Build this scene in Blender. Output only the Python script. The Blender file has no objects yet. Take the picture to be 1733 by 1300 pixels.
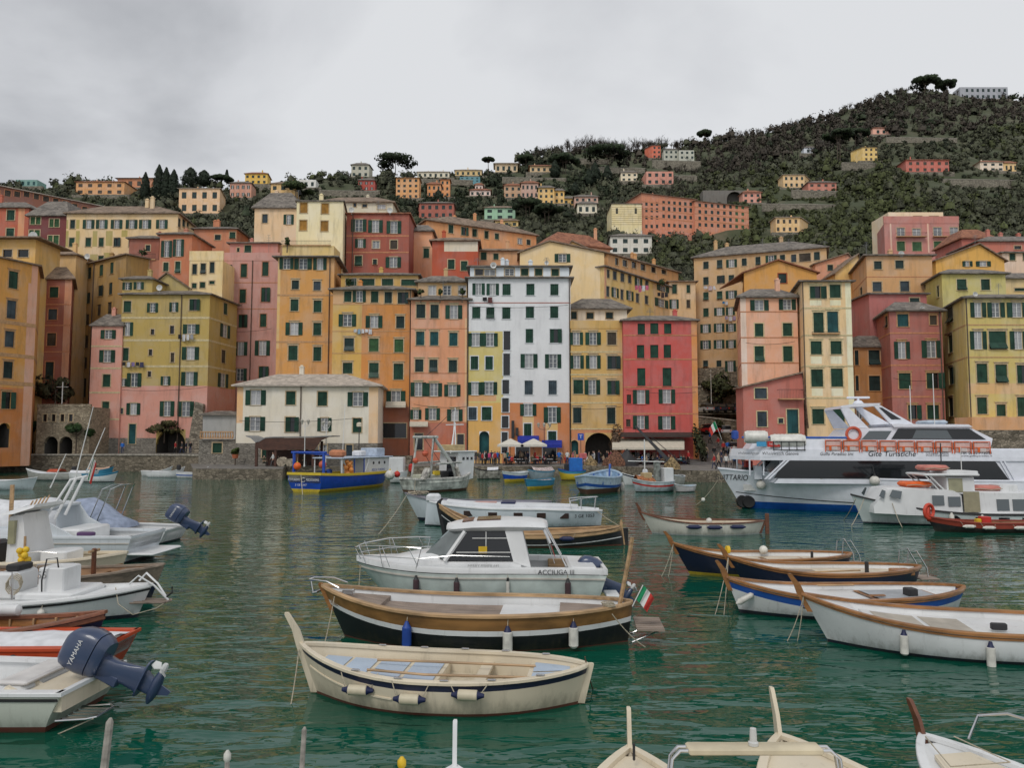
import bpy,math,random
import numpy as np
from mathutils import Vector,Matrix
random.seed(7)
PI=math.pi
SC=bpy.context.scene
COL=SC.collection
H_CAM=4.4
FPX=1300.0
PITCH=math.atan(94/FPX)
cp,sp=math.cos(PITCH),math.sin(PITCH)
def ray(px,py):
 x=(px-866.5)/FPX;v=(650.0-py)/FPX
 y=cp-v*sp
 return x/y,(sp+v*cp)/y
def at(px,py,Y):
 a,b=ray(px,py)
 return Vector((a*Y,Y,H_CAM+b*Y))
def atz(px,py,z):
 a,b=ray(px,py)
 Y=(z-H_CAM)/b
 return Vector((a*Y,Y,z))
class MB:
 def __init__(s):
  s.v=[];s.f=[];s.m=[];s.mi=0
 def add(s,verts,faces,mi=None):
  o=len(s.v);mi=s.mi if mi is None else mi
  s.v+=[tuple(p)for p in verts]
  for f in faces:
   s.f.append(tuple(o+i for i in f));s.m.append(mi)
  return s
 def quad(s,a,b,c,d,mi=None):
  return s.add([a,b,c,d],[(0,1,2,3)],mi)
 def box(s,x0,x1,y0,y1,z0,z1,mi=None,ch=0.0):
  x0,x1=min(x0,x1),max(x0,x1);y0,y1=min(y0,y1),max(y0,y1);z0,z1=min(z0,z1),max(z0,z1);ch=min(ch,.45*(x1-x0),.45*(y1-y0),.45*(z1-z0))
  if ch<=0:
   v=[(x,y,z)for z in(z0,z1)for y in(y0,y1)for x in(x0,x1)]
   return s.add(v,[(0,2,3,1),(4,5,7,6),(0,1,5,4),(2,6,7,3),(0,4,6,2),(1,3,7,5)],mi)
  prof=[(x0+ch,y0),(x1-ch,y0),(x1,y0+ch),(x1,y1-ch),(x1-ch,y1),(x0+ch,y1),(x0,y1-ch),(x0,y0+ch)]
  cx,cy=(x0+x1)/2,(y0+y1)/2
  sx=1-2*ch/max(1e-6,(x1-x0));sy=1-2*ch/max(1e-6,(y1-y0))
  small=[(cx+(x-cx)*sx,cy+(y-cy)*sy)for x,y in prof]
  rings=[[(x,y,z0)for x,y in small],[(x,y,z0+ch)for x,y in prof],[(x,y,z1-ch)for x,y in prof],[(x,y,z1)for x,y in small]]
  return s.rings(rings,True,mi)
 def rings(s,rings,cap=True,mi=None,closed=True):
  n=len(rings[0]);v=[p for r in rings for p in r];f=[]
  for i in range(len(rings)-1):
   for j in range(n if closed else n-1):
    k=(j+1)%n
    f.append((i*n+j,i*n+k,(i+1)*n+k,(i+1)*n+j))
  if cap and closed:
   f.append(tuple(range(n-1,-1,-1)));b=(len(rings)-1)*n
   f.append(tuple(b+j for j in range(n)))
  return s.add(v,f,mi)
 def tube(s,pts,r,n=6,mi=None):
  pts=[Vector(p)for p in pts]
  rs=r if isinstance(r,(list,tuple))else[r]*len(pts)
  rings=[]
  up=None
  for i,p in enumerate(pts):
   d=(pts[min(i+1,len(pts)-1)]-pts[max(i-1,0)])
   if d.length<1e-9:d=Vector((0,0,1))
   d.normalize()
   if up is None:
    up=Vector((0,0,1))if abs(d.z)<0.9 else Vector((1,0,0))
   a=d.cross(up)
   if a.length<1e-5:a=d.cross(Vector((0,1,0)))
   a.normalize();b=d.cross(a).normalized()
   up=-b if False else up
   rings.append([p+(a*math.cos(2*PI*j/n)+b*math.sin(2*PI*j/n))*rs[i]for j in range(n)])
  return s.rings(rings,True,mi)
 def lathe(s,prof,c=(0,0,0),n=12,mi=None,axis='z'):
  rings=[]
  for r,h in prof:
   ring=[]
   for j in range(n):
    a=2*PI*j/n
    p=(r*math.cos(a),r*math.sin(a),h)
    if axis=='x':p=(h,p[0],p[1])
    elif axis=='y':p=(p[0],h,p[1])
    ring.append((c[0]+p[0],c[1]+p[1],c[2]+p[2]))
   rings.append(ring)
  return s.rings(rings,True,mi)
 def ball(s,c,r,n=10,mi=None,sq=(1,1,1)):
  m=max(4,n//2);rings=[]
  for i in range(m+1):
   t=PI*i/m
   rr=max(0.02,math.sin(t))*r
   rings.append([(c[0]+rr*math.cos(2*PI*j/n)*sq[0],c[1]+rr*math.sin(2*PI*j/n)*sq[1],c[2]-math.cos(t)*r*sq[2])for j in range(n)])
  return s.rings(rings,True,mi)
 def prism(s,poly,vec,mi=None):
  v=Vector(vec);n=len(poly)
  a=[Vector(p)for p in poly];b=[p+v for p in a]
  return s.add(a+b,[tuple(range(n-1,-1,-1)),tuple(range(n,2*n))]+[(i,(i+1)%n,n+(i+1)%n,n+i)for i in range(n)],mi)
 def xf(s,M,start=0):
  for i in range(start,len(s.v)):
   s.v[i]=tuple(M@Vector(s.v[i]))
  return s
 def mesh(s,name,mats,smooth=False,ang=40):
  me=bpy.data.meshes.new(name)
  me.from_pydata(s.v,[],s.f);
  for m in(mats if isinstance(mats,(list,tuple))else[mats]):
   me.materials.append(m)
  if len(me.polygons)==len(s.m):
   me.polygons.foreach_set('material_index',s.m)
  if smooth:
   me.polygons.foreach_set('use_smooth',[True]*len(me.polygons))
   me.update();me.set_sharp_from_angle(angle=math.radians(ang))
  me.update()
  return me
 def build(s,name,mats,parent=None,smooth=False,ang=40,fixn=True):
  me=s.mesh(name,mats,smooth,ang)
  if fixn:
   import bmesh
   bm=bmesh.new();bm.from_mesh(me);bmesh.ops.recalc_face_normals(bm,faces=bm.faces);bm.to_mesh(me);bm.free()
   if smooth:me.set_sharp_from_angle(angle=math.radians(ang))
  return link(name,me,parent)
def link(name,me,parent=None,loc=None,rz=None):
 o=bpy.data.objects.new(name,me);COL.objects.link(o)
 if parent is not None:o.parent=parent
 if loc is not None:o.location=loc
 if rz is not None:o.rotation_euler=(0,0,rz)
 return o
def tag(o,label=None,cat=None,group=None,kind=None):
 if label:o['label']=label
 if cat:o['category']=cat
 if group:o['group']=group
 if kind:o['kind']=kind
 return o
def empty(name,label,cat,loc=(0,0,0),rz=0,group=None):
 o=bpy.data.objects.new(name,None);COL.objects.link(o)
 o.location=loc;o.rotation_euler=(0,0,rz);o.empty_display_size=0.2
 return tag(o,label,cat,group)
def copy_tree(o,parent=None):
 c=o.copy();COL.objects.link(c)
 if parent is not None:c.parent=parent
 for ch in list(o.children):copy_tree(ch,c)
 return c
MATS={}
def nm(m):return m.node_tree.nodes,m.node_tree.links
def lin(c):
 return tuple(((x/12.92)if x<=0.04045 else((x+0.055)/1.055)**2.4)for x in c)
def hexc(h):
 return lin(tuple(int(h[i:i+2],16)/255 for i in(0,2,4)))
def base_mat(name):
 m=bpy.data.materials.new(name);m.use_nodes=True
 N,L=nm(m);b=N['Principled BSDF']
 return m,N,L,b
def node(N,t,**kw):
 n=N.new(t)
 for k,v in kw.items():setattr(n,k,v)
 return n
def plain(name,col,rough=0.5,metal=0.0,var=0.12,scale=3.0,bump=0.0,spec=0.5,coat=0.0):
 key=('p',name)
 if key in MATS:return MATS[key]
 m,N,L,b=base_mat(name)
 b.inputs['Roughness'].default_value=rough;b.inputs['Metallic'].default_value=metal
 b.inputs['Specular IOR Level'].default_value=spec;b.inputs['Coat Weight'].default_value=coat
 tc=node(N,'ShaderNodeTexCoord');nz=node(N,'ShaderNodeTexNoise')
 nz.inputs['Scale'].default_value=scale;nz.inputs['Detail'].default_value=4
 L.new(tc.outputs['Object'],nz.inputs['Vector'])
 mx=node(N,'ShaderNodeMix',data_type='RGBA')
 mx.inputs['A'].default_value=tuple(max(0,c*(1-var*1.6))for c in col)+(1,)
 mx.inputs['B'].default_value=tuple(min(1,c*(1+var))for c in col)+(1,)
 mr=node(N,'ShaderNodeMapRange');mr.inputs['From Min'].default_value=0.3;mr.inputs['From Max'].default_value=0.7
 L.new(nz.outputs['Fac'],mr.inputs['Value']);L.new(mr.outputs['Result'],mx.inputs['Factor'])
 L.new(mx.outputs['Result'],b.inputs['Base Color'])
 if bump:
  bp=node(N,'ShaderNodeBump');bp.inputs['Strength'].default_value=bump;bp.inputs['Distance'].default_value=0.02
  L.new(nz.outputs['Fac'],bp.inputs['Height']);L.new(bp.outputs['Normal'],b.inputs['Normal'])
 MATS[key]=m
 return m
def plaster(col,stain=0.35):
 """weathered painted plaster: broad fading, vertical streaks and darker damp patches"""
 col=tuple(col)
 key=('pl',tuple(round(c,4)for c in col),stain)
 if key in MATS:return MATS[key]
 m,N,L,b=base_mat('plaster')
 b.inputs['Roughness'].default_value=0.85;b.inputs['Specular IOR Level'].default_value=0.25
 g=node(N,'ShaderNodeNewGeometry')
 mp=node(N,'ShaderNodeMapping');mp.inputs['Scale'].default_value=(1.3,1.3,0.22)
 L.new(g.outputs['Position'],mp.inputs['Vector'])
 n1=node(N,'ShaderNodeTexNoise');n1.inputs['Scale'].default_value=1.0;n1.inputs['Detail'].default_value=6;n1.inputs['Roughness'].default_value=0.65
 L.new(mp.outputs['Vector'],n1.inputs['Vector'])
 n2=node(N,'ShaderNodeTexNoise');n2.inputs['Scale'].default_value=0.35;n2.inputs['Detail'].default_value=8;n2.inputs['Roughness'].default_value=0.6
 L.new(g.outputs['Position'],n2.inputs['Vector'])
 n3=node(N,'ShaderNodeTexNoise');n3.inputs['Scale'].default_value=5.0;n3.inputs['Detail'].default_value=4
 L.new(g.outputs['Position'],n3.inputs['Vector'])
 def rng(src,a,c):
  r=node(N,'ShaderNodeMapRange');r.inputs['From Min'].default_value=a;r.inputs['From Max'].default_value=c
  L.new(src,r.inputs['Value']);return r.outputs['Result']
 def mix(fac,A,B,k):
  x=node(N,'ShaderNodeMix',data_type='RGBA')
  mu=node(N,'ShaderNodeMath',operation='MULTIPLY');mu.inputs[1].default_value=k
  L.new(fac,mu.inputs[0]);L.new(mu.outputs[0],x.inputs['Factor'])
  for s_,q in(('A',A),('B',B)):
   if isinstance(q,tuple):x.inputs[s_].default_value=q+(1,)
   else:L.new(q,x.inputs[s_])
  return x.outputs['Result']
 gy=sum(col)/3
 fade=tuple(c*0.68+(gy*1.3)*0.36 for c in col)
 dirt=tuple(c*0.45+0.035 for c in col)
 c1=mix(rng(n2.outputs['Fac'],0.44,0.64),col,fade,0.6)
 c2=mix(rng(n1.outputs['Fac'],0.50,0.74),c1,dirt,stain*1.7)
 c3=mix(rng(n3.outputs['Fac'],0.6,0.75),c2,dirt,0.22)
 L.new(c3,b.inputs['Base Color'])
 bp=node(N,'ShaderNodeBump');bp.inputs['Strength'].default_value=0.25;bp.inputs['Distance'].default_value=0.03
 L.new(n3.outputs['Fac'],bp.inputs['Height']);L.new(bp.outputs['Normal'],b.inputs['Normal'])
 MATS[key]=m
 return m
def shutter_mat(kind):
 key=('sh',kind)
 if key in MATS:return MATS[key]
 col={'g':(0.004,0.045,0.024),'t':(0.006,0.026,0.024),'b':(0.035,0.055,0.07),'l':(0.035,0.11,0.035),'n':(0.055,0.042,0.028),'y':(0.33,0.16,0.02),'T':(0.006,0.07,0.075)}[kind]
 m,N,L,b=base_mat('shutter_paint')
 b.inputs['Roughness'].default_value=0.55
 tc=node(N,'ShaderNodeTexCoord');w=node(N,'ShaderNodeTexWave',wave_type='BANDS',bands_direction='Z',wave_profile='SAW')
 w.inputs['Scale'].default_value=4.0
 L.new(tc.outputs['Object'],w.inputs['Vector'])
 g=node(N,'ShaderNodeNewGeometry');nz=node(N,'ShaderNodeTexNoise');nz.inputs['Scale'].default_value=0.9;nz.inputs['Detail'].default_value=5
 L.new(g.outputs['Position'],nz.inputs['Vector'])
 mx=node(N,'ShaderNodeMix',data_type='RGBA')
 mx.inputs['A'].default_value=tuple(c*0.7 for c in col)+(1,);mx.inputs['B'].default_value=tuple(c*1.5+0.012 for c in col)+(1,)
 mr=node(N,'ShaderNodeMapRange');mr.inputs['From Min'].default_value=0.35;mr.inputs['From Max'].default_value=0.72
 L.new(nz.outputs['Fac'],mr.inputs['Value']);L.new(mr.outputs['Result'],mx.inputs['Factor'])
 L.new(mx.outputs['Result'],b.inputs['Base Color'])
 bp=node(N,'ShaderNodeBump');bp.inputs['Strength'].default_value=0.8;bp.inputs['Distance'].default_value=0.02
 L.new(w.outputs['Fac'],bp.inputs['Height']);L.new(bp.outputs['Normal'],b.inputs['Normal'])
 MATS[key]=m
 return m
def glass_mat(kind='dark'):
 key=('gl',kind)
 if key in MATS:return MATS[key]
 m,N,L,b=base_mat('window_glass')
 b.inputs['Roughness'].default_value=0.06
 g=node(N,'ShaderNodeNewGeometry');oi=node(N,'ShaderNodeObjectInfo')
 if kind=='curtain':
  mx=node(N,'ShaderNodeMix',data_type='RGBA')
  mx.inputs['A'].default_value=(0.07,0.085,0.10,1);mx.inputs['B'].default_value=(0.46,0.46,0.47,1)
  L.new(oi.outputs['Random'],mx.inputs['Factor']);L.new(mx.outputs['Result'],b.inputs['Base Color'])
 else:
  b.inputs['Base Color'].default_value=(0.012,0.014,0.017,1)if kind=='dark' else(0.10,0.12,0.13,1)
 MATS[key]=m
 return m
def roof_mat(kind='slate'):
 key=('rf',kind)
 if key in MATS:return MATS[key]
 cA,cB={'slate':((0.085,0.075,0.065),(0.235,0.205,0.175)),'tile':((0.16,0.06,0.035),(0.36,0.15,0.08)),'brown':((0.12,0.085,0.06),(0.29,0.21,0.15)),'pale':((0.3,0.26,0.22),(0.5,0.43,0.36))}[kind]
 m,N,L,b=base_mat('roof_'+kind);b.inputs['Roughness'].default_value=0.8
 g=node(N,'ShaderNodeNewGeometry')
 br=node(N,'ShaderNodeTexVoronoi');br.inputs['Scale'].default_value=2.2
 mp=node(N,'ShaderNodeMapping');mp.inputs['Scale'].default_value=(1,1.0,2.5)
 L.new(g.outputs['Position'],mp.inputs['Vector']);L.new(mp.outputs['Vector'],br.inputs['Vector'])
 nz=node(N,'ShaderNodeTexNoise');nz.inputs['Scale'].default_value=0.8;nz.inputs['Detail'].default_value=6
 L.new(g.outputs['Position'],nz.inputs['Vector'])
 sep=node(N,'ShaderNodeSeparateColor');L.new(br.outputs['Color'],sep.inputs['Color'])
 ad=node(N,'ShaderNodeMath',operation='ADD');L.new(sep.outputs['Red'],ad.inputs[0]);L.new(nz.outputs['Fac'],ad.inputs[1])
 mr=node(N,'ShaderNodeMapRange');mr.inputs['From Min'].default_value=0.4;mr.inputs['From Max'].default_value=1.5
 L.new(ad.outputs[0],mr.inputs['Value'])
 mx=node(N,'ShaderNodeMix',data_type='RGBA');mx.inputs['A'].default_value=cA+(1,);mx.inputs['B'].default_value=cB+(1,)
 L.new(mr.outputs['Result'],mx.inputs['Factor']);L.new(mx.outputs['Result'],b.inputs['Base Color'])
 bp=node(N,'ShaderNodeBump');bp.inputs['Strength'].default_value=0.7;bp.inputs['Distance'].default_value=0.06
 L.new(br.outputs['Distance'],bp.inputs['Height']);L.new(bp.outputs['Normal'],b.inputs['Normal'])
 MATS[key]=m
 return m
def stone_mat(name='rubble',cA=(0.10,0.085,0.06),cB=(0.34,0.29,0.22),scale=2.0):
 key=('st',name)
 if key in MATS:return MATS[key]
 m,N,L,b=base_mat(name+'_stone');b.inputs['Roughness'].default_value=0.9
 g=node(N,'ShaderNodeNewGeometry');mp=node(N,'ShaderNodeMapping');mp.inputs['Scale'].default_value=(1,1,1.7)
 L.new(g.outputs['Position'],mp.inputs['Vector'])
 v=node(N,'ShaderNodeTexVoronoi');v.inputs['Scale'].default_value=scale;L.new(mp.outputs['Vector'],v.inputs['Vector'])
 e=node(N,'ShaderNodeTexVoronoi',feature='DISTANCE_TO_EDGE');e.inputs['Scale'].default_value=scale;L.new(mp.outputs['Vector'],e.inputs['Vector'])
 nz=node(N,'ShaderNodeTexNoise');nz.inputs['Scale'].default_value=0.7;nz.inputs['Detail'].default_value=8
 L.new(g.outputs['Position'],nz.inputs['Vector'])
 sep=node(N,'ShaderNodeSeparateColor');L.new(v.outputs['Color'],sep.inputs['Color'])
 ad=node(N,'ShaderNodeMath',operation='ADD');L.new(sep.outputs['Red'],ad.inputs[0]);L.new(nz.outputs['Fac'],ad.inputs[1])
 mr=node(N,'ShaderNodeMapRange');mr.inputs['From Min'].default_value=0.35;mr.inputs['From Max'].default_value=1.5;L.new(ad.outputs[0],mr.inputs['Value'])
 mx=node(N,'ShaderNodeMix',data_type='RGBA');mx.inputs['A'].default_value=cA+(1,);mx.inputs['B'].default_value=cB+(1,)
 L.new(mr.outputs['Result'],mx.inputs['Factor'])
 er=node(N,'ShaderNodeMapRange');er.inputs['From Max'].default_value=0.05;L.new(e.outputs['Distance'],er.inputs['Value'])
 m2=node(N,'ShaderNodeMix',data_type='RGBA');m2.inputs['A'].default_value=tuple(c*0.55 for c in cA)+(1,)
 L.new(er.outputs['Result'],m2.inputs['Factor']);L.new(mx.outputs['Result'],m2.inputs['B']);L.new(m2.outputs['Result'],b.inputs['Base Color'])
 bp=node(N,'ShaderNodeBump');bp.inputs['Strength'].default_value=0.8;bp.inputs['Distance'].default_value=0.08
 L.new(er.outputs['Result'],bp.inputs['Height']);L.new(bp.outputs['Normal'],b.inputs['Normal'])
 MATS[key]=m
 return m
def wood_mat(name,col,scale=1.0,rough=0.45,planks=None,coat=0.0):
 key=('wd',name)
 if key in MATS:return MATS[key]
 m,N,L,b=base_mat(name);b.inputs['Roughness'].default_value=rough;b.inputs['Coat Weight'].default_value=coat
 tc=node(N,'ShaderNodeTexCoord');mp=node(N,'ShaderNodeMapping');mp.inputs['Scale'].default_value=(1.2*scale,14*scale,14*scale)
 L.new(tc.outputs['Object'],mp.inputs['Vector'])
 nz=node(N,'ShaderNodeTexNoise');nz.inputs['Scale'].default_value=1.0;nz.inputs['Detail'].default_value=6;L.new(mp.outputs['Vector'],nz.inputs['Vector'])
 n2=node(N,'ShaderNodeTexNoise');n2.inputs['Scale'].default_value=1.3;n2.inputs['Detail'].default_value=5;L.new(tc.outputs['Object'],n2.inputs['Vector'])
 ad=node(N,'ShaderNodeMath',operation='ADD');L.new(nz.outputs['Fac'],ad.inputs[0]);L.new(n2.outputs['Fac'],ad.inputs[1])
 mr=node(N,'ShaderNodeMapRange');mr.inputs['From Min'].default_value=0.7;mr.inputs['From Max'].default_value=1.3;L.new(ad.outputs[0],mr.inputs['Value'])
 mx=node(N,'ShaderNodeMix',data_type='RGBA');mx.inputs['A'].default_value=tuple(c*0.55 for c in col)+(1,);mx.inputs['B'].default_value=tuple(min(1,c*1.35)for c in col)+(1,)
 L.new(mr.outputs['Result'],mx.inputs['Factor']);out=mx.outputs['Result']
 if planks:
  w=node(N,'ShaderNodeTexWave',wave_type='BANDS',bands_direction='Y',wave_profile='SAW');w.inputs['Scale'].default_value=planks
  L.new(tc.outputs['Object'],w.inputs['Vector'])
  gt=node(N,'ShaderNodeMath',operation='GREATER_THAN');gt.inputs[1].default_value=0.12;L.new(w.outputs['Fac'],gt.inputs[0])
  m3=node(N,'ShaderNodeMix',data_type='RGBA');m3.inputs['A'].default_value=tuple(c*0.3 for c in col)+(1,)
  L.new(gt.outputs[0],m3.inputs['Factor']);L.new(out,m3.inputs['B']);out=m3.outputs['Result']
 L.new(out,b.inputs['Base Color'])
 MATS[key]=m
 return m
WHITE=plain('white_paint',(0.72,0.73,0.74),0.4,var=0.08)
WFRAME=plain('white_window_frame',(0.68,0.68,0.66),0.5,var=0.06)
IRON=plain('dark_iron',(0.025,0.025,0.027),0.55,var=0.2)
STEEL=plain('stainless_steel',(0.62,0.62,0.62),0.22,metal=1.0,var=0.05)
ROPE=plain('rope_fibre',(0.42,0.37,0.28),0.9,var=0.2,scale=30)
BLACKRUB=plain('black_rubber',(0.012,0.012,0.013),0.6)
TXT={}
def mk_text(key,body,size=1.0,shear=0.0,align='CENTER',ext=0.0,sp=1.0):
 cu=bpy.data.curves.new(key,'FONT');cu.body=body;cu.size=size;cu.shear=shear;cu.align_x=align;cu.align_y='CENTER';cu.extrude=ext;cu.space_character=sp;cu.resolution_u=3
 ob=bpy.data.objects.new(key,cu);COL.objects.link(ob)
 dg=bpy.context.evaluated_depsgraph_get()
 me=bpy.data.meshes.new_from_object(ob.evaluated_get(dg));me.name='lettering'
 bpy.data.objects.remove(ob);bpy.data.curves.remove(cu)
 xs=[v.co.x for v in me.vertices]
 TXT[key]=(me,max(xs)-min(xs))
for k,b_,sh in(('acciuga','ACCIUGA III',0),('ge','3 GE 1053',0.05),('gite','Gite Turistiche',.2),('whale','Whalewatch Genova',.15),('golfo','Golfo Paradiso snc',.2),('tel','Tel. 0185 772091',0),('www','www.golfoparadiso.it',.1),('ports','PORTOFINO\nCINQUE TERRE\nPORTOVENERE',0),('bowweb','whalewatchgenova.it',.25),('name','GUITTARIO',.1),('itti','ITTITURISMO',0),('pesca','PESCATURISMO',0),('reg','2 GE 6347',0),('cabin','PESCA  TURISMO',0),('yam','YAMAHA',.1),('tee','T',0),('sign','WWF',0),('num','55',0),('red','NORD',0),('mf','MERRY FISHER 645',.1)):
 mk_text(k,b_,1.0,sh)
def letters(key,width,parent,M,m,name='lettering',height=None):
 """place lettering: M maps text x,y plane to the parent's space; width = finished width"""
 me,w=TXT[key];s=width/w
 me2=me.copy();sy=s if height is None else height/.7
 me2.transform(Matrix.Diagonal((s,sy,1,1)));me2.transform(M);me2.materials.clear();me2.materials.append(m)
 return link(name,me2,parent)
INK=plain('black_lettering',(.02,.02,.025),.6);INKW=plain('white_lettering',(.75,.75,.75),.5)
cam=bpy.data.cameras.new('camera');co=bpy.data.objects.new('camera',cam);COL.objects.link(co)
co.location=(0,0,H_CAM);co.rotation_euler=(PI/2+PITCH,0,0)
cam.sensor_width=36;cam.lens=FPX/1733*36;cam.clip_start=0.1;cam.clip_end=6000
SC.camera=co
SUN_EL,SUN_AZ=math.radians(48),math.radians(205)
def make_world():
 w=bpy.data.worlds.new('World');SC.world=w;w.use_nodes=True
 N,L=w.node_tree.nodes,w.node_tree.links
 bg=N['Background'];bg.inputs['Strength'].default_value=0.1
 sky=node(N,'ShaderNodeTexSky',sky_type='NISHITA');sky.sun_disc=False;sky.sun_elevation=SUN_EL;sky.sun_rotation=SUN_AZ
 tc=node(N,'ShaderNodeTexCoord');sx=node(N,'ShaderNodeSeparateXYZ');L.new(tc.outputs['Generated'],sx.inputs[0])
 ad=node(N,'ShaderNodeMath',operation='ADD');ad.inputs[1].default_value=0.18;L.new(sx.outputs['Z'],ad.inputs[0])
 mxx=node(N,'ShaderNodeMath',operation='MAXIMUM');mxx.inputs[1].default_value=0.1;L.new(ad.outputs[0],mxx.inputs[0])
 dx=node(N,'ShaderNodeMath',operation='DIVIDE');L.new(sx.outputs['X'],dx.inputs[0]);L.new(mxx.outputs[0],dx.inputs[1])
 dy=node(N,'ShaderNodeMath',operation='DIVIDE');L.new(sx.outputs['Y'],dy.inputs[0]);L.new(mxx.outputs[0],dy.inputs[1])
 cb=node(N,'ShaderNodeCombineXYZ');L.new(dx.outputs[0],cb.inputs[0]);L.new(dy.outputs[0],cb.inputs[1]);cb.inputs[2].default_value=1.35
 n1=node(N,'ShaderNodeTexNoise');n1.inputs['Scale'].default_value=1.05;n1.inputs['Detail'].default_value=8;n1.inputs['Roughness'].default_value=0.5;n1.inputs['Distortion'].default_value=0.25
 L.new(cb.outputs[0],n1.inputs['Vector'])
 bank=node(N,'ShaderNodeMapRange');bank.inputs['From Min'].default_value=-1.3;bank.inputs['From Max'].default_value=0.7;bank.inputs['To Min'].default_value=-0.15;bank.inputs['To Max'].default_value=0.10
 L.new(dx.outputs[0],bank.inputs['Value'])
 hz=node(N,'ShaderNodeMapRange');hz.inputs['From Min'].default_value=0.30;hz.inputs['From Max'].default_value=0.46;hz.inputs['To Min'].default_value=0.12;hz.inputs['To Max'].default_value=-0.03
 L.new(sx.outputs['Z'],hz.inputs['Value'])
 s1=node(N,'ShaderNodeMath',operation='ADD');L.new(n1.outputs['Fac'],s1.inputs[0]);L.new(bank.outputs['Result'],s1.inputs[1])
 s2=node(N,'ShaderNodeMath',operation='ADD');L.new(s1.outputs[0],s2.inputs[0]);L.new(hz.outputs['Result'],s2.inputs[1])
 cr=node(N,'ShaderNodeValToRGB')
 e=cr.color_ramp.elements
 e[0].position=0.38;e[0].color=(0.44,0.455,0.485,1)
 e[1].position=0.60;e[1].color=(0.73,0.745,0.77,1)
 x=e.new(0.49);x.color=(0.63,0.645,0.675,1)
 L.new(s2.outputs[0],cr.inputs['Fac'])
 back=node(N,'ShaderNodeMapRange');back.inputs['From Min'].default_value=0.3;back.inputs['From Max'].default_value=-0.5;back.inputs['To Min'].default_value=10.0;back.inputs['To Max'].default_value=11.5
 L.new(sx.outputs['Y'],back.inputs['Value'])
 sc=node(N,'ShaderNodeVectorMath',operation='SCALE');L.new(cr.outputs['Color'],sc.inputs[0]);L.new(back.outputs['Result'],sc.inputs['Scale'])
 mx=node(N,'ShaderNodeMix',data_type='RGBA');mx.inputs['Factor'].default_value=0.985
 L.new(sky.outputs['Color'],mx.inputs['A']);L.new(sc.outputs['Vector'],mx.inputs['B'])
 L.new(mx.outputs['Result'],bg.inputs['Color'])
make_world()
sun=bpy.data.lights.new('sun','SUN');sun.energy=1.2;sun.angle=math.radians(20);sun.color=(1,0.96,0.9)
so=bpy.data.objects.new('sun',sun);COL.objects.link(so)
so.rotation_euler=(PI/2-SUN_EL,0,PI-SUN_AZ)
d_=Vector((math.sin(SUN_AZ)*math.cos(SUN_EL),math.cos(SUN_AZ)*math.cos(SUN_EL),math.sin(SUN_EL)))
so.rotation_euler=d_.to_track_quat('Z','Y').to_euler()
vs=SC.view_settings;vs.view_transform='Standard';vs.look='None';vs.exposure=0.0;vs.gamma=1
RIDGE=[(-900,305,450),(0,312,450),(130,318,445),(250,322,440),(400,318,450),(520,303,470),(600,296,480),(700,300,500),(800,298,520),(850,288,545),(930,258,590),(1000,252,610),(1100,254,640),(1200,244,680),(1300,224,720),(1400,204,760),(1480,176,800),(1540,156,830),(1600,154,850),(1733,166,880),(2700,170,900)]
_rx=np.array([(r[0]-866.5)/FPX for r in RIDGE]);_rd=np.array([float(r[2])for r in RIDGE])
_rz=np.array([H_CAM+ray(866.5,r[1])[1]*r[2]for r in RIDGE])
D0=112.0
def terrain_z(X,Y):
 X=np.asarray(X,float);Y=np.asarray(Y,float)
 Ys=np.maximum(Y,1.0);az=X/Ys
 Dr=np.interp(az,_rx,_rd);zr=np.interp(az,_rx,_rz)
 t=(Y-D0)/(Dr-D0)
 tt=np.clip(t,0,1)
 z=1.1+(zr-1.1)*(0.22*tt+0.78*tt**1.18)
 z=np.where(t>1,zr-(t-1)*Dr*0.25,z)
 n=np.sin(X*0.071+Y*0.043)*np.sin(Y*0.061-X*0.023)*2.2+np.sin(X*0.19+1.3)*np.sin(Y*0.17)*0.8
 z=z+n*np.clip((t-0.05)*6,0,1)
 st=7.0;q=z/st;fr=q-np.floor(q)
 zt=(np.floor(q)+np.clip((fr-0.55)/0.45,0,1))*st
 return z*0.72+zt*0.28 if True else z
def tz(x,y):return float(terrain_z(x,y))
def hit(px,py,d0=118.0,d1=900.0):
 Y=d0
 while Y<d1:
  p=at(px,py,Y)
  if tz(p.x,p.y)>=p.z:return p
  Y+=1.0
 return at(px,py,450.0)
def ground_mat():
 m,N,L,b=base_mat('hillside_earth');b.inputs['Roughness'].default_value=0.95
 g=node(N,'ShaderNodeNewGeometry')
 n1=node(N,'ShaderNodeTexNoise');n1.inputs['Scale'].default_value=0.05;n1.inputs['Detail'].default_value=10;n1.inputs['Roughness'].default_value=0.7;L.new(g.outputs['Position'],n1.inputs['Vector'])
 cr=node(N,'ShaderNodeValToRGB');e=cr.color_ramp.elements
 e[0].position=0.35;e[0].color=(0.045,0.058,0.022,1);e[1].position=0.7;e[1].color=(0.12,0.108,0.066,1);x=e.new(0.52);x.color=(0.062,0.070,0.034,1)
 L.new(n1.outputs['Fac'],cr.inputs['Fac']);L.new(cr.outputs['Color'],b.inputs['Base Color'])
 return m
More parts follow.
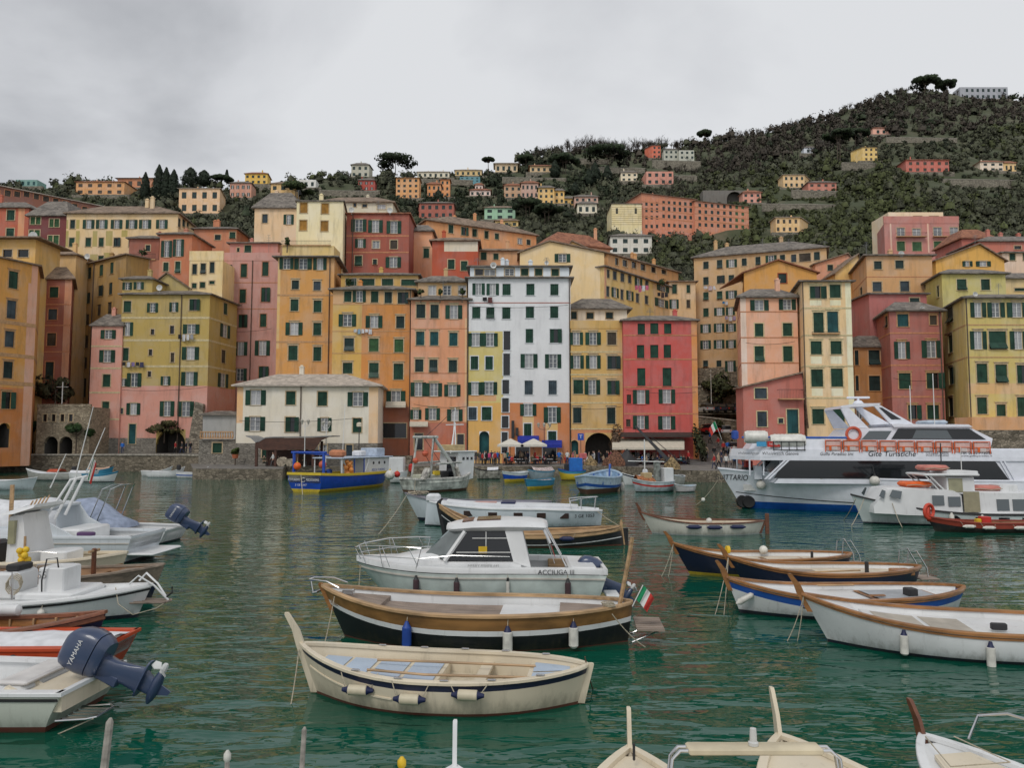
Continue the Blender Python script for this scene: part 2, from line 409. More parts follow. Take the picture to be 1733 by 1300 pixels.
def make_hill():
 na,nd=260,240
 az=np.linspace(-1.7,1.7,na);t=np.linspace(0,1,nd)
 D=106+(1100-106)*t**1.5
 A,DD=np.meshgrid(az,D);X=A*DD;Z=terrain_z(X,DD)
 co_=np.stack([X,DD,Z],-1).reshape(-1,3)
 idx=np.arange(na*nd).reshape(nd,na)
 F=np.stack([idx[:-1,:-1],idx[:-1,1:],idx[1:,1:],idx[1:,:-1]],-1).reshape(-1,4)
 me=bpy.data.meshes.new('hillside');me.from_pydata(co_.tolist(),[],F.tolist());me.materials.append(ground_mat())
 me.polygons.foreach_set('use_smooth',[True]*len(me.polygons));me.update()
 o=link('hillside',me);tag(o,kind='structure')
make_hill()
def water_mat():
 m,N,L,b=base_mat('harbour_water')
 b.inputs['Roughness'].default_value=0.025;b.inputs['IOR'].default_value=1.37
 g=node(N,'ShaderNodeNewGeometry')
 n0=node(N,'ShaderNodeTexNoise');n0.inputs['Scale'].default_value=0.09;n0.inputs['Detail'].default_value=3;L.new(g.outputs['Position'],n0.inputs['Vector'])
 mx=node(N,'ShaderNodeMix',data_type='RGBA');mx.inputs['A'].default_value=(0.001,0.058,0.035,1);mx.inputs['B'].default_value=(0.003,0.084,0.051,1)
 L.new(n0.outputs['Fac'],mx.inputs['Factor']);L.new(mx.outputs['Result'],b.inputs['Base Color'])
 def layer(sx,sy,scale,det,rot):
  mp=node(N,'ShaderNodeMapping');mp.inputs['Scale'].default_value=(sx,sy,1);mp.inputs['Rotation'].default_value=(0,0,rot)
  L.new(g.outputs['Position'],mp.inputs['Vector'])
  n=node(N,'ShaderNodeTexNoise');n.inputs['Scale'].default_value=scale;n.inputs['Detail'].default_value=det;n.inputs['Distortion'].default_value=0.6;n.inputs['Roughness'].default_value=0.5
  L.new(mp.outputs['Vector'],n.inputs['Vector']);return n.outputs['Fac']
 a=layer(0.62,1.5,1.0,1.5,0.15);c=layer(0.9,2.0,3.2,1,-0.2)
 pt=node(N,'ShaderNodeTexNoise');pt.inputs['Scale'].default_value=.16;pt.inputs['Detail'].default_value=3;L.new(g.outputs['Position'],pt.inputs['Vector'])
 pr=node(N,'ShaderNodeMapRange');pr.inputs['From Min'].default_value=.35;pr.inputs['From Max'].default_value=.65;pr.inputs['To Min'].default_value=.35;pr.inputs['To Max'].default_value=1.0;L.new(pt.outputs['Fac'],pr.inputs['Value'])
 k1=node(N,'ShaderNodeBump');k1.inputs['Strength'].default_value=1.0;k1.inputs['Distance'].default_value=WAVE1
 k2=node(N,'ShaderNodeBump');k2.inputs['Strength'].default_value=1.0;k2.inputs['Distance'].default_value=WAVE2
 L.new(pr.outputs['Result'],k1.inputs['Strength']);L.new(pr.outputs['Result'],k2.inputs['Strength']);L.new(a,k1.inputs['Height']);L.new(c,k2.inputs['Height']);L.new(k1.outputs['Normal'],k2.inputs['Normal']);L.new(k2.outputs['Normal'],b.inputs['Normal'])
 return m
WAVE1,WAVE2=0.12,0.015
o=MB().quad((-700,-40,0),(700,-40,0),(700,135,0),(-700,135,0)).build('water',water_mat());tag(o,kind='structure')
def pave_mat():
 m,N,L,b=base_mat('quay_paving');b.inputs['Roughness'].default_value=0.85
 g=node(N,'ShaderNodeNewGeometry');n1=node(N,'ShaderNodeTexNoise');n1.inputs['Scale'].default_value=0.8;n1.inputs['Detail'].default_value=8;L.new(g.outputs['Position'],n1.inputs['Vector'])
 br=node(N,'ShaderNodeTexBrick');br.inputs['Scale'].default_value=1.0;br.inputs['Color1'].default_value=(0.17,0.16,0.145,1);br.inputs['Color2'].default_value=(0.22,0.205,0.185,1);br.inputs['Mortar'].default_value=(0.09,0.085,0.08,1);br.inputs['Mortar Size'].default_value=0.012
 L.new(g.outputs['Position'],br.inputs['Vector'])
 mx=node(N,'ShaderNodeMix',data_type='RGBA',blend_type='MULTIPLY');mx.inputs['Factor'].default_value=1.0
 mr=node(N,'ShaderNodeMapRange');mr.inputs['From Min'].default_value=0.3;mr.inputs['From Max'].default_value=0.7;mr.inputs['To Min'].default_value=0.6;mr.inputs['To Max'].default_value=1.2;L.new(n1.outputs['Fac'],mr.inputs['Value'])
 L.new(br.outputs['Color'],mx.inputs['A']);L.new(mr.outputs['Result'],mx.inputs['B']);L.new(mx.outputs['Result'],b.inputs['Base Color'])
 return m
PAVE=pave_mat();QSTONE=stone_mat('quay',(0.095,0.08,0.058),(0.28,0.235,0.175),2.4)
def slab(name,poly,z0,z1,mats,kind='structure'):
 n=len(poly);mb=MB()
 v=[(x,y,z0)for x,y in poly]+[(x,y,z1)for x,y in poly]
 mb.add(v,[(i,(i+1)%n,n+(i+1)%n,n+i)for i in range(n)],1);mb.add(v,[tuple(n+i for i in range(n))],0)
 o=mb.build(name,mats,fixn=True);tag(o,kind=kind);return o
def xy(px,D):return((px-866.5)/FPX*D,D)
slab('quay',[xy(325,100),xy(330,84.5),xy(480,84.5),xy(486,93),xy(1060,92),xy(1165,80),xy(1260,78),xy(1900,74),xy(1900,135),xy(325,135)],-1.5,1.2,[PAVE,QSTONE])
slab('promenade',[xy(-500,105),xy(60,106),xy(260,105.5),xy(325.5,103),xy(396,100.5),xy(396,136),xy(-500,136)],-1.5,2.4,[PAVE,QSTONE])
mb=MB()
pts=[xy(-500,104.85),xy(60,105.85),xy(260,105.35),xy(326,102.85),xy(396,100.35)]
for(a,b_)in zip(pts[:-1],pts[1:]):
 mb.prism([(a[0],a[1],2.2),(b_[0],b_[1],2.2),(b_[0],b_[1]+.5,2.2),(a[0],a[1]+.5,2.2)],(0,0,0.22))
o=mb.build('promenade_coping',plain('coping_stone',(0.36,0.33,0.28),0.9,var=.3));tag(o,kind='structure')
st=MB()
L0,R0=xy(1168,98),xy(1262,98)
prof=[(97,1.21),(104,1.9),(112,3.6),(121,5.6),(130,7.0)]
for(a,za),(b_,zb_)in zip(prof[:-1],prof[1:]):
 st.quad((xy(1160,100)[0],a,za),(xy(1275,100)[0],a,za),(xy(1275,100)[0],b_,zb_),(xy(1160,100)[0],b_,zb_))
o=st.build('street',plain('street_asphalt',(0.12,0.115,0.11),0.9,var=.25,scale=1.2));tag(o,kind='structure')
S=440/1733
CROPS={'A':(0,260,S),'B':(400,260,S),'C':(800,200,S),'D':(1160,120,573/1732),'E':(0,480,S),'F':(360,480,S),'G':(680,480,S),'H':(1020,480,S),'I':(1293,400,S),'J':(1480,340,253/1733),'K':(1600,480,133/618),'P':(0,0,1.0)}
TRIM=plain('pale_trim',lin((0.74,0.66,0.53)),0.8,var=.15)
BAND={'cream':plain('cream_band',lin((0.80,0.74,0.58)),0.8,var=.15),'beige':plain('beige_band',lin((0.74,0.58,0.42)),0.8,var=.15),'salmon':plain('salmon_band',lin((0.76,0.52,0.38)),0.8,var=.15),'red':plain('red_line',lin((0.66,0.33,0.24)),0.8)}
class Facade:
 def __init__(s,A,Bp):
  s.A=Vector(A);d=Vector(Bp)-s.A;s.len=d.length;s.u=d.normalized();s.n=Vector((-s.u.y,s.u.x))
  s.ang=math.atan2(s.u.y,s.u.x)
 def uz(s,px,py):
  a,b=ray(px,py)
  den=a-0.0
  t=(a*s.A.y-s.A.x)/(s.u.x-a*s.u.y)
  Y=s.A.y+s.u.y*t
  return t,H_CAM+b*Y
 def w(s,u,z,off=0.0):
  p=s.A+s.u*u+s.n*off
  return Vector((p.x,p.y,z))
def pxy(px,D,ref=600):
 a,_=ray(px,ref);return Vector((a*D,D))
WC={}
def wmesh(kind,w,h,key,fn,mats):
 k=(kind,round(w,2),round(h,2),key)
 if k not in WC:
  mb=MB();fn(mb);WC[k]=mb.mesh(kind,mats)
 return WC[k]
def leaf_fn(w,h,flap=False):
 def fn(mb):
  s=0.07
  if flap:
   hf=h*0.38
   mb.box(-w/2,w/2,0,0.045,hf,h)
   mb.prism([(-w/2,0,hf),(w/2,0,hf),(w/2,0.03,hf),(-w/2,0.03,hf)],(0,-0.42,-hf*0.9))
   return
  mb.box(-w/2,-w/2+s,0,0.05,0,h);mb.box(w/2-s,w/2,0,0.05,0,h)
  mb.box(-w/2+s,w/2-s,0,0.05,0,s);mb.box(-w/2+s,w/2-s,0,0.05,h-s,h);mb.box(-w/2+s,w/2-s,0,0.05,h*0.52,h*0.52+s)
  mb.box(-w/2+s,w/2-s,0.02,0.04,s,h-s)
 return fn
WRND=random.Random(3)
def put_window(root,F,u,z,w,h,code,trim,far=False,sill=True,hood=False):
 """window part (surround, frame) with its shutters and pane as sub-parts; returns hole rectangle"""
 w=max(0.3,round(w,1));h=max(0.3,round(h,1))
 base=F.w(u,z)-root.location
 if code=='O':hw=max(0.4,round(w*0.52,1))
 else:hw=w
 def surround(mb):
  t=0.13
  if not far:
   mb.box(-hw/2-t,-hw/2,-0.025,0.02,0,h+t,0);mb.box(hw/2,hw/2+t,-0.025,0.02,0,h+t,0);mb.box(-hw/2,hw/2,-0.025,0.02,h,h+t,0)
   if hood and h>1.1 and code!='D':mb.box(-hw/2-.22,hw/2+.22,-.11,.0,h+.24,h+.33,0);mb.box(-hw/2-.1,hw/2+.1,-.035,.0,h+.13,h+.24,0)
   if sill:mb.box(-hw/2-t,hw/2+t,-0.10,0.16,-0.07,0,0)
  if code in 'OP':
   f=0.07;y0,y1=0.10,0.15
   mb.box(-hw/2,-hw/2+f,y0,y1,0,h,1);mb.box(hw/2-f,hw/2,y0,y1,0,h,1)
   mb.box(-hw/2+f,hw/2-f,y0,y1,0,f,1);mb.box(-hw/2+f,hw/2-f,y0,y1,h-f,h,1);mb.box(-0.05,0.05,y0-.005,y1,f,h-f,1)
   if not far:
    for q in(0.36,0.66):mb.box(-hw/2+f,hw/2-f,y0+.01,y1,h*q,h*q+0.035,1)
  if far and code not in 'OP':
   mb.box(-hw/2,hw/2,0.06,0.1,0,h,2)
 sm=shutter_mat(code if code in 'gtblnyT' else 't')
 me=wmesh('window',w,h,(code if(code in 'OPD' or far)else 'c',trim.name,far,sill,hood),surround,[trim,WFRAME,sm if code!='D' else glass_mat('dark')])
 wo=link('window',me,root,base,F.ang)
 if far and code not in 'OP':return(u-hw/2,u+hw/2,z,z+h)
 if code in 'gtblnyT':
  flap=(not far)and code in 'gt' and WRND.random()<0.13
  lw=hw/2-0.012
  lm=wmesh('shutter',lw,h,(code,flap),leaf_fn(lw,h-0.02,flap),[sm])
  ajar=(not far)and(not flap)and code in 'gt' and h>1.2 and WRND.random()<.16
  for sgn in(-1,1):
   if ajar and sgn>0:link('shutter',lm,wo,(hw/2+lw/2*.9,-.16,0.01),-.22)
   else:link('shutter',lm,wo,(sgn*hw/4,0.08,0.01),0)
  if ajar:link('pane',wmesh('pane',hw,h,'D',lambda mb:mb.box(-hw/2,hw/2,0.16,0.18,0,h),[glass_mat('dark')]),wo,(0,0,0),0)
 else:
  pm=wmesh('pane',hw,h,code,lambda mb:mb.box(-hw/2,hw/2,0.16,0.18,0,h),[glass_mat('dark' if code=='D' else 'curtain')])
  link('pane',pm,wo,(0,0,0),0)
  if code=='O':
   lw=(w-hw)/2+0.03
   lm=wmesh('shutter',lw,h,('g','o'),leaf_fn(lw,h),[shutter_mat('g')])
   for sgn in(-1,1):link('shutter',lm,wo,(sgn*(hw/2+lw/2+0.02),-0.085,0),0)
 return(u-hw/2,u+hw/2,z,z+h)
import re
RX=re.compile(r'(-?[\d.]+)-(-?[\d.]+)$')
def parse(ws):
 out=[]
 for blk in ws.split('|'):
  blk=blk.strip()
  if not blk:continue
  ck,rest=blk.split(':',1);ox,oy,s=CROPS[ck.strip()]
  for row in rest.split(';'):
   t=row.split()
   if not t:continue
   y0,y1=float(t[0]),float(t[1])
   for q in t[2:]:
    c=q[-1];a,b_=RX.match(q[:-1]).groups()
    out.append((ox+float(a)*s,ox+float(b_)*s,oy+y0*s,oy+y1*s,c))
 return out
def wall_grid(mb,F,u0,u1,z0,z1,holes,zones,off,depth=0.2):
 us=sorted(set([u0,u1]+[min(max(x,u0),u1)for h in holes+zones for x in h[:2]]))
 zs=sorted(set([z0,z1]+[min(max(x,z0),z1)for h in holes+zones for x in h[2:4]]))
 P=lambda u,z,o=0.0:F.w(u,z,o)-off
 for i in range(len(us)-1):
  if us[i+1]-us[i]<1e-5:continue
  uc=(us[i]+us[i+1])/2
  for j in range(len(zs)-1):
   if zs[j+1]-zs[j]<1e-5:continue
   zc=(zs[j]+zs[j+1])/2
   if any(h[0]<uc<h[1]and h[2]<zc<h[3]for h in holes):continue
   mi=0
   for zn in zones:
    if zn[0]<uc<zn[1]and zn[2]<zc<zn[3]:mi=zn[4]
   mb.quad(P(us[i],zs[j]),P(us[i+1],zs[j]),P(us[i+1],zs[j+1]),P(us[i],zs[j+1]),mi)
 for h in holes:
  a,b_,c,d=h[:4]
  mb.quad(P(a,c),P(a,c,depth),P(a,d,depth),P(a,d),0);mb.quad(P(b_,c),P(b_,d),P(b_,d,depth),P(b_,c,depth),0)
  mb.quad(P(a,d),P(a,d,depth),P(b_,d,depth),P(b_,d),0);mb.quad(P(a,c),P(b_,c),P(b_,c,depth),P(a,c,depth),0)
def hip_roof(mb,foot,z,rh,ov,off,inset=0.5,mi=0,th=0.16):
 c=sum((Vector(p)for p in foot),Vector((0,0)))/len(foot)
 n=len(foot)
 def out(k):
  r=[]
  for i in range(n):
   p,a,b_=Vector(foot[i]),Vector(foot[i-1]),Vector(foot[(i+1)%n])
   e1=(p-a).normalized();e2=(b_-p).normalized()
   n1=Vector((e1.y,-e1.x));n2=Vector((e2.y,-e2.x))
   if n1.dot(p-c)<0:n1=-n1
   if n2.dot(p-c)<0:n2=-n2
   m=(n1+n2);m=m/max(0.4,m.dot(n1))if m.length>1e-6 else n1
   r.append(p+m*k)
  return r
 o1=out(ov);q=[c+(p-c)*(1-inset)for p in[Vector(f)for f in foot]]
 T=lambda p,zz:Vector((p.x,p.y,zz))-off
 rings=[[T(p,z-0.02)for p in o1],[T(p,z+th)for p in o1],[T(p,z+th+rh)for p in q]]
 mb.rings(rings,True,mi)
NB=[0]
def B(label,x0,x1,D,yt,col,wins='',zb=0.9,depth=9.0,sr=None,sl=None,wr='',wl='',roof='slate',rh=1.2,ov=0.45,bands='',bcol='cream',zones=(),gable=None,trim=None,far=False,name='house',pipes=(),chim=1,cat='house',ref=600,stain=0.35,parapet=0,bt=0.28,sill=True,group=None,hood=False):
 NB[0]+=1
 Dl,Dr=D if isinstance(D,tuple)else(D,D)
 A=pxy(x0,Dl,ref);Bp=pxy(x1,Dr,ref)
 F=Facade(A,Bp);n=F.n;FRONT=[F]
 zt=F.uz(x0,yt)[1]
 P0=pxy(sl[0],sl[1],ref)if sl else A+n*depth
 P3=pxy(sr[0],sr[1],ref)if sr else Bp+n*depth
 foot=[A,Bp,P3,P0]
 mid=(A+Bp)/2
 root=empty(name,label,cat,(mid.x,mid.y,zb),group=group)
 off=root.location.copy()
 trim=trim or TRIM
 mats=[plaster(col,stain)if isinstance(col,tuple)else col]
 mb=MB()
 def zlist(F,zz,first):
  r=[]
  for zn in zz:
   ck,a,b_,c,d,cc=zn
   ox,oy,s=CROPS[ck]
   X0,Y0,X1,Y1=ox+a*s,oy+b_*s,ox+c*s,oy+d*s
   xm,ym=(X0+X1)/2,(Y0+Y1)/2
   u0,u1=F.uz(X0,ym)[0],F.uz(X1,ym)[0];z0,z1=F.uz(xm,Y1)[1],F.uz(xm,Y0)[1]
   m=plaster(cc,stain)if isinstance(cc,tuple)else cc
   if m not in mats:mats.append(m)
   full=X0<=x0+8 and X1>=x1-8
   if not first and not full:continue
   if full:u0,u1=-1,F.len+1;xm=(x0+x1)/2;z0,z1=FRONT[0].uz(xm,Y1)[1],FRONT[0].uz(xm,Y0)[1]
   if u0<0.6:u0=-1
   if u1>F.len-0.6:u1=F.len+1
   r.append((u0,u1,z0 if Y1<2000 else-9,z1,mats.index(m)))
  return r
 arches=[]
 def face(F,ws,zz,first):
  holes=[]
  for(X0,X1,Y0,Y1,c)in parse(ws):
   xm,ym=(X0+X1)/2,(Y0+Y1)/2
   u0,u1=F.uz(X0,ym)[0],F.uz(X1,ym)[0];z0,z1=F.uz(xm,Y1)[1],F.uz(xm,Y0)[1]
   if u1<0.1 or u0>F.len-0.1:continue
   u0=max(u0,0.08);u1=min(u1,F.len-0.08);z1=min(z1,zt-0.1)
   if u1-u0<0.2 or z1-z0<0.2:continue
   if c in 'AV':
    holes.append((u0,u1,z0,z1));arches.append((F,u0,u1,z0,z1,c));continue
   holes.append(put_window(root,F,(u0+u1)/2,z0,u1-u0,z1-z0,c,trim,far,sill,hood))
  wall_grid(mb,F,0,F.len,zb,zt,holes,zlist(F,zz,first),off,0.2 if not far else 0.1)
 face(F,wins,zones,True)
 if sr:face(Facade(Bp,P3),wr,zones,False)
 else:mb.quad(F.w(F.len,zb)-off,Vector((P3.x,P3.y,zb))-off,Vector((P3.x,P3.y,zt))-off,F.w(F.len,zt)-off,0)
 if sl:face(Facade(P0,A),wl,zones,False)
 else:mb.quad(F.w(0,zb)-off,F.w(0,zt)-off,Vector((P0.x,P0.y,zt))-off,Vector((P0.x,P0.y,zb))-off,0)
 V=lambda p,z:Vector((p.x,p.y,z))-off
 mb.quad(V(P0,zb),V(P0,zt),V(P3,zt),V(P3,zb),0)
 for(F2,u0,u1,z0,z1,c)in arches:
  w=u1-u0;r=w/2;zc=z1-r;k=10
  arc=[(u0+r-r*math.cos(PI*i/k),zc+r*math.sin(PI*i/k))for i in range(k+1)]
  Pp=lambda u,z,o=0.0:F2.w(u,z,o)-off
  for i in range(k):
   (ua,za),(ub,zb2)=arc[i],arc[i+1]
   mb.quad(Pp(ua,za),Pp(ub,zb2),Pp(ub,z1),Pp(ua,z1),0)
   mb.quad(Pp(ua,za),Pp(ua,za,0.6),Pp(ub,zb2,0.6),Pp(ub,zb2),0)
  dm=MB();dm.mi=0
  if c=='A':
   dm.quad(Pp(u0,z0,0.55),Pp(u1,z0,0.55),Pp(u1,z1,0.55),Pp(u0,z1,0.55));dm.build('door',shutter_mat('T'),root)
  else:
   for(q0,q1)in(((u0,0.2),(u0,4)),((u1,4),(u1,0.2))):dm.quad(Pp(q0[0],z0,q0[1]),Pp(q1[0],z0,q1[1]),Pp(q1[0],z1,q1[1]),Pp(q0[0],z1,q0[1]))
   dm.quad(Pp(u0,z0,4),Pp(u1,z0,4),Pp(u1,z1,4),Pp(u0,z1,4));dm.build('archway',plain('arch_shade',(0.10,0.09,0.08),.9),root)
 if gable:
  ua,za=F.uz(*gable);ua=min(max(ua,0),F.len)
  mb.add([F.w(0,zt)-off,F.w(F.len,zt)-off,F.w(ua,za)-off],[(0,1,2)],0)
  rm=MB();o_=0.4;th=0.18
  bk=depth
  for(ue,s_)in((0,-1),(F.len,1)):
   if abs(ua-ue)<0.05:continue
   sl_=(za-zt)/abs(ua-ue);ux=ue+s_*o_;zx=zt-sl_*o_
   q=[F.w(ua,za+.03,-o_)-off,F.w(ux,zx+.03,-o_)-off,F.w(ux,zx+.03,bk)-off,F.w(ua,za+.03,bk)-off]
   rm.add(q+[p+Vector((0,0,th))for p in q],[(0,1,2,3),(4,5,6,7),(0,1,5,4),(1,2,6,5),(2,3,7,6),(0,3,7,4)])
  rm.build('roof',roof_mat('slate' if roof in(None,'flat')else roof),root)
 elif roof in('flat',None):
  mb.quad(V(A,zt),V(Bp,zt),V(P3,zt),V(P0,zt),0)
  if parapet:
   pm=MB();t=0.25
   pm.prism([F.w(-.05,zt,-.06)-off,F.w(F.len+.05,zt,-.06)-off,F.w(F.len+.05,zt,t)-off,F.w(-.05,zt,t)-off],(0,0,parapet));pm.build('parapet',mats[0],root)
 else:
  rm=MB();hip_roof(rm,foot,zt,rh,ov,off);ro=rm.build('roof',roof_mat(roof),root)
  cr_=random.Random(NB[0]*13)
  for q in range(chim):
   t=cr_.uniform(0.15,0.85);p=A.lerp(Bp,t)+n*cr_.uniform(1.5,max(2.0,depth*0.5));hh=rh+cr_.uniform(0.7,1.2)
   cm=MB();cm.box(-.28,.28,-.25,.25,0,hh);cm.box(-.34,.34,-.31,.31,hh,hh+.1);cm.box(-.16,.16,-.16,.16,hh+.1,hh+.3)
   cm.xf(Matrix.Translation(Vector((p.x,p.y,zt+.1))-off))
   cm.build('chimney',mats[0],ro)
 mb.build('wall',mats,root,fixn=False)
 bi=0
 for tok in bands.split(';'):
  if not tok.strip():continue
  ck,ys=tok.split(':');ox,oy,s=CROPS[ck.strip()]
  for y in ys.split():
   yy=oy+float(y)*s
   for FF in[F]+([Facade(Bp,P3)]if sr else[])+([Facade(P0,A)]if sl else[]):
    z=F.uz((x0+x1)/2,yy)[1]
    m2=MB();m2.prism([FF.w(0,z-bt/2,-.03)-off,FF.w(FF.len,z-bt/2,-.03)-off,FF.w(FF.len,z-bt/2,.01)-off,FF.w(0,z-bt/2,.01)-off],(0,0,bt));m2.build('string_course',BAND[bcol],root)
 for px in pipes:
  u,_=F.uz(px,600)
  m2=MB();m2.tube([F.w(u,zt,-.12)-off,F.w(u,zb+.3,-.12)-off],0.07,6);m2.build('drainpipe',plain('drainpipe',(.10,.07,.05),.6),root)
 return root,F,zt
def HH(h):return hexc(h)
def pc(r,g,b,k=1.25,ds=.12):
 if r>200 and 178<g<r-8 and b<165:g*=.965;b*=1.05
 c=lin((r/255,g/255,b/255));m=c[0]*.3+c[1]*.6+c[2]*.1;return tuple(min(0.85,(x*(1-ds)+m*ds)*k)for x in c)
B('orange house with pinkish corner strip and pale storey bands at the quay\'s left edge',-60,58,(95,103),424,pc(200,140,55),'A:783 900 58-120g;980 1100 45-108b;1183 1290 32-95b|E:520 632 22-85t;722 835 10-72g;930 1095 -10-66V',roof='brown',rh=.8,depth=12,sr=(66,116),bands='E:250 470 660',bcol='beige',zones=[('E',-400,690,260,1300,pc(190,115,50)),('A',205,600,270,1300,pc(205,150,120)),('E',160,0,270,1300,pc(205,150,120))],bt=.5,trim=BAND['beige'],hood=True)
B('yellow rooftop terrace storey behind the orange house at the left edge',-40,52,109,405,pc(205,160,80),'A:640 690 20-80D;640 690 120-190D',roof='brown',rh=.5,ov=1.2,depth=6,chim=0)
B('red-brown house with pale storey bands and olive brown shutters left of the dark ochre house',44,117,112,473,pc(150,84,64),'A:873 945 208-248g;888 960 330-390g;1020 1098 203-237b;1037 1108 322-380b;1187 1270 192-224n;1195 1282 315-372n|E:515 640 180-220t;522 640 302-357t',roof='brown',rh=2.2,depth=8,bands='A:1005 1145;E:455',bcol='salmon',sr=(122,121),zones=[('E',410,-200,460,1300,pc(190,130,95))],trim=BAND['salmon'],bt=.16)
B('cream house with steep tiled roof wedged behind the red-brown house on the left',48,122,119,432,pc(205,165,105),'',roof='brown',depth=5,chim=1,rh=1.0)
B('dark ochre tenement with narrow green shutters, rising left behind the pink and olive house',119,208,(125,116),455,pc(158,122,62),'A:770 845 525-548t;760 835 585-608t;740 815 664-687g;725 800 734-757g;940 1010 515-540t;925 1000 578-601t;880 950 655-680t;862 940 726-749t;1080 1155 512-535n;1070 1145 570-595n;1005 1080 649-672n;992 1070 719-743n;1225 1300 503-527n;1215 1300 565-590n|E:358 440 503-528n;348 430 563-588n;497 570 498-520n;490 570 557-580n;630 710 495-520D;630 760 540-575D',roof='brown',rh=.6,depth=10,trim=plaster(pc(158,122,62)),pipes=(154,),stain=.6)
B('long cream house with olive painted panels and green shutters below the cypress group',103,294,125,362,pc(208,182,118),'A:440 500 468-500t 555-628O 643-716O 742-814O 842-914O 930-1006O 1043-1116O;560 620 461-496g 571-606g 658-692g 757-791t 858-892t 928-1000O;680 740 455-490g 560-590D 655-690g;800 850 455-485t',sr=(338,138),wr='A:430 490 1180-1203t 1215-1235t 1245-1260t 1275-1290t',roof='brown',rh=2.0,chim=2,zones=[('A',430,440,455,500,pc(165,148,78)),('A',508,440,530,500,pc(165,148,78)),('A',430,515,456,622,pc(165,148,78)),('A',505,515,530,622,pc(165,148,78)),('A',617,515,648,620,pc(165,148,78)),('A',705,515,750,615,pc(165,148,78)),('A',810,510,850,555,pc(165,148,78)),('A',505,670,552,740,pc(165,148,78)),('A',600,670,650,740,pc(165,148,78)),('A',690,660,745,740,pc(165,148,78))])
B('red house with green shutters and pale corner strip at the far left edge',-40,38,128,352,pc(178,90,62),'A:375 445 45-98g;497 563 42-93g',roof='slate',rh=1.5,zones=[('A',118,300,160,700,pc(205,140,95))],depth=8)
B('maroon house with pale green paired windows between the red and the long cream house',38,104,127,366,pc(118,62,60),'A:435 490 330-358l 362-395l;545 612 320-352l 356-390l;420 472 205-235l 239-270l;510 575 195-225l 229-265l',roof='slate',rh=3.2,depth=10,chim=0)
B('long low brown loggia building with pale tiled roof on the upper left slope',-60,186,(158,178),303,pc(140,90,72),'P:322 332 -30--20n -10-0n 8-18n;324 333 24-34n 40-50n;328 337 57-66n;332 341 73-83n;336 344 90-99n;340 348 106-115n;345 352 122-131n;350 357 139-148n|P:343 351 10-20n 40-48n;350 357 75-85n;356 362 95-103n',roof='pale',rh=.8,depth=10,bands='L0:0'.replace('L0:0',''),chim=0,trim=BAND['salmon'],sill=False)
B('dusty salmon house with a roof terrace above the pink and olive promenade house',198,265,119,440,pc(172,112,84),'A:710 780 857-887g;700 775 910-940g;690 765 962-992g;740 800 790-803t;735 795 818-830t',roof='flat',depth=7)
B('brick coloured roof terrace storey set on the dusty salmon house',212,263,122,404,pc(150,88,68),'A:610 650 973-1000t',roof='slate',rh=.7,depth=5,chim=1)
B('orange salmon house with two tall shuttered windows left of the yellow cream balcony house',264,319,118,397,pc(186,112,74),'A:580 690 1077-1145O;570 685 1155-1225O;728 785 1088-1124g;720 795 1167-1203g',roof='slate',rh=.8,depth=8)
B('narrow yellow cream house with dark shutters and roof terrace left of the tall pink house',316,373,117,441,pc(216,194,122),'A:738 805 1281-1313t;730 800 1338-1371t;722 795 1398-1430t;865 898 1279-1310g;857 895 1333-1367g;850 870 1395-1430g',roof='flat',parapet=1.5,depth=6)
B('orange penthouse with white awnings set back above the narrow yellow cream house',322,395,130,388,pc(190,120,82),'A:540 575 1433-1470t;525 565 1530-1570g;470 500 1370-1400D',roof='slate',rh=.7,depth=6,chim=2)
B('tall pink house with green shutters between the olive house and the orange tower house',372,470,122,441,pc(188,134,122),'A:742 832 1488-1530t|B:735 825 30-70g;722 815 172-215g;905 995 22-63g;893 988 165-208g;1075 1160 15-55g;1068 1155 158-200g|F:388 480 145-230O;382 480 283-380O;568 650 138-225O;552 640 308-352g',roof='flat',parapet=1.3,depth=10,bands='B:860 1035',bcol='salmon',pipes=(424,),bt=.14,trim=plain('pink_trim',lin((.72,.52,.42)),.8))
B('pink attic with plants and awning set back on the roof of the tall pink house',384,466,126,412,pc(190,122,106),'B:612 670 55-98g;628 655 5-20t',roof='slate',rh=.5,depth=6,chim=1)
B('tall orange tower house with scalloped pale corner strip, right of the tall pink house',468,564,108,436,pc(198,140,66),'B:695 770 290-380O;697 772 390-500O;697 775 515-600O;843 905 370-417t;850 912 515-562b;970 1050 362-413g;980 1058 515-567g;1125 1210 330-440O;1130 1212 513-565g|F:415 512 505-565g;422 516 672-722g',roof='slate',rh=.25,ov=.7,depth=9,sr=(579,117),bands='B:943 1255',bcol='beige',zones=[('B',240,660,290,1300,pc(205,165,95)),('F',380,0,425,700,pc(205,165,95))],bt=.24,chim=0,pipes=(556,),ref=560,hood=True)
B('yellow roof terrace wall with railing on top of the orange tower house',474,562,109.5,416,pc(205,180,96),'B:590 618 405-450D;590 618 540-600P',roof='flat',depth=4,stain=.5)
B('pale yellow tower block with four ochre shutters standing behind the orange tower house',497,577,115,341,pc(226,208,148),'B:328 395 425-473y;333 400 567-615y;442 512 421-470y;447 517 562-612y',roof='slate',rh=.2,ov=.25,depth=10,sr=(584,124),chim=1)
B('cream house with hipped slate roof and dormer left of the pale yellow tower block',425,499,127,353,pc(214,186,130),'B:403 462 173-208b;405 472 318-380O',roof='slate',rh=3.4,depth=10,chim=1)
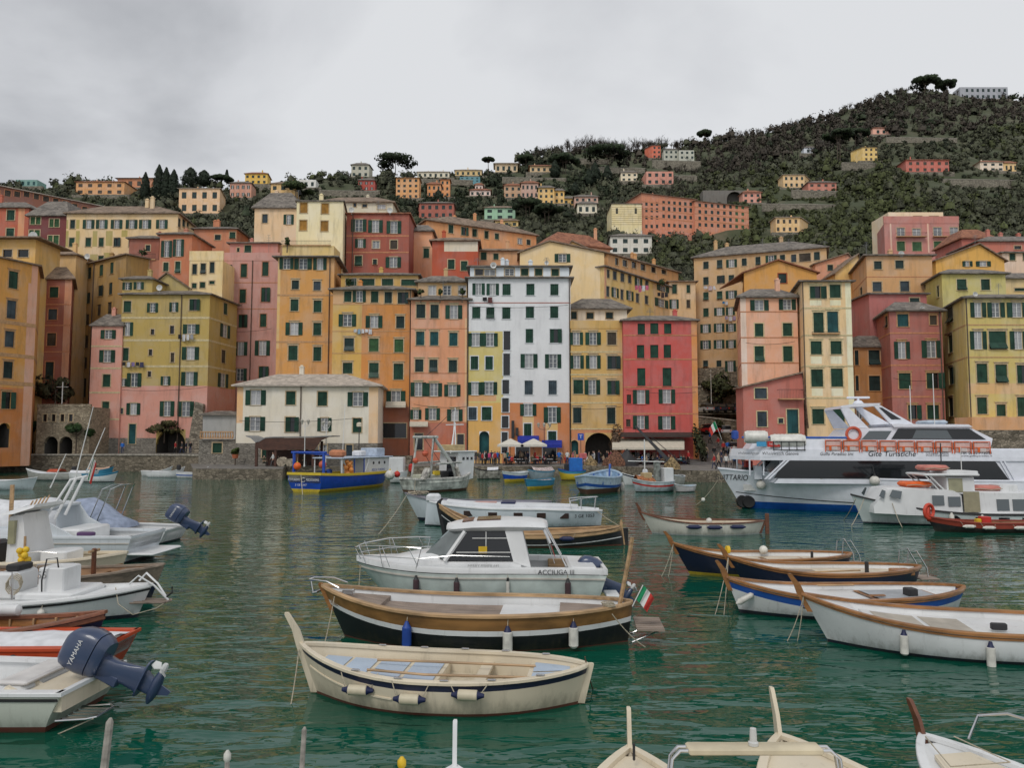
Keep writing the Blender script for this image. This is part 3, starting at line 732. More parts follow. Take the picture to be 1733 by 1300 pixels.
B('two-tone ochre house, yellow on its left and orange on its right, behind the harbour office',562,696,105,491,pc(194,126,52),'B:910 988 718-768g;910 990 780-860O;918 993 897-947g;922 998 988-1037t;925 1000 1076-1125t;1072 1152 686-795O;1080 1162 864-972O;1085 1165 1067-1118t|F:365 450 878-940t;367 453 1043-1105l;373 458 1211-1270l;528 600 868-930g;527 630 1043-1105g;535 640 1205-1270g;718 808 1160-1282O;930 1030 1135-1290D',roof='slate',rh=.9,ov=.6,depth=9,zones=[('F',790,138,990,900,pc(196,155,68)),('F',780,20,1330,138,pc(200,150,90)),('F',1100,822,1340,1500,pc(150,88,60))],bands='F:138 318 465',bcol='beige',bt=.1,chim=1,pipes=(694,),hood=True)
B('low ochre attic with green blinds set back above the two-tone ochre house',575,706,109,466,pc(190,150,70),'B:835 880 730-800g;835 880 820-920g;835 880 970-1045g;840 880 1100-1205g',roof='slate',rh=.5,depth=5,chim=1)
B('brick red house with two pale bands, high up right of the pale yellow tower block',583,690,119,362,pc(156,82,64),'B:437 520 768-865O;442 526 880-975O;447 532 1003-1098O;568 627 793-862O;580 632 908-953P;577 635 1027-1072n;682 748 790-837g;703 738 910-937t;690 760 998-1095O',roof='tile',rh=.15,ov=.3,depth=10,bands='B:548 658',bcol='salmon',bt=.22,chim=0,pipes=(594,))
B('long grey cream house with flat terraces and white railings above the brick red house',532,662,134,343,pc(196,186,160),'B:330 355 780-800b;335 358 840-870b;338 370 940-995P;290 320 600-620t;290 320 650-670t',roof='brown',rh=1.8,depth=12,chim=1)
B('peach house with three green shutters squeezed right of the brick red house',690,730,125,392,pc(214,152,108),'B:530 590 1143-1178g;645 710 1143-1177g;632 695 1247-1285g',roof='slate',rh=1.6,depth=9,chim=0,hood=True)
B('brick orange house with whitewashed upper wall and two green shutters below the long orange house',730,808,117,408,pc(176,78,46),'B:708 770 1412-1453g;718 780 1497-1540g',roof='brown',rh=1.0,depth=9,zones=[('B',1385,585,1600,652,pc(205,190,165))],chim=1)
B('long orange house with green shutters under a tiled roof, behind the brick orange house',720,908,(130,140),373,pc(205,142,86),'B:475 530 1415-1445g;488 545 1500-1530g;500 555 1575-1605g;515 568 1655-1680g|C:738 790 0-28g;752 803 78-106g;768 808 148-175g;893 945 55-92g;900 943 138-172g;800 840 300-330P;810 845 360-385t',roof='brown',rh=2.0,depth=10,chim=3)
B('tan house with balcony and green shutters behind the attic of the white house',800,884,121,425,pc(196,146,100),'C:893 945 55-92g;900 943 138-172g',roof='brown',rh=.7,depth=7,chim=1)
B('salmon house with dark blue shutters and brick coloured ground floor left of the white house',695,793,104,508,pc(208,142,100),'G:137 230 98-155t;138 232 192-245t;142 235 294-400O;320 412 95-150T;322 413 190-242T;326 415 318-370T;505 588 89-143t;506 590 184-237t;508 592 314-367t;660 752 54-160O;662 752 162-266O;675 752 285-389O;840 905 60-127O;830 910 158-252O;836 917 304-403O;1005 1100 370-412D;1000 1110 85-140D',roof='slate',rh=.9,ov=.55,depth=9,zones=[('G',20,930,450,1500,pc(180,102,74)),('G',420,230,450,930,pc(214,170,120))],bands='G:300 598 925',bcol='salmon',bt=.1,pipes=(791,),chim=0,hood=True)
B('tan attic with planted balcony and three glazed doors above the salmon house',706,790,107,478,pc(186,146,92),'B:880 945 1280-1330P;880 945 1380-1430P;880 945 1480-1530P',roof='slate',rh=1.1,depth=6,chim=1)
B('tall white house with a yellow lower left panel and a column of dark openings',792,966,104,471,pc(203,203,204,1.25),'G:0 75 472-552O;0 77 567-645O;2 78 672-724g;2 78 830-884g;4 79 990-1044g;158 233 470-522g;158 232 563-617g;160 235 670-723g;155 230 828-880g;155 230 989-1043g;303 395 825-876g;303 395 988-1040g;470 562 795-901O;472 564 957-1060O;645 740 820-872b;647 740 979-1032b;803 882 792-893O;826 928 948-1058O;932 1018 815-863g;985 1050 975-1030g;333 418 443-540O;333 418 540-636O;485 573 460-508g;487 574 557-607g;657 742 432-530O;657 740 530-633O;825 910 440-500b;825 912 534-597g;985 1180 516-582A;315 443 680-722D;465 613 678-720D;642 736 672-714D;765 858 669-713D;885 963 668-710D;990 1130 665-706D;1090 1190 760-850D;1090 1190 940-1030D',roof='slate',rh=.3,ov=.5,depth=9,zones=[('G',425,318,676,795,pc(196,178,100)),('G',425,795,668,1500,pc(208,160,78)),('G',668,795,1110,1500,pc(192,118,66)),('G',805,885,880,1030,pc(205,165,95)),('G',960,930,1040,1050,pc(205,165,95)),('G',440,745,630,785,pc(205,150,90))],bands='G:128',bcol='red',bt=.1,pipes=(964,),chim=0,stain=.16,trim=plain('white_trim',(.66,.68,.69),.8))
B('low white attic with green shutters and glazed loggia on top of the tall white house',795,964,105.5,452,pc(196,203,208),'C:1005 1048 15-70D;1007 1050 78-150P;1005 1050 215-275P;1005 1050 323-370g;1005 1050 416-463g;1005 1052 527-573g',roof='slate',rh=.3,ov=.5,depth=5,chim=3,stain=.16)
B('mustard yellow house over an orange arched ground floor, right of the tall white house',964,1054,104,556,pc(196,156,82),'G:325 408 1115-1205O;325 408 1225-1325O;325 408 1370-1430n;477 567 1117-1210O;477 567 1230-1322O;480 570 1370-1430t;640 735 1145-1207g;640 740 1220-1320O;645 740 1370-1425g;827 930 1142-1197t;827 935 1368-1424t;995 1200 1222-1405V;1045 1140 1125-1177A',roof='flat',parapet=1.1,depth=9,bands='G:455 607 795 970',bcol='cream',zones=[('G',1090,975,1480,1500,pc(196,124,74))],bt=.18,hood=True)
B('white attic with three small shutters and hipped slate roof behind the mustard yellow house',962,1062,110,524,pc(212,196,170),'G:185 237 1130-1165t;192 235 1233-1277t;193 233 1360-1408t',roof='slate',rh=1.8,ov=.7,depth=8,chim=0)
B('coral red house with pale storey lines and orange corner strip beside the street gap',1055,1180,103,543,pc(190,82,74),'H:268 340 232-282g;265 337 318-370g;265 335 410-457g;410 498 227-278g;408 497 318-370g;408 496 407-455g;563 683 230-285g;562 685 400-458g;710 803 203-308O;705 800 375-480O;740 800 160-190n;882 970 203-305O;885 973 372-480O;905 955 155-187n',roof='slate',rh=.9,ov=.4,depth=9,bands='H:345 505 690 868',bcol='salmon',bt=.17,zones=[('H',600,200,660,1500,pc(205,135,66))],trim=plaster(pc(196,80,72)),chim=1)
B('pale yellow gabled house with one attic window behind the tall white house',880,1024,116,428,pc(220,194,126),'C:890 960 548-648O',roof='brown',gable=(930,409),depth=12,stain=.2)
B('long yellow tenement with dark shutters running back from the pale yellow gabled house',1024,1134,(115.5,131),452,pc(208,172,92),'C:1010 1065 895-912b;1018 1078 935-960b;1030 1090 985-1010b;1040 1100 1035-1058b;1050 1130 1080-1127O;1070 1130 1150-1172b;1120 1190 890-912b;1130 1195 925-970O;1145 1210 985-1006b;1155 1215 1025-1068O;1170 1230 1088-1110b;1183 1240 1148-1170b;1100 1155 1228-1305O;1205 1260 1215-1300O',roof='slate',rh=.2,ov=.5,depth=14,sr=None,zones=[('C',870,900,892,1400,pc(206,140,96)),('C',1205,900,1320,1400,pc(210,170,112))],chim=0)
B('flat cream end house with quoined corners and green shutters closing the long yellow tenement',1134,1179,131,477,pc(212,174,122),'C:1110 1170 1330-1360g;1110 1165 1425-1450g;1210 1270 1310-1370O;1213 1265 1425-1450n',roof='brown',rh=.3,depth=9,chim=0)
B('set back penthouse row with dark terrace openings on the long yellow tenement',1030,1150,(121,135),430,pc(190,140,84),'C:930 980 950-970D;945 990 1000-1030D;955 1000 1060-1090D;970 1015 1120-1150D;985 1030 1190-1220D;1000 1040 1260-1290D',roof='brown',rh=.8,depth=6,chim=3)
B('low house with a salmon tiled roof behind the pale yellow gable',927,1034,(132,137),410,pc(200,140,96),'',roof='tile',rh=2.6,depth=9,chim=1)
B('small yellow gabled house peeping out behind the roof of the pale yellow gabled house',955,1003,122,425,pc(208,164,84),'',roof='brown',gable=(968,409),depth=8)
B('long beige tenement with many green shutters and washing lines behind the street gap',1177,1404,(134,126.5),437,pc(190,152,102),'D:975 1013 92-118t;968 1010 162-188t;965 1005 210-262O;958 997 288-314t;952 992 358-384t;945 985 412-465O;940 970 483-510t;938 978 541-567b;932 975 583-640n;927 968 658-687t;1055 1095 92-118t;1048 1088 162-188t;1043 1085 222-248t;1040 1078 288-312t;1133 1173 92-118g;1128 1168 162-188g;1123 1165 208-262O;1215 1258 92-118g;1210 1252 148-200O;1208 1250 208-252O|H:270 328 652-720O;267 323 742-810O;265 320 823-887O;380 436 652-720O;376 433 742-810O;375 430 823-887O;515 555 670-702t;513 555 760-790t;515 588 818-885O',roof='slate',rh=2.2,ov=.5,depth=12,chim=3,zones=[('H',560,560,900,720,stone_mat('rubble'))])
B('ochre gabled house with red edged roof and single dark window above the peach house',1262,1386,112,462,pc(200,142,58),'D:1022 1085 475-517t',roof='tile',gable=(1316,441),depth=12,trim=plain('rust_trim',lin((.62,.3,.18)),.8),sl=(1259,124))
B('small salmon gabled house with two small windows left of the tan tenement',1384,1452,126,447,pc(206,140,102),'D:992 1022 727-755t;995 1022 778-800t',roof='brown',gable=(1434,430),depth=9)
B('yellow house with slanted roofline beside the tan tenement',1418,1462,121,462,pc(214,172,92),'I:190 230 572-582D',roof='brown',gable=(1452,431),depth=9)
B('peach house with cream quoined corner left of the tall narrow cream tower house',1255,1352,99,504,pc(222,160,124),'H:110 180 985-1103O;105 175 1175-1285O;265 353 1013-1072g;262 350 1201-1263g;420 520 1013-1075g;420 520 1203-1265g',roof='slate',rh=1.5,ov=.5,depth=10,bands='H:188 360 530',bcol='salmon',bt=.14,zones=[('H',900,90,960,700,pc(215,195,160))],chim=1,sl=(1249,109),trim=BAND['cream'],ref=620)
B('coral annex with a sloping roof, a balcony and blue doors below the peach house',1256,1358,96,656,pc(184,104,88),'H:695 767 1013-1095b;855 955 1030-1095b;838 1000 1230-1303T;898 932 1172-1203b',roof='brown',gable=(1357,632),depth=3,trim=BAND['cream'],zones=[('H',1080,690,1340,770,pc(184,104,88))])
B('tall narrow cream tower house with pale quoins, panels below its windows and a flared base',1361,1444,96.5,477,pc(218,190,124),'I:330 415 305-380g;322 410 437-512g;507 643 330-398g;503 642 422-495T;700 788 312-385g;697 787 444-518g;885 1003 315-393g;883 1003 447-526g;1152 1252 323-400g;1152 1252 458-537g',roof='slate',rh=.5,ov=.5,depth=9,sl=(1346,104),wl='I:395 470 222-230t;540 620 222-230t;700 770 222-230t',bands='I:478 660 865 1078',bcol='cream',bt=.2,zones=[('I',555,310,640,1300,pc(222,208,170)),('I',305,425,383,460,pc(222,208,170)),('I',440,425,512,460,pc(222,208,170)),('I',312,800,385,850,pc(222,208,170)),('I',444,800,518,850,pc(222,208,170)),('I',318,1012,392,1065,pc(222,208,170)),('I',450,1012,526,1065,pc(222,208,170))],trim=BAND['cream'],chim=0,pipes=(1361,),ref=620,hood=True)
B('tan tenement with rust streaked panels and green shutters rising behind the rose red house',1470,1582,109,433,pc(196,148,94),'I:165 220 733-785t;160 215 876-930t;302 368 724-785b;297 368 908-968b',roof='slate',rh=.4,ov=.5,depth=10,sl=(1444,121),wl='I:340 395 640-656t;450 550 660-685n;450 550 615-630n',bands='I:270',bcol='salmon',bt=.1,chim=1,ref=560)
B('narrow brown ochre house between the cream tower house and the rose red house',1446,1507,102,588,pc(176,120,62),'I:760 860 600-630t;757 858 697-772t;930 1030 600-632t;930 1030 700-775t;1110 1220 610-655P',roof='slate',rh=1.6,ov=.4,depth=6,chim=0,trim=plaster(pc(186,140,90)),ref=620)
B('rose red house with pale bands and green shutters behind the ferry bridge',1508,1597,97,527,pc(166,98,86),'I:520 602 890-962T;530 590 1105-1152n;703 817 870-968O;697 810 1053-1178O;912 1017 900-977g;912 1015 1085-1163g;1123 1220 960-1020g;1125 1220 1088-1167g',roof='slate',rh=1.5,ov=.5,depth=9,sl=(1474,108),wl='I:450 505 712-727t;415 475 750-765t;530 610 808-825t;580 660 715-730n',bands='I:645 860 1070',bcol='salmon',bt=.2,trim=BAND['beige'],pipes=(1592,),chim=0,ref=620,hood=True)
B('mauve pink attic with a flat slate roof above the rose red house',1474,1572,104,498,pc(170,100,94),'I:412 440 972-1035t',roof='slate',rh=.4,ov=.4,depth=7,chim=0)
B('big yellow green house with potted window boxes and long side wall at the right edge',1637,1790,92,505,pc(194,172,94),'K:148 265 197-315O;148 265 333-460O;148 265 487-640O;372 517 195-320O;372 517 342-480g;372 517 508-640O;633 780 245-333g;635 780 396-485g;640 785 562-650g;897 1027 250-328g;950 1043 402-475g;897 1045 566-650g',roof='slate',rh=.8,ov=.5,depth=10,sl=(1600,101),wl='K:188 310 10-60g;405 545 23-57g;658 795 27-62t;900 1045 27-62t',bands='K:325 580',bcol='beige',bt=.14,zones=[('K',160,785,700,868,pc(206,165,105))],pipes=(1638,),chim=0,ref=620,hood=True)
B('tan terrace wall with railing posts at the foot of the big yellow green house',1640,1800,89,706,pc(205,150,98),'',roof='flat',depth=3.5,zones=[('P',1630,728,1800,2100,stone_mat('rubble'))])
B('lime yellow house with two dark green shutters behind the big yellow green house',1595,1703,102,464,pc(186,172,92),'J:905 1035 957-1065g;905 1035 1233-1340g',roof='slate',rh=1.1,ov=.5,depth=9,sl=(1545,114),wl='J:920 1030 568-592t;980 1120 722-750t',chim=0,ref=500,trim=BAND['cream'])
B('golden yellow gabled house with a small attic window and washing on the right',1590,1707,113,441,pc(210,158,64),'J:690 760 1020-1130O;690 760 1180-1340O;550 610 1243-1287t',roof='brown',gable=(1656,414),depth=10)
B('pink apartment block with balconies and green blinds on the slope at upper right',1504,1632,165,378,pc(184,118,106),'J:310 415 262-350P;320 415 442-535P;305 405 683-780P;305 410 877-970P;470 580 262-350l;475 580 440-545l;468 575 690-780l;465 570 876-975b',roof='flat',parapet=1.6,depth=12,sl=(1488,176),zones=[('J',183,250,200,600,pc(215,180,140)),('J',615,250,632,600,pc(215,180,140)),('J',1028,250,1060,600,pc(215,180,140))])
B('cream penthouse with two dark blinds on top of the pink apartment block',1512,1606,168,359,pc(216,200,150),'J:172 235 452-550t;172 230 637-740t',roof='flat',depth=8,stain=.2)
B('rose house with slate roof at the right edge above the golden yellow gable',1664,1790,133,409,pc(186,108,88),'J:520 560 1620-1700D',roof='slate',rh=1.4,depth=9,chim=3)
B('low red roofed house between the pink apartment block and the rose house',1636,1690,140,404,pc(176,96,80),'',roof='tile',rh=2.2,depth=9,chim=0)
B('white house front with green shutters at the right edge beside the golden yellow gable',1704,1800,119,428,pc(214,190,150),'J:605 690 1565-1632g;605 690 1720-1790g',roof='slate',rh=.5,depth=8,chim=1)
B('cream house with low slate roof, far right edge, above the big yellow green house',1700,1800,105,472,pc(208,176,112),'J:1015 1045 1625-1740g',roof='slate',rh=1.0,depth=6,chim=1)
B('olive and pink house with cream bands on the promenade, its lower storeys pink over stone',203,352,112,499,pc(174,148,74),'E:118 192 825-873g;130 192 983-1052O;125 188 1132-1187O;102 180 1263-1312g;258 348 785-885O;305 340 1005-1028D;283 335 1133-1160D;270 335 1222-1328O;427 515 812-857g;440 480 992-1014D;460 525 1137-1162n;420 508 1217-1324O;598 688 850-940O;635 685 780-845O;585 622 985-1007D;617 678 1075-1133O;590 680 1210-1316O;832 868 798-820b;798 875 845-934O;785 885 1068-1160O;788 887 1187-1290O;935 1070 858-905T;975 1160 1040-1235V',roof='slate',rh=.9,ov=.5,depth=10,sr=(399,121),wr='E:132 208 1490-1517g;275 360 1468-1530O;443 530 1477-1503n;600 692 1452-1518O',bands='E:228 378 552',bcol='cream',bt=.3,zones=[('E',700,682,1400,1030,pc(200,138,120)),('E',700,1030,1400,1500,stone_mat('base',(.17,.155,.13),(.29,.265,.225),2.2))],pipes=(305,),chim=0,zb=2.0,ref=620)
B('olive top storey with small windows and own slate roof on the promenade house',203,254,112.6,473,pc(174,148,74),'A:860 908 808-878O;858 905 895-956O',roof='slate',rh=.7,depth=6,bands='A:962',bcol='cream',bt=.28,zb=10,chim=1)
B('olive gable wall with a pale sloping band rising behind the promenade house',250,317,117,488,pc(172,152,92),'',roof='brown',gable=(283,463),depth=8,zb=10)
B('pink wing with cream bands and green shutters at the left of the promenade house',152,204,111.7,552,pc(202,140,120),'E:310 368 675-770O;445 525 665-765O;605 688 685-735g;788 870 680-727g;960 1115 650-692D',roof='slate',rh=1.9,ov=.3,depth=7,bands='E:418 565 727 905',bcol='cream',bt=.22,zones=[('E',500,1030,900,1500,stone_mat('base'))],zb=2.0,chim=1,ref=650)
B('cream harbour office with green shutters and a low hipped pale roof beside the jetty',401,640,98,654,pc(206,196,176),'F:713 810 222-352O;717 808 488-552g;722 815 700-762g;725 818 903-1032O;890 983 217-346O;892 990 484-547g;895 985 700-790O;898 993 933-993g;1075 1160 890-930b;1075 1160 710-760P;1075 1160 330-380g',roof='pale',rh=1.6,ov=.6,depth=9,sr=(651,107),zones=[('F',100,690,202,930,pc(214,166,110)),('F',1040,690,1140,1070,pc(214,176,130)),('F',100,1065,1140,1500,stone_mat('base'))],pipes=(511,),chim=1,stain=.22,zb=1.0,ref=680)
B('low rubble stone annex with green shutter and balustrade left of the harbour office',337,401,99.5,744,pc(170,160,140),'E:1065 1130 1418-1478g',roof='flat',depth=6,zones=[('E',1000,1030,1700,1500,stone_mat('base'))],zb=1.0,ref=740)
B('grey lean-to with a slate roof behind the balustraded terrace',343,399,105.6,703,pc(150,150,148),'',roof='slate',rh=.5,depth=5,chim=0,zb=2.0,ref=720)
B('little rubble stone fort with small windows over two big arches on the left promenade',62,152,106.5,689,stone_mat('fort',(.2,.16,.11),(.42,.35,.25),2.2),'E:873 920 288-312D 345-370D 404-428D 460-485D;1020 1140 292-385V;1020 1140 395-482V',roof='flat',depth=8,zones=[],zb=2.2,parapet=.4,ref=720)
TREE_CLEAR=[];GW=[]
def V(label,x0,x1,yt,yb,floors,cols,col,roof='brown',code='t',rh=1.7,side=0,depth=None,D=None,ang=0.0,name='villa',sill=False,ov=.7,chim=1,wfr=.45,hfr=.5):
 p=hit((x0+x1)/2,yb+2.5)
 D=D or p.y
 w=(x1-x0)/FPX*D
 dep=depth or max(6,min(w*.7,14))
 Da,Db=D*(1-ang),D*(1+ang)
 ws='P:'
 hh=(yb-yt)
 fy=hh/floors
 for f in range(floors):
  ya=yt+f*fy+fy*(1-hfr)*.55;yc=ya+fy*hfr
  ws+=f'{ya:.2f} {yc:.2f}'
  for c in range(cols):
   cw=(x1-x0)/cols;xa=x0+c*cw+cw*(1-wfr)/2
   ws+=f' {xa:.2f}-{xa + cw * wfr:.2f}{code}'
  ws+=';'
 zb=H_CAM+ray(866,yb+6)[1]*D-3
 sr=sl=None
 if side>0:sr=(x1+side,D+dep*1.2)
 if side<0:sl=(x0+side,D+dep*1.2)
 TREE_CLEAR.append((x0-3,x1+3+max(side,0),yt-2,yb-1,D-1))
 r=B(label,x0,x1,(Da,Db),yt,col,ws,zb=zb,depth=dep,sr=sr,sl=sl,roof=roof,rh=rh,far=True,name=name,ref=330,chim=chim,sill=False,ov=ov)
 a,b_=pxy(x0-7,D-2.2,330)-Vector(r[0].location[:2]),pxy(x1+9,D-2.2,330)-Vector(r[0].location[:2]);zt2=H_CAM+ray(866,yb)[1]*D-zb-.3
 MB().prism([(a.x,a.y,-3),(b_.x,a.y,-3),(b_.x,a.y,zt2),(a.x,a.y,zt2)],(0,2.0,0)).build('garden_wall',stone_mat('garden',(.12,.105,.08),(.30,.27,.21),1.2),r[0])
 return r
V('bright yellow villa with terracotta roof on the skyline right of the cypresses',414,452,294,312,2,4,pc(214,170,50),'tile',side=6)
V('salmon villa with white windows below the bright yellow villa',389,425,310,335,2,4,pc(196,138,112),'slate',side=8,code='O')
V('large peach villa with two tall storeys and a balcony right of the cypress group',303,372,319,362,2,4,pc(222,176,130),'pale',side=10,rh=.6)
V('long orange house with terracotta roof on the skyline at upper left',128,210,308,330,2,5,pc(206,148,90),'tile',code='n')
V('orange villa with broad eaves behind the long orange house on the skyline',198,258,302,318,1,4,pc(196,130,88),'brown',side=6,ov=1.2,code='n')
V('yellow villa with small windows half hidden by a round pine',458,500,311,338,2,3,pc(214,172,104),'brown')
V('small white house with dark openings above the round pine',502,534,304,318,1,3,pc(206,204,196),'flat',chim=0)
V('grey stone villa with a gabled top on the skyline left of the big umbrella pine',594,624,279,300,2,3,pc(176,172,152),'slate',side=6,rh=2)
V('small red villa with white windows below the grey stone villa',606,634,305,323,2,3,pc(172,70,56),'slate',code='O',side=3)
V('square orange block of four storeys on the hill below the big umbrella pine',670,709,301,336,4,4,pc(210,150,88),'brown',rh=.4)
V('orange villa right of the square orange block',723,746,312,334,2,3,pc(212,140,76),'tile')
V('slim orange tower of the orange villa on the hill',745,761,304,334,3,2,pc(214,142,80),'tile',rh=.8,chim=0)
V('red brick house with slate roof on the hill above the long orange house',710,768,344,370,2,5,pc(166,92,74),'slate',side=-3)
V('pink villa with bright red roof tower on the hill left of centre',795,830,322,332,1,4,pc(220,190,176),'tile',ov=.8)
V('little pink tower with a red roof above the pink villa',804,817,313,323,1,2,pc(220,190,176),'tile',chim=0)
V('mint green house on the hill left of the umbrella shaped pine clump',820,872,352,372,2,3,pc(146,186,152),'brown')
V('yellow cottage below the mint green house',838,877,374,384,1,3,pc(206,170,92),'brown',chim=0)
V('tan house at the left end of the hillside row',853,883,314,335,2,3,pc(190,150,114),'tile')
V('mauve grey house second in the hillside row',882,911,310,336,2,4,pc(188,150,130),'tile')
V('yellow house third in the hillside row',911,938,318,346,3,3,pc(216,180,92),'slate')
V('yellow house with grey roof fourth in the hillside row',938,955,323,345,2,2,pc(220,182,88),'slate',chim=0)
V('yellow cottage at the right end of the hillside row',953,974,336,348,1,2,pc(214,172,84),'slate',chim=0)
V('mauve pink house right of the hillside row',972,1012,333,352,2,4,pc(190,150,130),'slate')
V('white villa with shallow roof in front of the mauve pink house',977,1010,345,362,1,3,pc(214,204,178),'slate',ov=.9)
V('pale house with green awning and brown shutters at the foot of the striped church',1032,1102,400,430,2,4,pc(200,194,180),'slate',side=-4)
V('salmon villa with scaffolding roof on the hill right of the cypresses',1094,1140,290,313,2,4,pc(200,134,112),'flat',side=-8)
V('pale yellow villa left of the salmon villa on the hill',1051,1079,292,307,2,3,pc(222,208,160),'slate')
V('red tower house with pale corners high on the hill',1104,1119,246,268,3,2,pc(204,102,70),'slate',side=-12,rh=.5,chim=0)
V('grey castle like villa on the hill beside the red tower house',1124,1148,253,277,3,3,pc(172,172,156),'slate',rh=1.4)
V('stepped grey stone villa right of the castle like villa',1150,1176,254,278,3,3,pc(176,176,160),'flat',chim=0)
V('yellow villa with hipped roof on the slope above the beige tenement',1312,1352,368,394,2,4,pc(220,184,112),'pale',side=14,code='n',rh=.6)
V('angled yellow villa on the slope left of the salmon red house',1326,1362,296,318,2,4,pc(214,182,114),'pale',side=10,rh=.5)
V('salmon red villa with slate roof right of the angled yellow villa',1368,1416,309,327,2,4,pc(192,120,98),'slate',code='n')
V('yellow villa with dark roof and three rows of windows on the right slope',1462,1487,249,273,3,3,pc(214,178,92),'slate',side=-20,code='n',rh=.5)
V('little pink villa with red roof highest on the right slope',1481,1511,217,228,1,3,pc(220,160,136),'tile')
V('red villa with arches on the right slope',1535,1608,271,292,2,6,pc(188,100,82),'tile',code='n')
V('cream villa far right on the slope',1661,1700,274,290,2,3,pc(214,200,160),'tile')
V('yellow annex beside the cream villa far right on the slope',1700,1722,276,291,1,3,pc(214,176,110),'tile',chim=0)
V('small pink house beside the railway tunnel arch',1257,1288,326,344,2,3,pc(206,140,118),'tile')
V('tiny white hut with slate roof alone on the wooded slope',1363,1383,250,260,1,2,pc(200,204,210),'slate',chim=0)
V('beige terraced houses on the skyline left of centre',706,760,291,301,1,6,pc(206,196,170),'pale',chim=2)
V('ochre and white terraced houses on the skyline right of the beige terraces',770,815,288,298,1,5,pc(206,176,116),'pale',chim=1)
V('chalet with a broad pale roof on the skyline at centre',838,876,277,292,1,4,pc(206,186,132),'pale',ov=1.4,chim=0)
V('low yellow villa among pines right of the chalet',897,936,281,292,1,4,pc(206,180,120),'tile',ov=1)
V('glazed teal scaffolded house below the terraced houses',778,812,299,313,3,4,pc(90,140,150),'flat',code='T',chim=0)
V('teal roofed greenhouse on the skyline at upper left',25,62,304,316,1,4,pc(110,150,140),'flat',code='T',chim=0)
V('long grey modern hotel terrace on the very top of the hill',1632,1714,147,168,2,9,pc(150,152,158),'flat',chim=0,code='t')
V('flat roofed beige house with a yard on the right slope',1598,1632,304,312,1,4,pc(206,196,176),'flat',chim=0)
p=hit(1120,404);DC=p.y
TREE_CLEAR.append((1022,1275,300,400,DC))
r_,F_,zt_=B('pale yellow church wall with thin horizontal stripes beside the big orange convent',1035,1086,DC-2,345,pc(226,206,138),'P:352 362 1042-1046t;352 362 1074-1078t',zb=p.z-20,depth=16,roof='slate',rh=.8,far=True,sl=(1027,DC+14),ref=360,name='church',cat='church',chim=0)
off=r_.location
for k in range(9):
 z=zt_-1.6-k*0.95
 m2=MB();m2.prism([F_.w(0,z,-.03)-off,F_.w(F_.len,z,-.03)-off,F_.w(F_.len,z,.01)-off,F_.w(0,z,.01)-off],(0,0,.16));m2.build('string_course',plain('church_stripe',lin((.62,.5,.3)),.8),r_)
ws='P:'
for(xa,xb,ya,yb2,n)in((1090,1112,342,346,2),(1120,1174,337,345,5),(1180,1204,346,352,3)):pass
rows=[(338,344),(348,355),(361,367),(376,382)]
for(ya,yb2)in rows:
 for k in range(6):
  x=1121+k*9.2;dy=(x-1090)*0.055
  ws+=f'{ya + dy:.1f} {yb2 + dy:.1f} {x:.1f}-{x + 4.2:.1f}t;'
 for k in range(3):
  x=1092+k*9;dy=4
  ws+=f'{ya + dy:.1f} {yb2 + dy:.1f} {x:.1f}-{x + 4:.1f}t;'
r_,F_,zt_=B('big orange convent with pale window frames and five rows of windows across the hill',1086,1178,(DC,DC+9),327,pc(196,126,92),ws,zb=p.z-20,depth=16,roof='brown',rh=.6,far=True,ref=360,name='convent',cat='building',trim=BAND['salmon'],chim=2,ov=.7,bands='P:346 358 371',bcol='salmon',bt=.5)
ws='P:'
for(ya,yb2)in[(346,352),(357,363),(368,374),(379,385)]:
 for k in range(8):
  x=1182+k*10.4;dy=(x-1180)*0.05-2
  ws+=f'{ya + dy:.1f} {yb2 + dy:.1f} {x:.1f}-{x + 4.6:.1f}{"l" if k > 5 else "t"};'
B('lower right wing of the big orange convent stepping down behind the trees',1176,1267,(DC+7,DC+16),340,pc(198,128,94),ws,zb=p.z-20,depth=14,roof='brown',rh=.5,far=True,ref=360,name='convent_wing',cat='building',trim=BAND['salmon'],chim=1,ov=.7,bands='P:355 366 377',bcol='salmon',bt=.5)
B('low salmon terrace building with three doors at the foot of the orange convent',1108,1170,(DC-8,DC-2),388,pc(204,124,92),'P:396 404 1120-1126t;397 405 1142-1148t;392 396 1130-1136t;398 404 1158-1163t',zb=p.z-22,depth=6,roof='flat',far=True,ref=360,name='annex',cat='building',trim=BAND['salmon'])
q=hit(1245,345);TREE_CLEAR.append((1195,1262,318,345,q.y))
B('dark railway tunnel arch in a grey retaining wall on the wooded slope',1190,1262,q.y,322,pc(110,105,98),'P:324 348 1230-1257V',zb=q.z-6,depth=8,roof='flat',far=True,ref=340,name='tunnel_portal',cat='tunnel',stain=.5)
for(x0,x1,y0,y1)in((1590,1722,303,313),(1000,1092,283,290),(1104,1186,271,284),(1425,1492,275,283),(1340,1420,322,330),(950,1030,268,273),(1500,1620,232,237),(1100,1180,296,302),(700,800,303,308),(850,960,300,305),(1290,1420,345,351),(540,640,322,328)):
 q=hit((x0+x1)/2,y1+2);D=q.y-3;TREE_CLEAR.append((x0,x1,y0-1,y1,D+1));GW.append((x0,x1,D,y0,y1))
RS=np.random.RandomState(5)
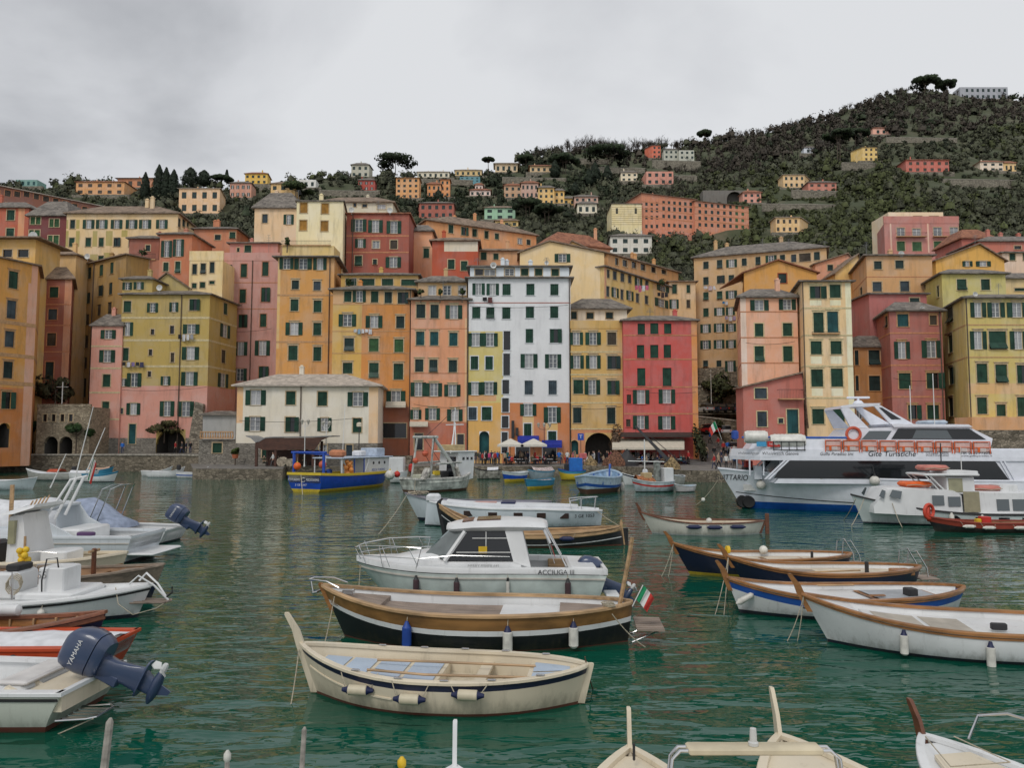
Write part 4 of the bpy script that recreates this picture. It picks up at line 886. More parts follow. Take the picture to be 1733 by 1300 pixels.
def leaf_template(n,blobs,sq=(1,1,1),seed=0,shell=.55):
 """n leaf-clump quads spread through a lumpy crown volume of unit radius -> centres, normals"""
 r=np.random.RandomState(seed)
 bc=r.normal(size=(blobs,3));bc/=np.linalg.norm(bc,axis=1)[:,None];bc*=r.uniform(.25,.72,(blobs,1));br=r.uniform(.28,.5,blobs)
 k=r.randint(0,blobs,n);d=r.normal(size=(n,3));d/=np.linalg.norm(d,axis=1)[:,None]
 c=bc[k]+d*(br[k]*(shell+(1-shell)*r.uniform(0,1,n)**.5))[:,None]
 nr=d+r.normal(size=(n,3))*.38+np.array([0,0,.25])
 return c*np.array(sq),nr/np.linalg.norm(nr,axis=1)[:,None]
def quads_from(c,nr,size,rs):
 n=len(c);a=rs.normal(size=(n,3));t=np.cross(nr,a);t/=np.linalg.norm(t,axis=1)[:,None]+1e-9;b=np.cross(nr,t)
 s=(size*rs.uniform(.6,1.3,n))[:,None];e=rs.uniform(.55,1.0,n)[:,None]
 P=np.stack([c-t*s-b*s*e*.3,c+b*s*e,c+t*s-b*s*e*.2,c-b*s*e],1)
 return P.reshape(-1,3)
def quad_mesh(name,P,colr,m,cn=None):
 n=len(P)//4
 me=bpy.data.meshes.new(name);me.vertices.add(n*4);me.vertices.foreach_set('co',P.astype(np.float32).ravel())
 me.loops.add(n*4);me.loops.foreach_set('vertex_index',np.arange(n*4,dtype=np.int32))
 me.polygons.add(n);me.polygons.foreach_set('loop_start',np.arange(0,n*4,4,dtype=np.int32))
 me.update(calc_edges=True)
 at_=me.color_attributes.new('leaf','FLOAT_COLOR','POINT')
 at_.data.foreach_set('color',np.concatenate([colr,np.ones((len(colr),1))],1).astype(np.float32).ravel())
 if cn is None:
  Q=P.reshape(-1,4,3);cn=np.repeat(np.cross(Q[:,2]-Q[:,0],Q[:,3]-Q[:,1]),4,0)
  cn=np.where(cn[:,2:3]<0,-cn,cn)
 cn=cn/(np.linalg.norm(cn,axis=1)[:,None]+1e-9);me.attributes.new('cn','FLOAT_VECTOR','POINT').data.foreach_set('vector',cn.astype(np.float32).ravel())
 me.materials.append(m);me.update();return me
def leaf_mat():
 if 'leaf' in MATS:return MATS['leaf']
 m,N,L,b=base_mat('foliage');b.inputs['Roughness'].default_value=.7;b.inputs['Specular IOR Level'].default_value=.25
 a=node(N,'ShaderNodeVertexColor',layer_name='leaf');g=node(N,'ShaderNodeNewGeometry');n=node(N,'ShaderNodeTexNoise');n.inputs['Scale'].default_value=.9;n.inputs['Detail'].default_value=5;n.inputs['Roughness'].default_value=.75;L.new(g.outputs['Position'],n.inputs['Vector']);mr=node(N,'ShaderNodeMapRange');mr.inputs['From Min'].default_value=.3;mr.inputs['From Max'].default_value=.7;mr.inputs['To Min'].default_value=.55;mr.inputs['To Max'].default_value=1.4;L.new(n.outputs['Fac'],mr.inputs['Value']);sv=node(N,'ShaderNodeVectorMath',operation='SCALE');L.new(a.outputs['Color'],sv.inputs[0]);L.new(mr.outputs['Result'],sv.inputs['Scale']);L.new(sv.outputs['Vector'],b.inputs['Base Color'])
 q=node(N,'ShaderNodeAttribute',attribute_name='cn');L.new(q.outputs['Vector'],b.inputs['Normal'])
 MATS['leaf']=m;return m
def dome(seed):
 r=np.random.RandomState(seed);na,nr_=9,4;ph=r.uniform(0,6.28,3);G=np.zeros((nr_+1,na+1,3))
 for i in range(nr_+1):
  for j in range(na+1):
   a=2*PI*j/na;e=-.35+(PI/2+.35)*i/nr_;k=.82+.16*math.sin(3*a+ph[0])*math.cos(2*e+ph[1])+.1*math.sin(2*a+ph[2]);G[i,j]=(k*math.cos(e)*math.cos(a),k*math.cos(e)*math.sin(a),k*math.sin(e)*.85)
 return np.concatenate([np.stack([G[i,j],G[i,j+1],G[i+1,j+1],G[i+1,j]])for i in range(nr_)for j in range(na)])
DOMES=[(dome(k),0)for k in range(6)]
def woodland():
 W=np.array([-150.,1900.])
 pxs=RS.uniform(W[0],W[1],1500);cs=[];
 temps=[leaf_template(84,8,(1,1,.8),s)for s in range(10)];near_t=[leaf_template(170,9,(1,1,.8),s+50)for s in range(10)]
 allP,allC,allN=[],[],[];trees=[]
 for px in pxs:
  azv=(px-866.5)/FPX;Dr=np.interp(azv,_rx,_rd)
  D=np.arange(134.,Dr+6,1.5);z=terrain_z(azv*D,D);el=(z-H_CAM)/D
  rm=np.maximum.accumulate(el);w=np.maximum(0,np.diff(rm))+.00012
  c=np.cumsum(w);c/=c[-1]
  for u in RS.uniform(0,1,16):
   i=int(np.searchsorted(c,u));i=min(i,len(D)-2);trees.append((azv*D[i],D[i],z[i],px))
 n=0
 for(a,b_,t_,bb,DD)in TREE_CLEAR:
  for k in range(int((b_-a)/5)+3):
   px=RS.uniform(a-6,b_+6);yy=DD-RS.uniform(3,9);q=(px-866.5)/FPX;trees.append((q*yy,yy,tz(q*yy,yy)-.3,px,.42))
  for px in(a-3,b_+3):yy=DD+RS.uniform(-1,5);q=(px-866.5)/FPX;trees.append((q*yy,yy,tz(q*yy,yy),px,.75))
 for(x,y,z,px,*kk)in trees:
  up=np.interp(px,[0,900,1250,1733],[0,.2,.65,.8])
  r=(RS.uniform(1.3,2.7)if RS.uniform()<.85 else RS.uniform(2.8,4.6))*np.interp(y,[140,300,700],[.75,1,1.7]);h=r*RS.uniform(1.0,1.6)
  if kk:r*=kk[0];h*=kk[0]
  py_b=650-FPX*math.tan(math.atan2(z-H_CAM,y)-PITCH);py_t=650-FPX*math.tan(math.atan2(z+h*1.5-H_CAM,y)-PITCH);rp=r/y*FPX
  bad=False
  for(a,b_,t_,bb,DD)in(()if kk else TREE_CLEAR):
   if px+rp*.6>a and px-rp*.6<b_:
    if y<DD and py_t<bb-.32*(bb-t_)and py_b>t_:bad=True;break
    if DD-2<=y<DD+18:bad=True;break
  if bad or(y<148 and not(1180<px<1480))or(1480<px<1645 and y<185):continue
  if not kk and 960<px<1185 and 252<py_b<300 and RS.uniform()<.62:continue
  if not kk and(math.sin(x*.05+y*.031)+math.sin(y*.083-x*.027)>1.25)and RS.uniform()<.75:continue
  nz=math.sin(x*.021+1.7)+math.sin(y*.017-x*.011)+RS.normal()*.6
  hi=(py_b<np.interp(px,[900,1200,1500,1733],[262,300,250,215]))
  if px>880 and hi and RS.uniform()<.75:col=np.array([.066,.055,.041])*RS.uniform(.65,1.25)
  elif nz>1.0:col=np.array([.032,.044,.021])*RS.uniform(.65,1.3)
  elif nz<-.9:col=np.array([.072,.084,.031])*RS.uniform(.65,1.3)
  else:col=np.array([.078,.083,.049])*RS.uniform(.6,1.3)
  nearby=y<265;c,nr=(near_t if nearby else temps)[RS.randint(10)];a=RS.uniform(0,6.28);ca,sa=math.cos(a),math.sin(a);R=np.array([[ca,-sa,0],[sa,ca,0],[0,0,1]])
  cc=(c@R.T)*np.array([r,r,h])+np.array([x,y,z+h*.55])
  dm,dn=DOMES[RS.randint(6)];P=np.concatenate([quads_from(cc,nr@R.T,(max(.20,y*.00095)if nearby else y*.00115)*(r/3.0)**.35,RS),(dm@R.T)*np.array([r,r,h])*(.42 if nearby else .52)+np.array([x,y,z+h*.5])]);allP.append(P);allN.append(np.concatenate([np.repeat((c@R.T)+np.array([0,0,.3])+.6*(nr@R.T),4,0),(dm@R.T)+np.array([0,0,.3])]))
  cl=np.repeat(col[None]*RS.uniform(.86,1.14,(len(P)//4,1)),4,0);allC.append(cl);n+=1
 o=link('woodland',quad_mesh('woodland',np.concatenate(allP),np.concatenate(allC),leaf_mat(),np.concatenate(allN)));tag(o,kind='stuff')
 tag(o,'olive groves and dense evergreen wood covering the hillside','woodland')
 P,C=[],[]
 def bare(x,y,z,h,rs):
  t=max(.06,y*.00022)
  def twig(p,q,w):
   d=np.array([w,0,0]);e=np.array([0,w*.3,0]);P.append(np.stack([p-d-e,p+d+e,q+d*.4,q-d*.4]))
  b=np.array([x,y,z]);top=b+np.array([rs.normal()*.3,0,h*.45]);twig(b,top,t*2)
  for k in range(9):
   f=rs.uniform(.5,1);st=b+(top-b)*f;dr=np.array([rs.normal()*.55,rs.normal()*.4,rs.uniform(.6,1.1)]);en=st+dr*h*rs.uniform(.25,.5);twig(st,en,t)
   for j in range(5):
    g=rs.uniform(.35,1);s2=st+(en-st)*g;twig(s2,s2+np.array([rs.normal()*.5,rs.normal()*.3,rs.uniform(.3,1)])*h*rs.uniform(.10,.24),t*.55)
 k0=0
 for px in np.concatenate([RS.uniform(880,1560,300),RS.uniform(985,1110,60)]):
  azv=(px-866.5)/FPX;Dr=np.interp(azv,_rx,_rd);y=Dr-abs(RS.normal())*14+2;x=azv*y;z=tz(x,y)
  bare(x,y,z,RS.uniform(5,11)*(1 if px>400 else .8)*np.interp(px,[880,1000,1110,1200,1560],[.8,1.35,1.3,.8,.8]),RS)
 for k in range(420):
  px=RS.uniform(1130,1740);azv=(px-866.5)/FPX;Dr=np.interp(azv,_rx,_rd);y=Dr-RS.uniform(15,230);x=azv*y;bare(x,y,tz(x,y),RS.uniform(5,9),RS)
 P=np.concatenate(P);C=np.tile(np.array([[.11,.092,.075]]),(len(P),1))*RS.uniform(.6,1.2,(len(P)//4,1)).repeat(4,0)
 o=link('bare_woodland',quad_mesh('bare_woodland',P,C,leaf_mat()));tag(o,'leafless grey brown trees along the crest of the hill','woodland',kind='stuff')
woodland()
BARK=wood_mat('tree_bark',(.10,.075,.055),1,.9)
def crown_tree(name,label,cat,base,h,r,crown_h,n,blobs,col,leaf,sq=(1,1,1),seed=1,group=None,shape='blob',trunks=1,tr=.22,lean=0):
 root=empty(name,label,cat,base,group=group)
 rs=np.random.RandomState(seed)
 if shape=='spire':
  t=rs.uniform(0,1,n);a=rs.uniform(0,6.28,n);rr=r*np.minimum(1,(t+.04)*6)**.5*(1-t**2.2)**.7*rs.uniform(.62,1.06,n)*(1+.14*np.sin(t*17+a*2))
  c=np.stack([rr*np.cos(a),rr*np.sin(a),h-crown_h+t*crown_h],1);nr=np.stack([np.cos(a),np.sin(a),rs.normal(size=n)*.4+.3],1);nr/=np.linalg.norm(nr,axis=1)[:,None]
 elif shape=='umbrella':
  k=rs.randint(0,blobs,n);ba=rs.uniform(0,6.28,blobs);bd=r*np.sqrt(rs.uniform(0,.95,blobs));bx=np.stack([bd*np.cos(ba),bd*np.sin(ba),h-crown_h*.55+(1-(bd/r)**2)*crown_h*.4],1)
  d=rs.normal(size=(n,3));d/=np.linalg.norm(d,axis=1)[:,None];c=bx[k]+d*np.array([r*.34,r*.34,crown_h*.28])*rs.uniform(.6,1,(n,1));nr=d
 else:
  c,nr=leaf_template(n,blobs,sq,seed);c=c*np.array([r,r,crown_h/2])+np.array([lean,0,h-crown_h/2])
 P=quads_from(c,nr,leaf,rs)
 cl=np.repeat(np.array(col)[None]*rs.uniform(.65,1.35,(len(c),1)),4,0)
 cc=c-c.mean(0);cc=cc/(np.abs(cc).max(0)+1e-6);me=quad_mesh('crown',P,cl,leaf_mat(),np.repeat(cc+np.array([0,0,.3])+.4*nr,4,0));link('crown',me,root)
 mb=MB();hb=h-crown_h*(.45 if shape!='umbrella' else .5)
 for k in range(trunks):
  dx=(k-(trunks-1)/2)*tr*5
  mb.tube([(dx,0,-1.0),(dx*1.1+tr*.4,0,hb*.5),(lean+dx*1.4,0,hb)],[tr,tr*.75,tr*.5],6)
  for j in range(5):
   a=j*1.256+k;mb.tube([(lean+dx*1.4,0,hb*(.8+.03*j)),(lean+dx+math.cos(a)*r*.5,math.sin(a)*r*.5,hb+crown_h*.22)],[tr*.35,tr*.12],5)
 mb.build('trunk',BARK,root,smooth=True)
 return root
CY=[(245,290,338,4.6,'slim dark cypress at the left of the tight cypress group'),(268,276,341,6.5,'tallest dark cypress of the tight group above the long cream house'),(280,281,341,5.5,'dark cypress just right of the tallest one in the tight group'),(293,285,341,6.5,'rightmost dark cypress of the tight group above the long cream house'),(322,282,318,9.5,'broad dark cypress on the skyline above the large peach villa'),(345,287,314,7.5,'shorter broad cypress on the skyline right of the first one'),(383.6,287,308,2,'thin pointed cypress spire alone on the skyline beside the umbrella pine'),(939,270,300,5,'dark cypress beside the low yellow villa at the hill centre'),(1007,273,310,6,'tallest of three cypresses on the terraces left of the pale yellow villa'),(997,284,314,4,'smaller cypress leaning against the tallest of the three terrace cypresses'),(1028,279,309,5,'rightmost of three cypresses on the terraces left of the pale yellow villa'),(973,307,328,3.6,'small cypress at the right end of the hillside row of houses'),(742,321,340,4.6,'small cypress in front of the orange villa and its tower')]
for i,(px,yt,yb,w,lab)in enumerate(CY):
 p=hit(px,min(yb,338));D=p.y-2;b=at(px,yb,D);h=(yb-yt)/FPX*D
 crown_tree('cypress_tree',lab,'tree',(b.x,b.y,b.z-.5),h+.5,w/FPX*D*1.75,h*.98,1900,6,(.020,.030,.017),max(.35,D*.0013),seed=i+40,shape='spire',group='cypresses on the hillside')
UP=[(669,263,292,33,21,1,'big dark umbrella pine crowning the skyline above the square orange block'),(826,266,292,9,6,1,'small leaning umbrella pine on the skyline beside the terraced houses'),(500,309,338,28,22,1,'wide green dome shaped pine in front of the yellow villa'),(375,297,315,17,12,1,'flat umbrella pine between the two cypress pairs on the skyline'),(893,336,372,26,22,2,'left half of the umbrella pine clump right of the mint green house'),(925,346,380,26,20,2,'right lower half of the umbrella pine clump right of the mint green house'),(1565,131,152,24,18,1,'rounded pine on the very top of the hill left of the mast'),(1603,136,152,16,14,1,'low pine on the hilltop just left of the grey hotel'),(1193,220,240,12,12,1,'dark round pine standing out on the crest at the hill shoulder'),(1420,220,280,24,12,2,'flat umbrella pine with two bare trunks left of the yellow villa on the slope'),(1448,220,250,20,11,1,'flat topped pine just left of the little pink villa'),(1030,250,290,40,20,2,'broad dark pine group above the three terrace cypresses'),(955,262,292,26,18,2,'dark pine above the low yellow villa at the hill centre'),(890,262,290,14,12,1,'round pine just right of the chalet on the skyline')]
for i,(px,yt,yb,w,chh,tn,lab)in enumerate(UP):
 p=hit(px,max(yb,150));D=p.y-3;b=at(px,yb,D);h=(yb-yt)/FPX*D;r=w/FPX*D;ch_=chh/FPX*D
 crown_tree('umbrella_pine',lab,'tree',(b.x,b.y,b.z-.5),h+.5,r,ch_,1700,26,(.030,.046,.020)if i!=2 else(.045,.065,.02),max(.4,D*.0017),seed=i+70,shape='umbrella',trunks=tn,tr=.3)
GT=[(478,300,340,12),(160,302,330,30),(650,283,320,26),(620,285,310,20),(712,305,340,18),(900,250,285,25)]
WOODV=wood_mat('varnished_wood',(.30,.135,.045),1,.35,coat=.3)
WOODD=wood_mat('dark_varnished_wood',(.13,.045,.02),1,.4,coat=.2)
WOODP=wood_mat('pale_wood',(.42,.27,.14),1,.5)
TEAK=wood_mat('weathered_teak',(.30,.235,.19),1,.8,planks=3.6)
def gel(name,col,r=.25):
 if('p',name)in MATS:return MATS[('p',name)]
 m=plain(name,col,r,var=.07,scale=1.2,coat=.15);N,L=nm(m);b=N['Principled BSDF'];src=b.inputs['Base Color'].links[0].from_socket
 tc=node(N,'ShaderNodeTexCoord');mp=node(N,'ShaderNodeMapping');mp.inputs['Scale'].default_value=(7,7,.9);L.new(tc.outputs['Object'],mp.inputs['Vector'])
 n=node(N,'ShaderNodeTexNoise');n.inputs['Scale'].default_value=1;n.inputs['Detail'].default_value=7;n.inputs['Roughness'].default_value=.7;L.new(mp.outputs['Vector'],n.inputs['Vector'])
 sx=node(N,'ShaderNodeSeparateXYZ');L.new(tc.outputs['Object'],sx.inputs[0])
 wl=node(N,'ShaderNodeMapRange');wl.inputs['From Min'].default_value=.30;wl.inputs['From Max'].default_value=.02;wl.inputs['To Min'].default_value=.0;wl.inputs['To Max'].default_value=.28;L.new(sx.outputs['Z'],wl.inputs['Value'])
 ad=node(N,'ShaderNodeMath',operation='ADD');L.new(n.outputs['Fac'],ad.inputs[0]);L.new(wl.outputs['Result'],ad.inputs[1])
 mr=node(N,'ShaderNodeMapRange');mr.inputs['From Min'].default_value=.56;mr.inputs['From Max'].default_value=.82;mr.inputs['To Max'].default_value=.62;L.new(ad.outputs[0],mr.inputs['Value'])
 mx=node(N,'ShaderNodeMix',data_type='RGBA');mx.inputs['B'].default_value=tuple(c*.4+.03*k for c,k in zip(col,(1.3,1.1,.6)))+(1,);L.new(mr.outputs['Result'],mx.inputs['Factor']);L.new(src,mx.inputs['A']);L.new(mx.outputs['Result'],b.inputs['Base Color'])
 rr=node(N,'ShaderNodeMapRange');rr.inputs['To Min'].default_value=r+.05;rr.inputs['To Max'].default_value=r+.4;L.new(n.outputs['Fac'],rr.inputs['Value']);L.new(rr.outputs['Result'],b.inputs['Roughness'])
 return m
def hull_text(b,key,width,xc,zc,m,height=None,off=.03,side=None):
 me,w=TXT[key];s=width/w;me=me.copy();sy=s if height is None else height/.7;sd=side or b.near;f=-1 if sd>0 else 1
 for v in me.vertices:
  x=xc+f*v.co.x*s;z=zc+v.co.y*sy;a,c=.01,.995
  for _ in range(24):
   t=(a+c)/2
   if b.x(t,z)<x:a=t
   else:c=t
  v.co=(x,sd*(b.y(t,z)+off),z)
 me.materials.clear();me.materials.append(m);me.update();return link('lettering',me,b.root)
CREAM=gel('cream_gelcoat',(.66,.58,.44));GWHITE=gel('white_gelcoat',(.70,.71,.71));PALEBLUE=gel('pale_blue_deck',(.40,.48,.58),.5);NAVY=gel('navy_paint',(.010,.014,.04));BLACKP=gel('black_paint',(.010,.010,.012))
BLUEP=gel('blue_paint',(.015,.085,.36));REDP=gel('red_antifouling',(.14,.03,.018),.7);GREYW=gel('grey_white_hull',(.52,.58,.60));DECKW=gel('matt_white_deck',(.66,.68,.70),.6);BROWNB=gel('brown_antifouling',(.10,.045,.025),.8)
YELP=gel('yellow_paint',(.62,.45,.03),.5);TEALP=gel('teal_paint',(.03,.22,.36),.5);ORANGE=plain('orange_plastic',(.75,.13,.02),.5);REDPL=plain('red_plastic',(.55,.03,.02),.5)
FABW=plain('white_canvas',(.66,.67,.69),.9,var=.1,scale=4,bump=.3);FABB=plain('blue_grey_canvas',(.30,.35,.46),.9,var=.15,scale=4,bump=.4)
MOTOR=plain('outboard_paint',(.036,.056,.115),.35,var=.1,coat=.4)
FW=plain('fender_white',(.66,.64,.58),.5,var=.15,scale=6);FN=plain('fender_navy',(.012,.018,.07),.5);FBL=plain('fender_blue',(.015,.06,.30),.5);FBR=plain('fender_sock',(.07,.04,.045),.95);FY=plain('fender_yellow',(.72,.47,.02),.5)
class Boat:
 def __init__(s,name,label,bow,stern,beam,gm,gb,gs,cat='boat',group=None,transom=0.0,rb=.5,rs=.3,d=.45,pb=2.3,ps=2.3,n=26,full=3.0,bz=0.0):
  bow,stern=Vector(bow[:2]),Vector(stern[:2]);c=(bow+stern)/2;dv=bow-stern
  s.L=dv.length;s.rz=math.atan2(dv.y,dv.x);s.Bm=beam;s.gm,s.gb,s.gs=gm,gb,gs;s.tr=transom;s.rb,s.rs,s.d=rb,rs,d;s.pb,s.ps,s.n,s.full=pb,ps,n,full
  s.root=empty(name,label,cat,(c.x,c.y,bz),s.rz,group);s.M=Matrix.Translation((c.x,c.y,bz))@Matrix.Rotation(s.rz,4,'Z')
  s.near=1 if dv.x<0 else-1
  s.label=label
 def g(s,t):
  k=2*t-1
  return s.gm+((s.gb-s.gm)*k**2.2 if k>0 else(s.gs-s.gm)*(-k)**2.2)
 def b(s,t):
  k=2*t-1;h=s.Bm/2
  if k>=0:return max(.012,h*max(0,1-k**s.pb)**.85)
  if s.tr:return h*(s.tr+(1-s.tr)*(1-(-k)**2))
  return max(.012,h*max(0,1-(-k)**s.ps)**.7)
 def y(s,t,z):
  k=2*t-1;g=s.g(t);dd=s.d*(1-.55*abs(k)**3 if not(s.tr and k<0)else 1);h=min(1,max(0,(z+dd)/(g+dd)))
  f1=max(0,1-(1-h)**s.full)**.55;w=max(0,k)**2.0 if k>0 else(0 if s.tr else(-k)**3)
  return s.b(t)*(f1*(1-w)+h**.85*w)
 def x(s,t,z):
  k=2*t-1;x=-s.L/2+t*s.L;g=s.g(t)
  if k>0:x+=s.rb*(z/g-1)*k**4
  else:x-=s.rs*(z/g-1)*(-k)**4
  return x
 def P(s,t,side,z,inset=0.0):
  return Vector((s.x(t,z),side*max(0.0,s.y(t,z)-inset),z))
 def ts(s,a=0.,b_=1.):return[a+(b_-a)*(.5-.5*math.cos(PI*i/s.n))for i in range(s.n+1)]
 def hull(s,side,bottom,stripe=None,wl=.08,st=(0.0,.12),top=None,mname='hull',sname='hull_stripe'):
  """side planking; stripe = band between st[0] and st[1] below the sheer, built as a part of its own"""
  top=top or side
  def rows(t):
   g=s.g(t);lo=g-st[1];zz=[-s.d,-s.d*.6,-.12,wl]+[wl+(lo-wl)*q for q in(.33,.66)]+[lo,g-st[0],g]
   return zz
  T=s.ts();mb=MB();sb=MB()
  for sd in(1,-1):
   G=[[s.P(t,sd,z)for z in rows(t)]for t in T]
   for i in range(len(T)-1):
    for j in range(8):
     q=(G[i][j],G[i+1][j],G[i+1][j+1],G[i][j+1])
     if j==6 and stripe:sb.quad(*q)
     else:mb.quad(*q,mi=(1 if j<3 else(2 if j==7 else 0)))
  if s.tr:
   Ga=[s.P(0,1,z)for z in rows(0)];Gb=[s.P(0,-1,z)for z in rows(0)]
   for j in range(8):
    if j==6 and stripe:sb.quad(Ga[j],Ga[j+1],Gb[j+1],Gb[j])
    else:mb.quad(Ga[j],Ga[j+1],Gb[j+1],Gb[j],mi=(1 if j<3 else(2 if j==7 else 0)))
  s.weld(mb.build(mname,[side,bottom,top],s.root,smooth=True,ang=50))
  if stripe:s.weld(sb.build(sname,stripe,s.root,smooth=True,ang=50))
 def weld(s,o):
  import bmesh
  bm=bmesh.new();bm.from_mesh(o.data);bmesh.ops.remove_doubles(bm,verts=bm.verts,dist=.0008);bmesh.ops.recalc_face_normals(bm,faces=bm.faces);bm.to_mesh(o.data);bm.free();o.data.set_sharp_from_angle(angle=math.radians(48))
 def rail(s,m,w=.09,h=.05,out=.03,name='gunwale',z0=0.0,a=0.,b_=1.):
  T=s.ts(a,b_);mb=MB()
  for sd in(1,-1):
   rings=[]
   for t in T:
    g=s.g(t)+z0;bb=s.b(t);x=s.x(t,s.g(t));yo=bb+out;yi=max(-.0,bb+out-w)
    rings.append([(x,sd*yo,g-h*.5),(x,sd*yo,g+h*.3),(x,sd*(yo-.012),g+h*.5),(x,sd*yi,g+h*.5),(x,sd*yi,g-h*.5)])
   mb.rings(rings,True)
  if s.tr and a==0:
   bb=s.b(0);x=s.x(0,s.g(0));g=s.g(0)+z0;mb.box(x-.03,x+.06,-bb-out,bb+out,g-h*.5,g+h*.5)
  return mb.build(name,m,s.root,smooth=True)
 def strake(s,m,dz,h=.05,out=.035,name='rubbing_strake',a=.0,b_=1.0):
  T=s.ts(a,b_);mb=MB()
  for sd in(1,-1):
   rings=[]
   for t in T:
    z=s.g(t)-dz;p=s.P(t,sd,z);yo=abs(p.y)+out
    rings.append([(p.x,sd*(yo-out-.01),z-h/2),(p.x,sd*yo,z-h/3),(p.x,sd*yo,z+h/3),(p.x,sd*(yo-out-.01),z+h/2)])
   mb.rings(rings,True)
  return mb.build(name,m,s.root,smooth=True)
 def inner(s,m,zf,name='inner_side',a=.02,b_=.98,th=.05):
  T=s.ts(a,b_);mb=MB()
  for sd in(1,-1):
   for i in range(len(T)-1):
    q=[]
    for t in(T[i],T[i+1]):
     for z in(min(zf,s.g(t)-.02),s.g(t)):q.append((s.x(t,z),sd*max(.0,s.y(t,max(z,.05))-th),z))
    mb.quad(q[0],q[2],q[3],q[1])
  if s.tr:
   z=zf;bb=s.b(a);mb.quad((s.x(a,zf),-s.y(a,zf)+th,zf),(s.x(a,zf),s.y(a,zf)-th,zf),(s.x(a,s.g(a)),bb-th,s.g(a)),(s.x(a,s.g(a)),-bb+th,s.g(a)))
  s.weld(mb.build(name,m,s.root,smooth=True,ang=50))
 def deck(s,m,a,b_,dz,name='deck',inset=.05,z=None,k=1.0,camber=.0,th=.0):
  """deck surface dz below the sheer (or at fixed z) between stations a and b_, k = share of the width"""
  T=[a+(b_-a)*i/14 for i in range(15)];mb=MB();rows=[]
  for t in T:
   zz=s.g(t)-dz if z is None else z
   yy=max(.0,s.y(t,max(zz,.03))-inset)*k;x=s.x(t,max(zz,.03))
   rows.append([(x,yy*q,zz+camber*(1-q*q))for q in(-1,-.6,-.2,.2,.6,1)])
  for i in range(14):
   for j in range(5):mb.quad(rows[i][j],rows[i+1][j],rows[i+1][j+1],rows[i][j+1])
  if th:
   for e in(rows[0],rows[-1]):
    te=T[0]if e is rows[0]else T[-1];cl=lambda v:(v[0],math.copysign(min(abs(v[1]),max(0,s.y(te,max(v[2]-th,.03))-inset)),v[1]),v[2]-th)
    for j in range(5):mb.quad(e[j],e[j+1],cl(e[j+1]),cl(e[j]))
   if k<1 or True:
    for j in(0,5):
     for i in range(14):
      p,q=rows[i][j],rows[i+1][j];lo=[(v[0],math.copysign(min(abs(v[1]),max(0,s.y(tt,max(v[2]-th,.03))-inset)),v[1]),v[2]-th)for v,tt in((q,T[i+1]),(p,T[i]))];mb.quad(p,q,lo[0],lo[1])
  o=mb.build(name,m,s.root,smooth=True,ang=30);s.weld(o);return o
 def post(s,m,h,rake=-.08,w=.09,t=.07,at_=1,name='stem_post',low=None):
  tt=1.0 if at_>0 else 0.0;g=s.g(tt);x=s.x(tt,g);sg=1 if at_>0 else-1
  pts=[]
  z_=.02 if low is None else g*low
  for q in range(7):
   z=z_+(g-z_)*q/6;pts.append((s.x(tt,z)+sg*.02,z,w*1.15))
  pts+=[(x+sg*.03+sg*rake*.5,g+h*.45,w),(x+sg*.03+sg*rake*1.6,g+h*.92,w*.72),(x+sg*.03+sg*rake*1.7,g+h,w*.45)]
  rings=[[(px_-ww/2*1.4,-t/2,z),(px_+ww/2,-t/2*.7,z),(px_+ww/2,t/2*.7,z),(px_-ww/2*1.4,t/2,z)]for px_,z,ww in pts]
  return MB().rings(rings,True).build(name,m,s.root,smooth=True,ang=50)
 def W(s,p):return s.M@Vector(p)
 def box(s,name,m,x0,x1,y0,y1,z0,z1,ch=.02,parent=None,rz=0):
  mb=MB();mb.box(x0,x1,y0,y1,z0,z1,ch=ch);return mb.build(name,m,parent or s.root,smooth=True,ang=35)
 def tube(s,name,m,pts,r,parent=None,n=6):return MB().tube(pts,r,n).build(name,m,parent or s.root,smooth=True)
FN_=[0]
def fender(boat,t,label,ln=.55,r=.11,m=None,tips=None,horiz=False,drop=.15,side=None,kind='cyl',group=None,rope=True):
 sd=side or boat.near;g=boat.g(t);m=m or FW;tips=tips or FN
 z=g-drop-(ln/2 if not horiz else 0);p=boat.P(t,sd,max(z,.05));wz=boat.W((p.x,p.y+sd*(r+.02),z))
 root=empty('fender',label,'fender',wz,boat.rz,group)
 if kind=='ball':
  MB().ball((0,0,0),r,14).build('float',m,root,smooth=True);MB().lathe([(r*.3,r*.85),(r*.22,r*1.15),(.02,r*1.2)],n=8).build('collar',tips,root,smooth=True)
 else:
  h=ln/2;prof=[(.02,-h),(r*.55,-h+.03),(r,-h+r*.8),(r,h-r*.8),(r*.55,h-.03),(.03,h)]
  ax='x' if horiz else 'z'
  MB().lathe(prof[1:5],n=12,axis=ax).build('body',m,root,smooth=True)
  for sg in((1,-1)if horiz else(1,)):
   MB().lathe([(r*.98,sg*(h-r*.85)),(r*.6,sg*(h-.02)),(.03,sg*(h+.05))],n=12,axis=ax).build('end_cap',tips,root,smooth=True)
 if rope:
  top=(0,-sd*(r+.02),g-z+.02)
  mb=MB()
  if horiz:
   for sg in(1,-1):mb.tube([(sg*ln/2,0,.03),(sg*(ln/2+.1),-sd*r,g-z+.02)],.009,5)
  else:mb.tube([(0,0,ln/2 if kind=='cyl' else r),top],.009,5)
  mb.build('lanyard',ROPE,root)
 return root
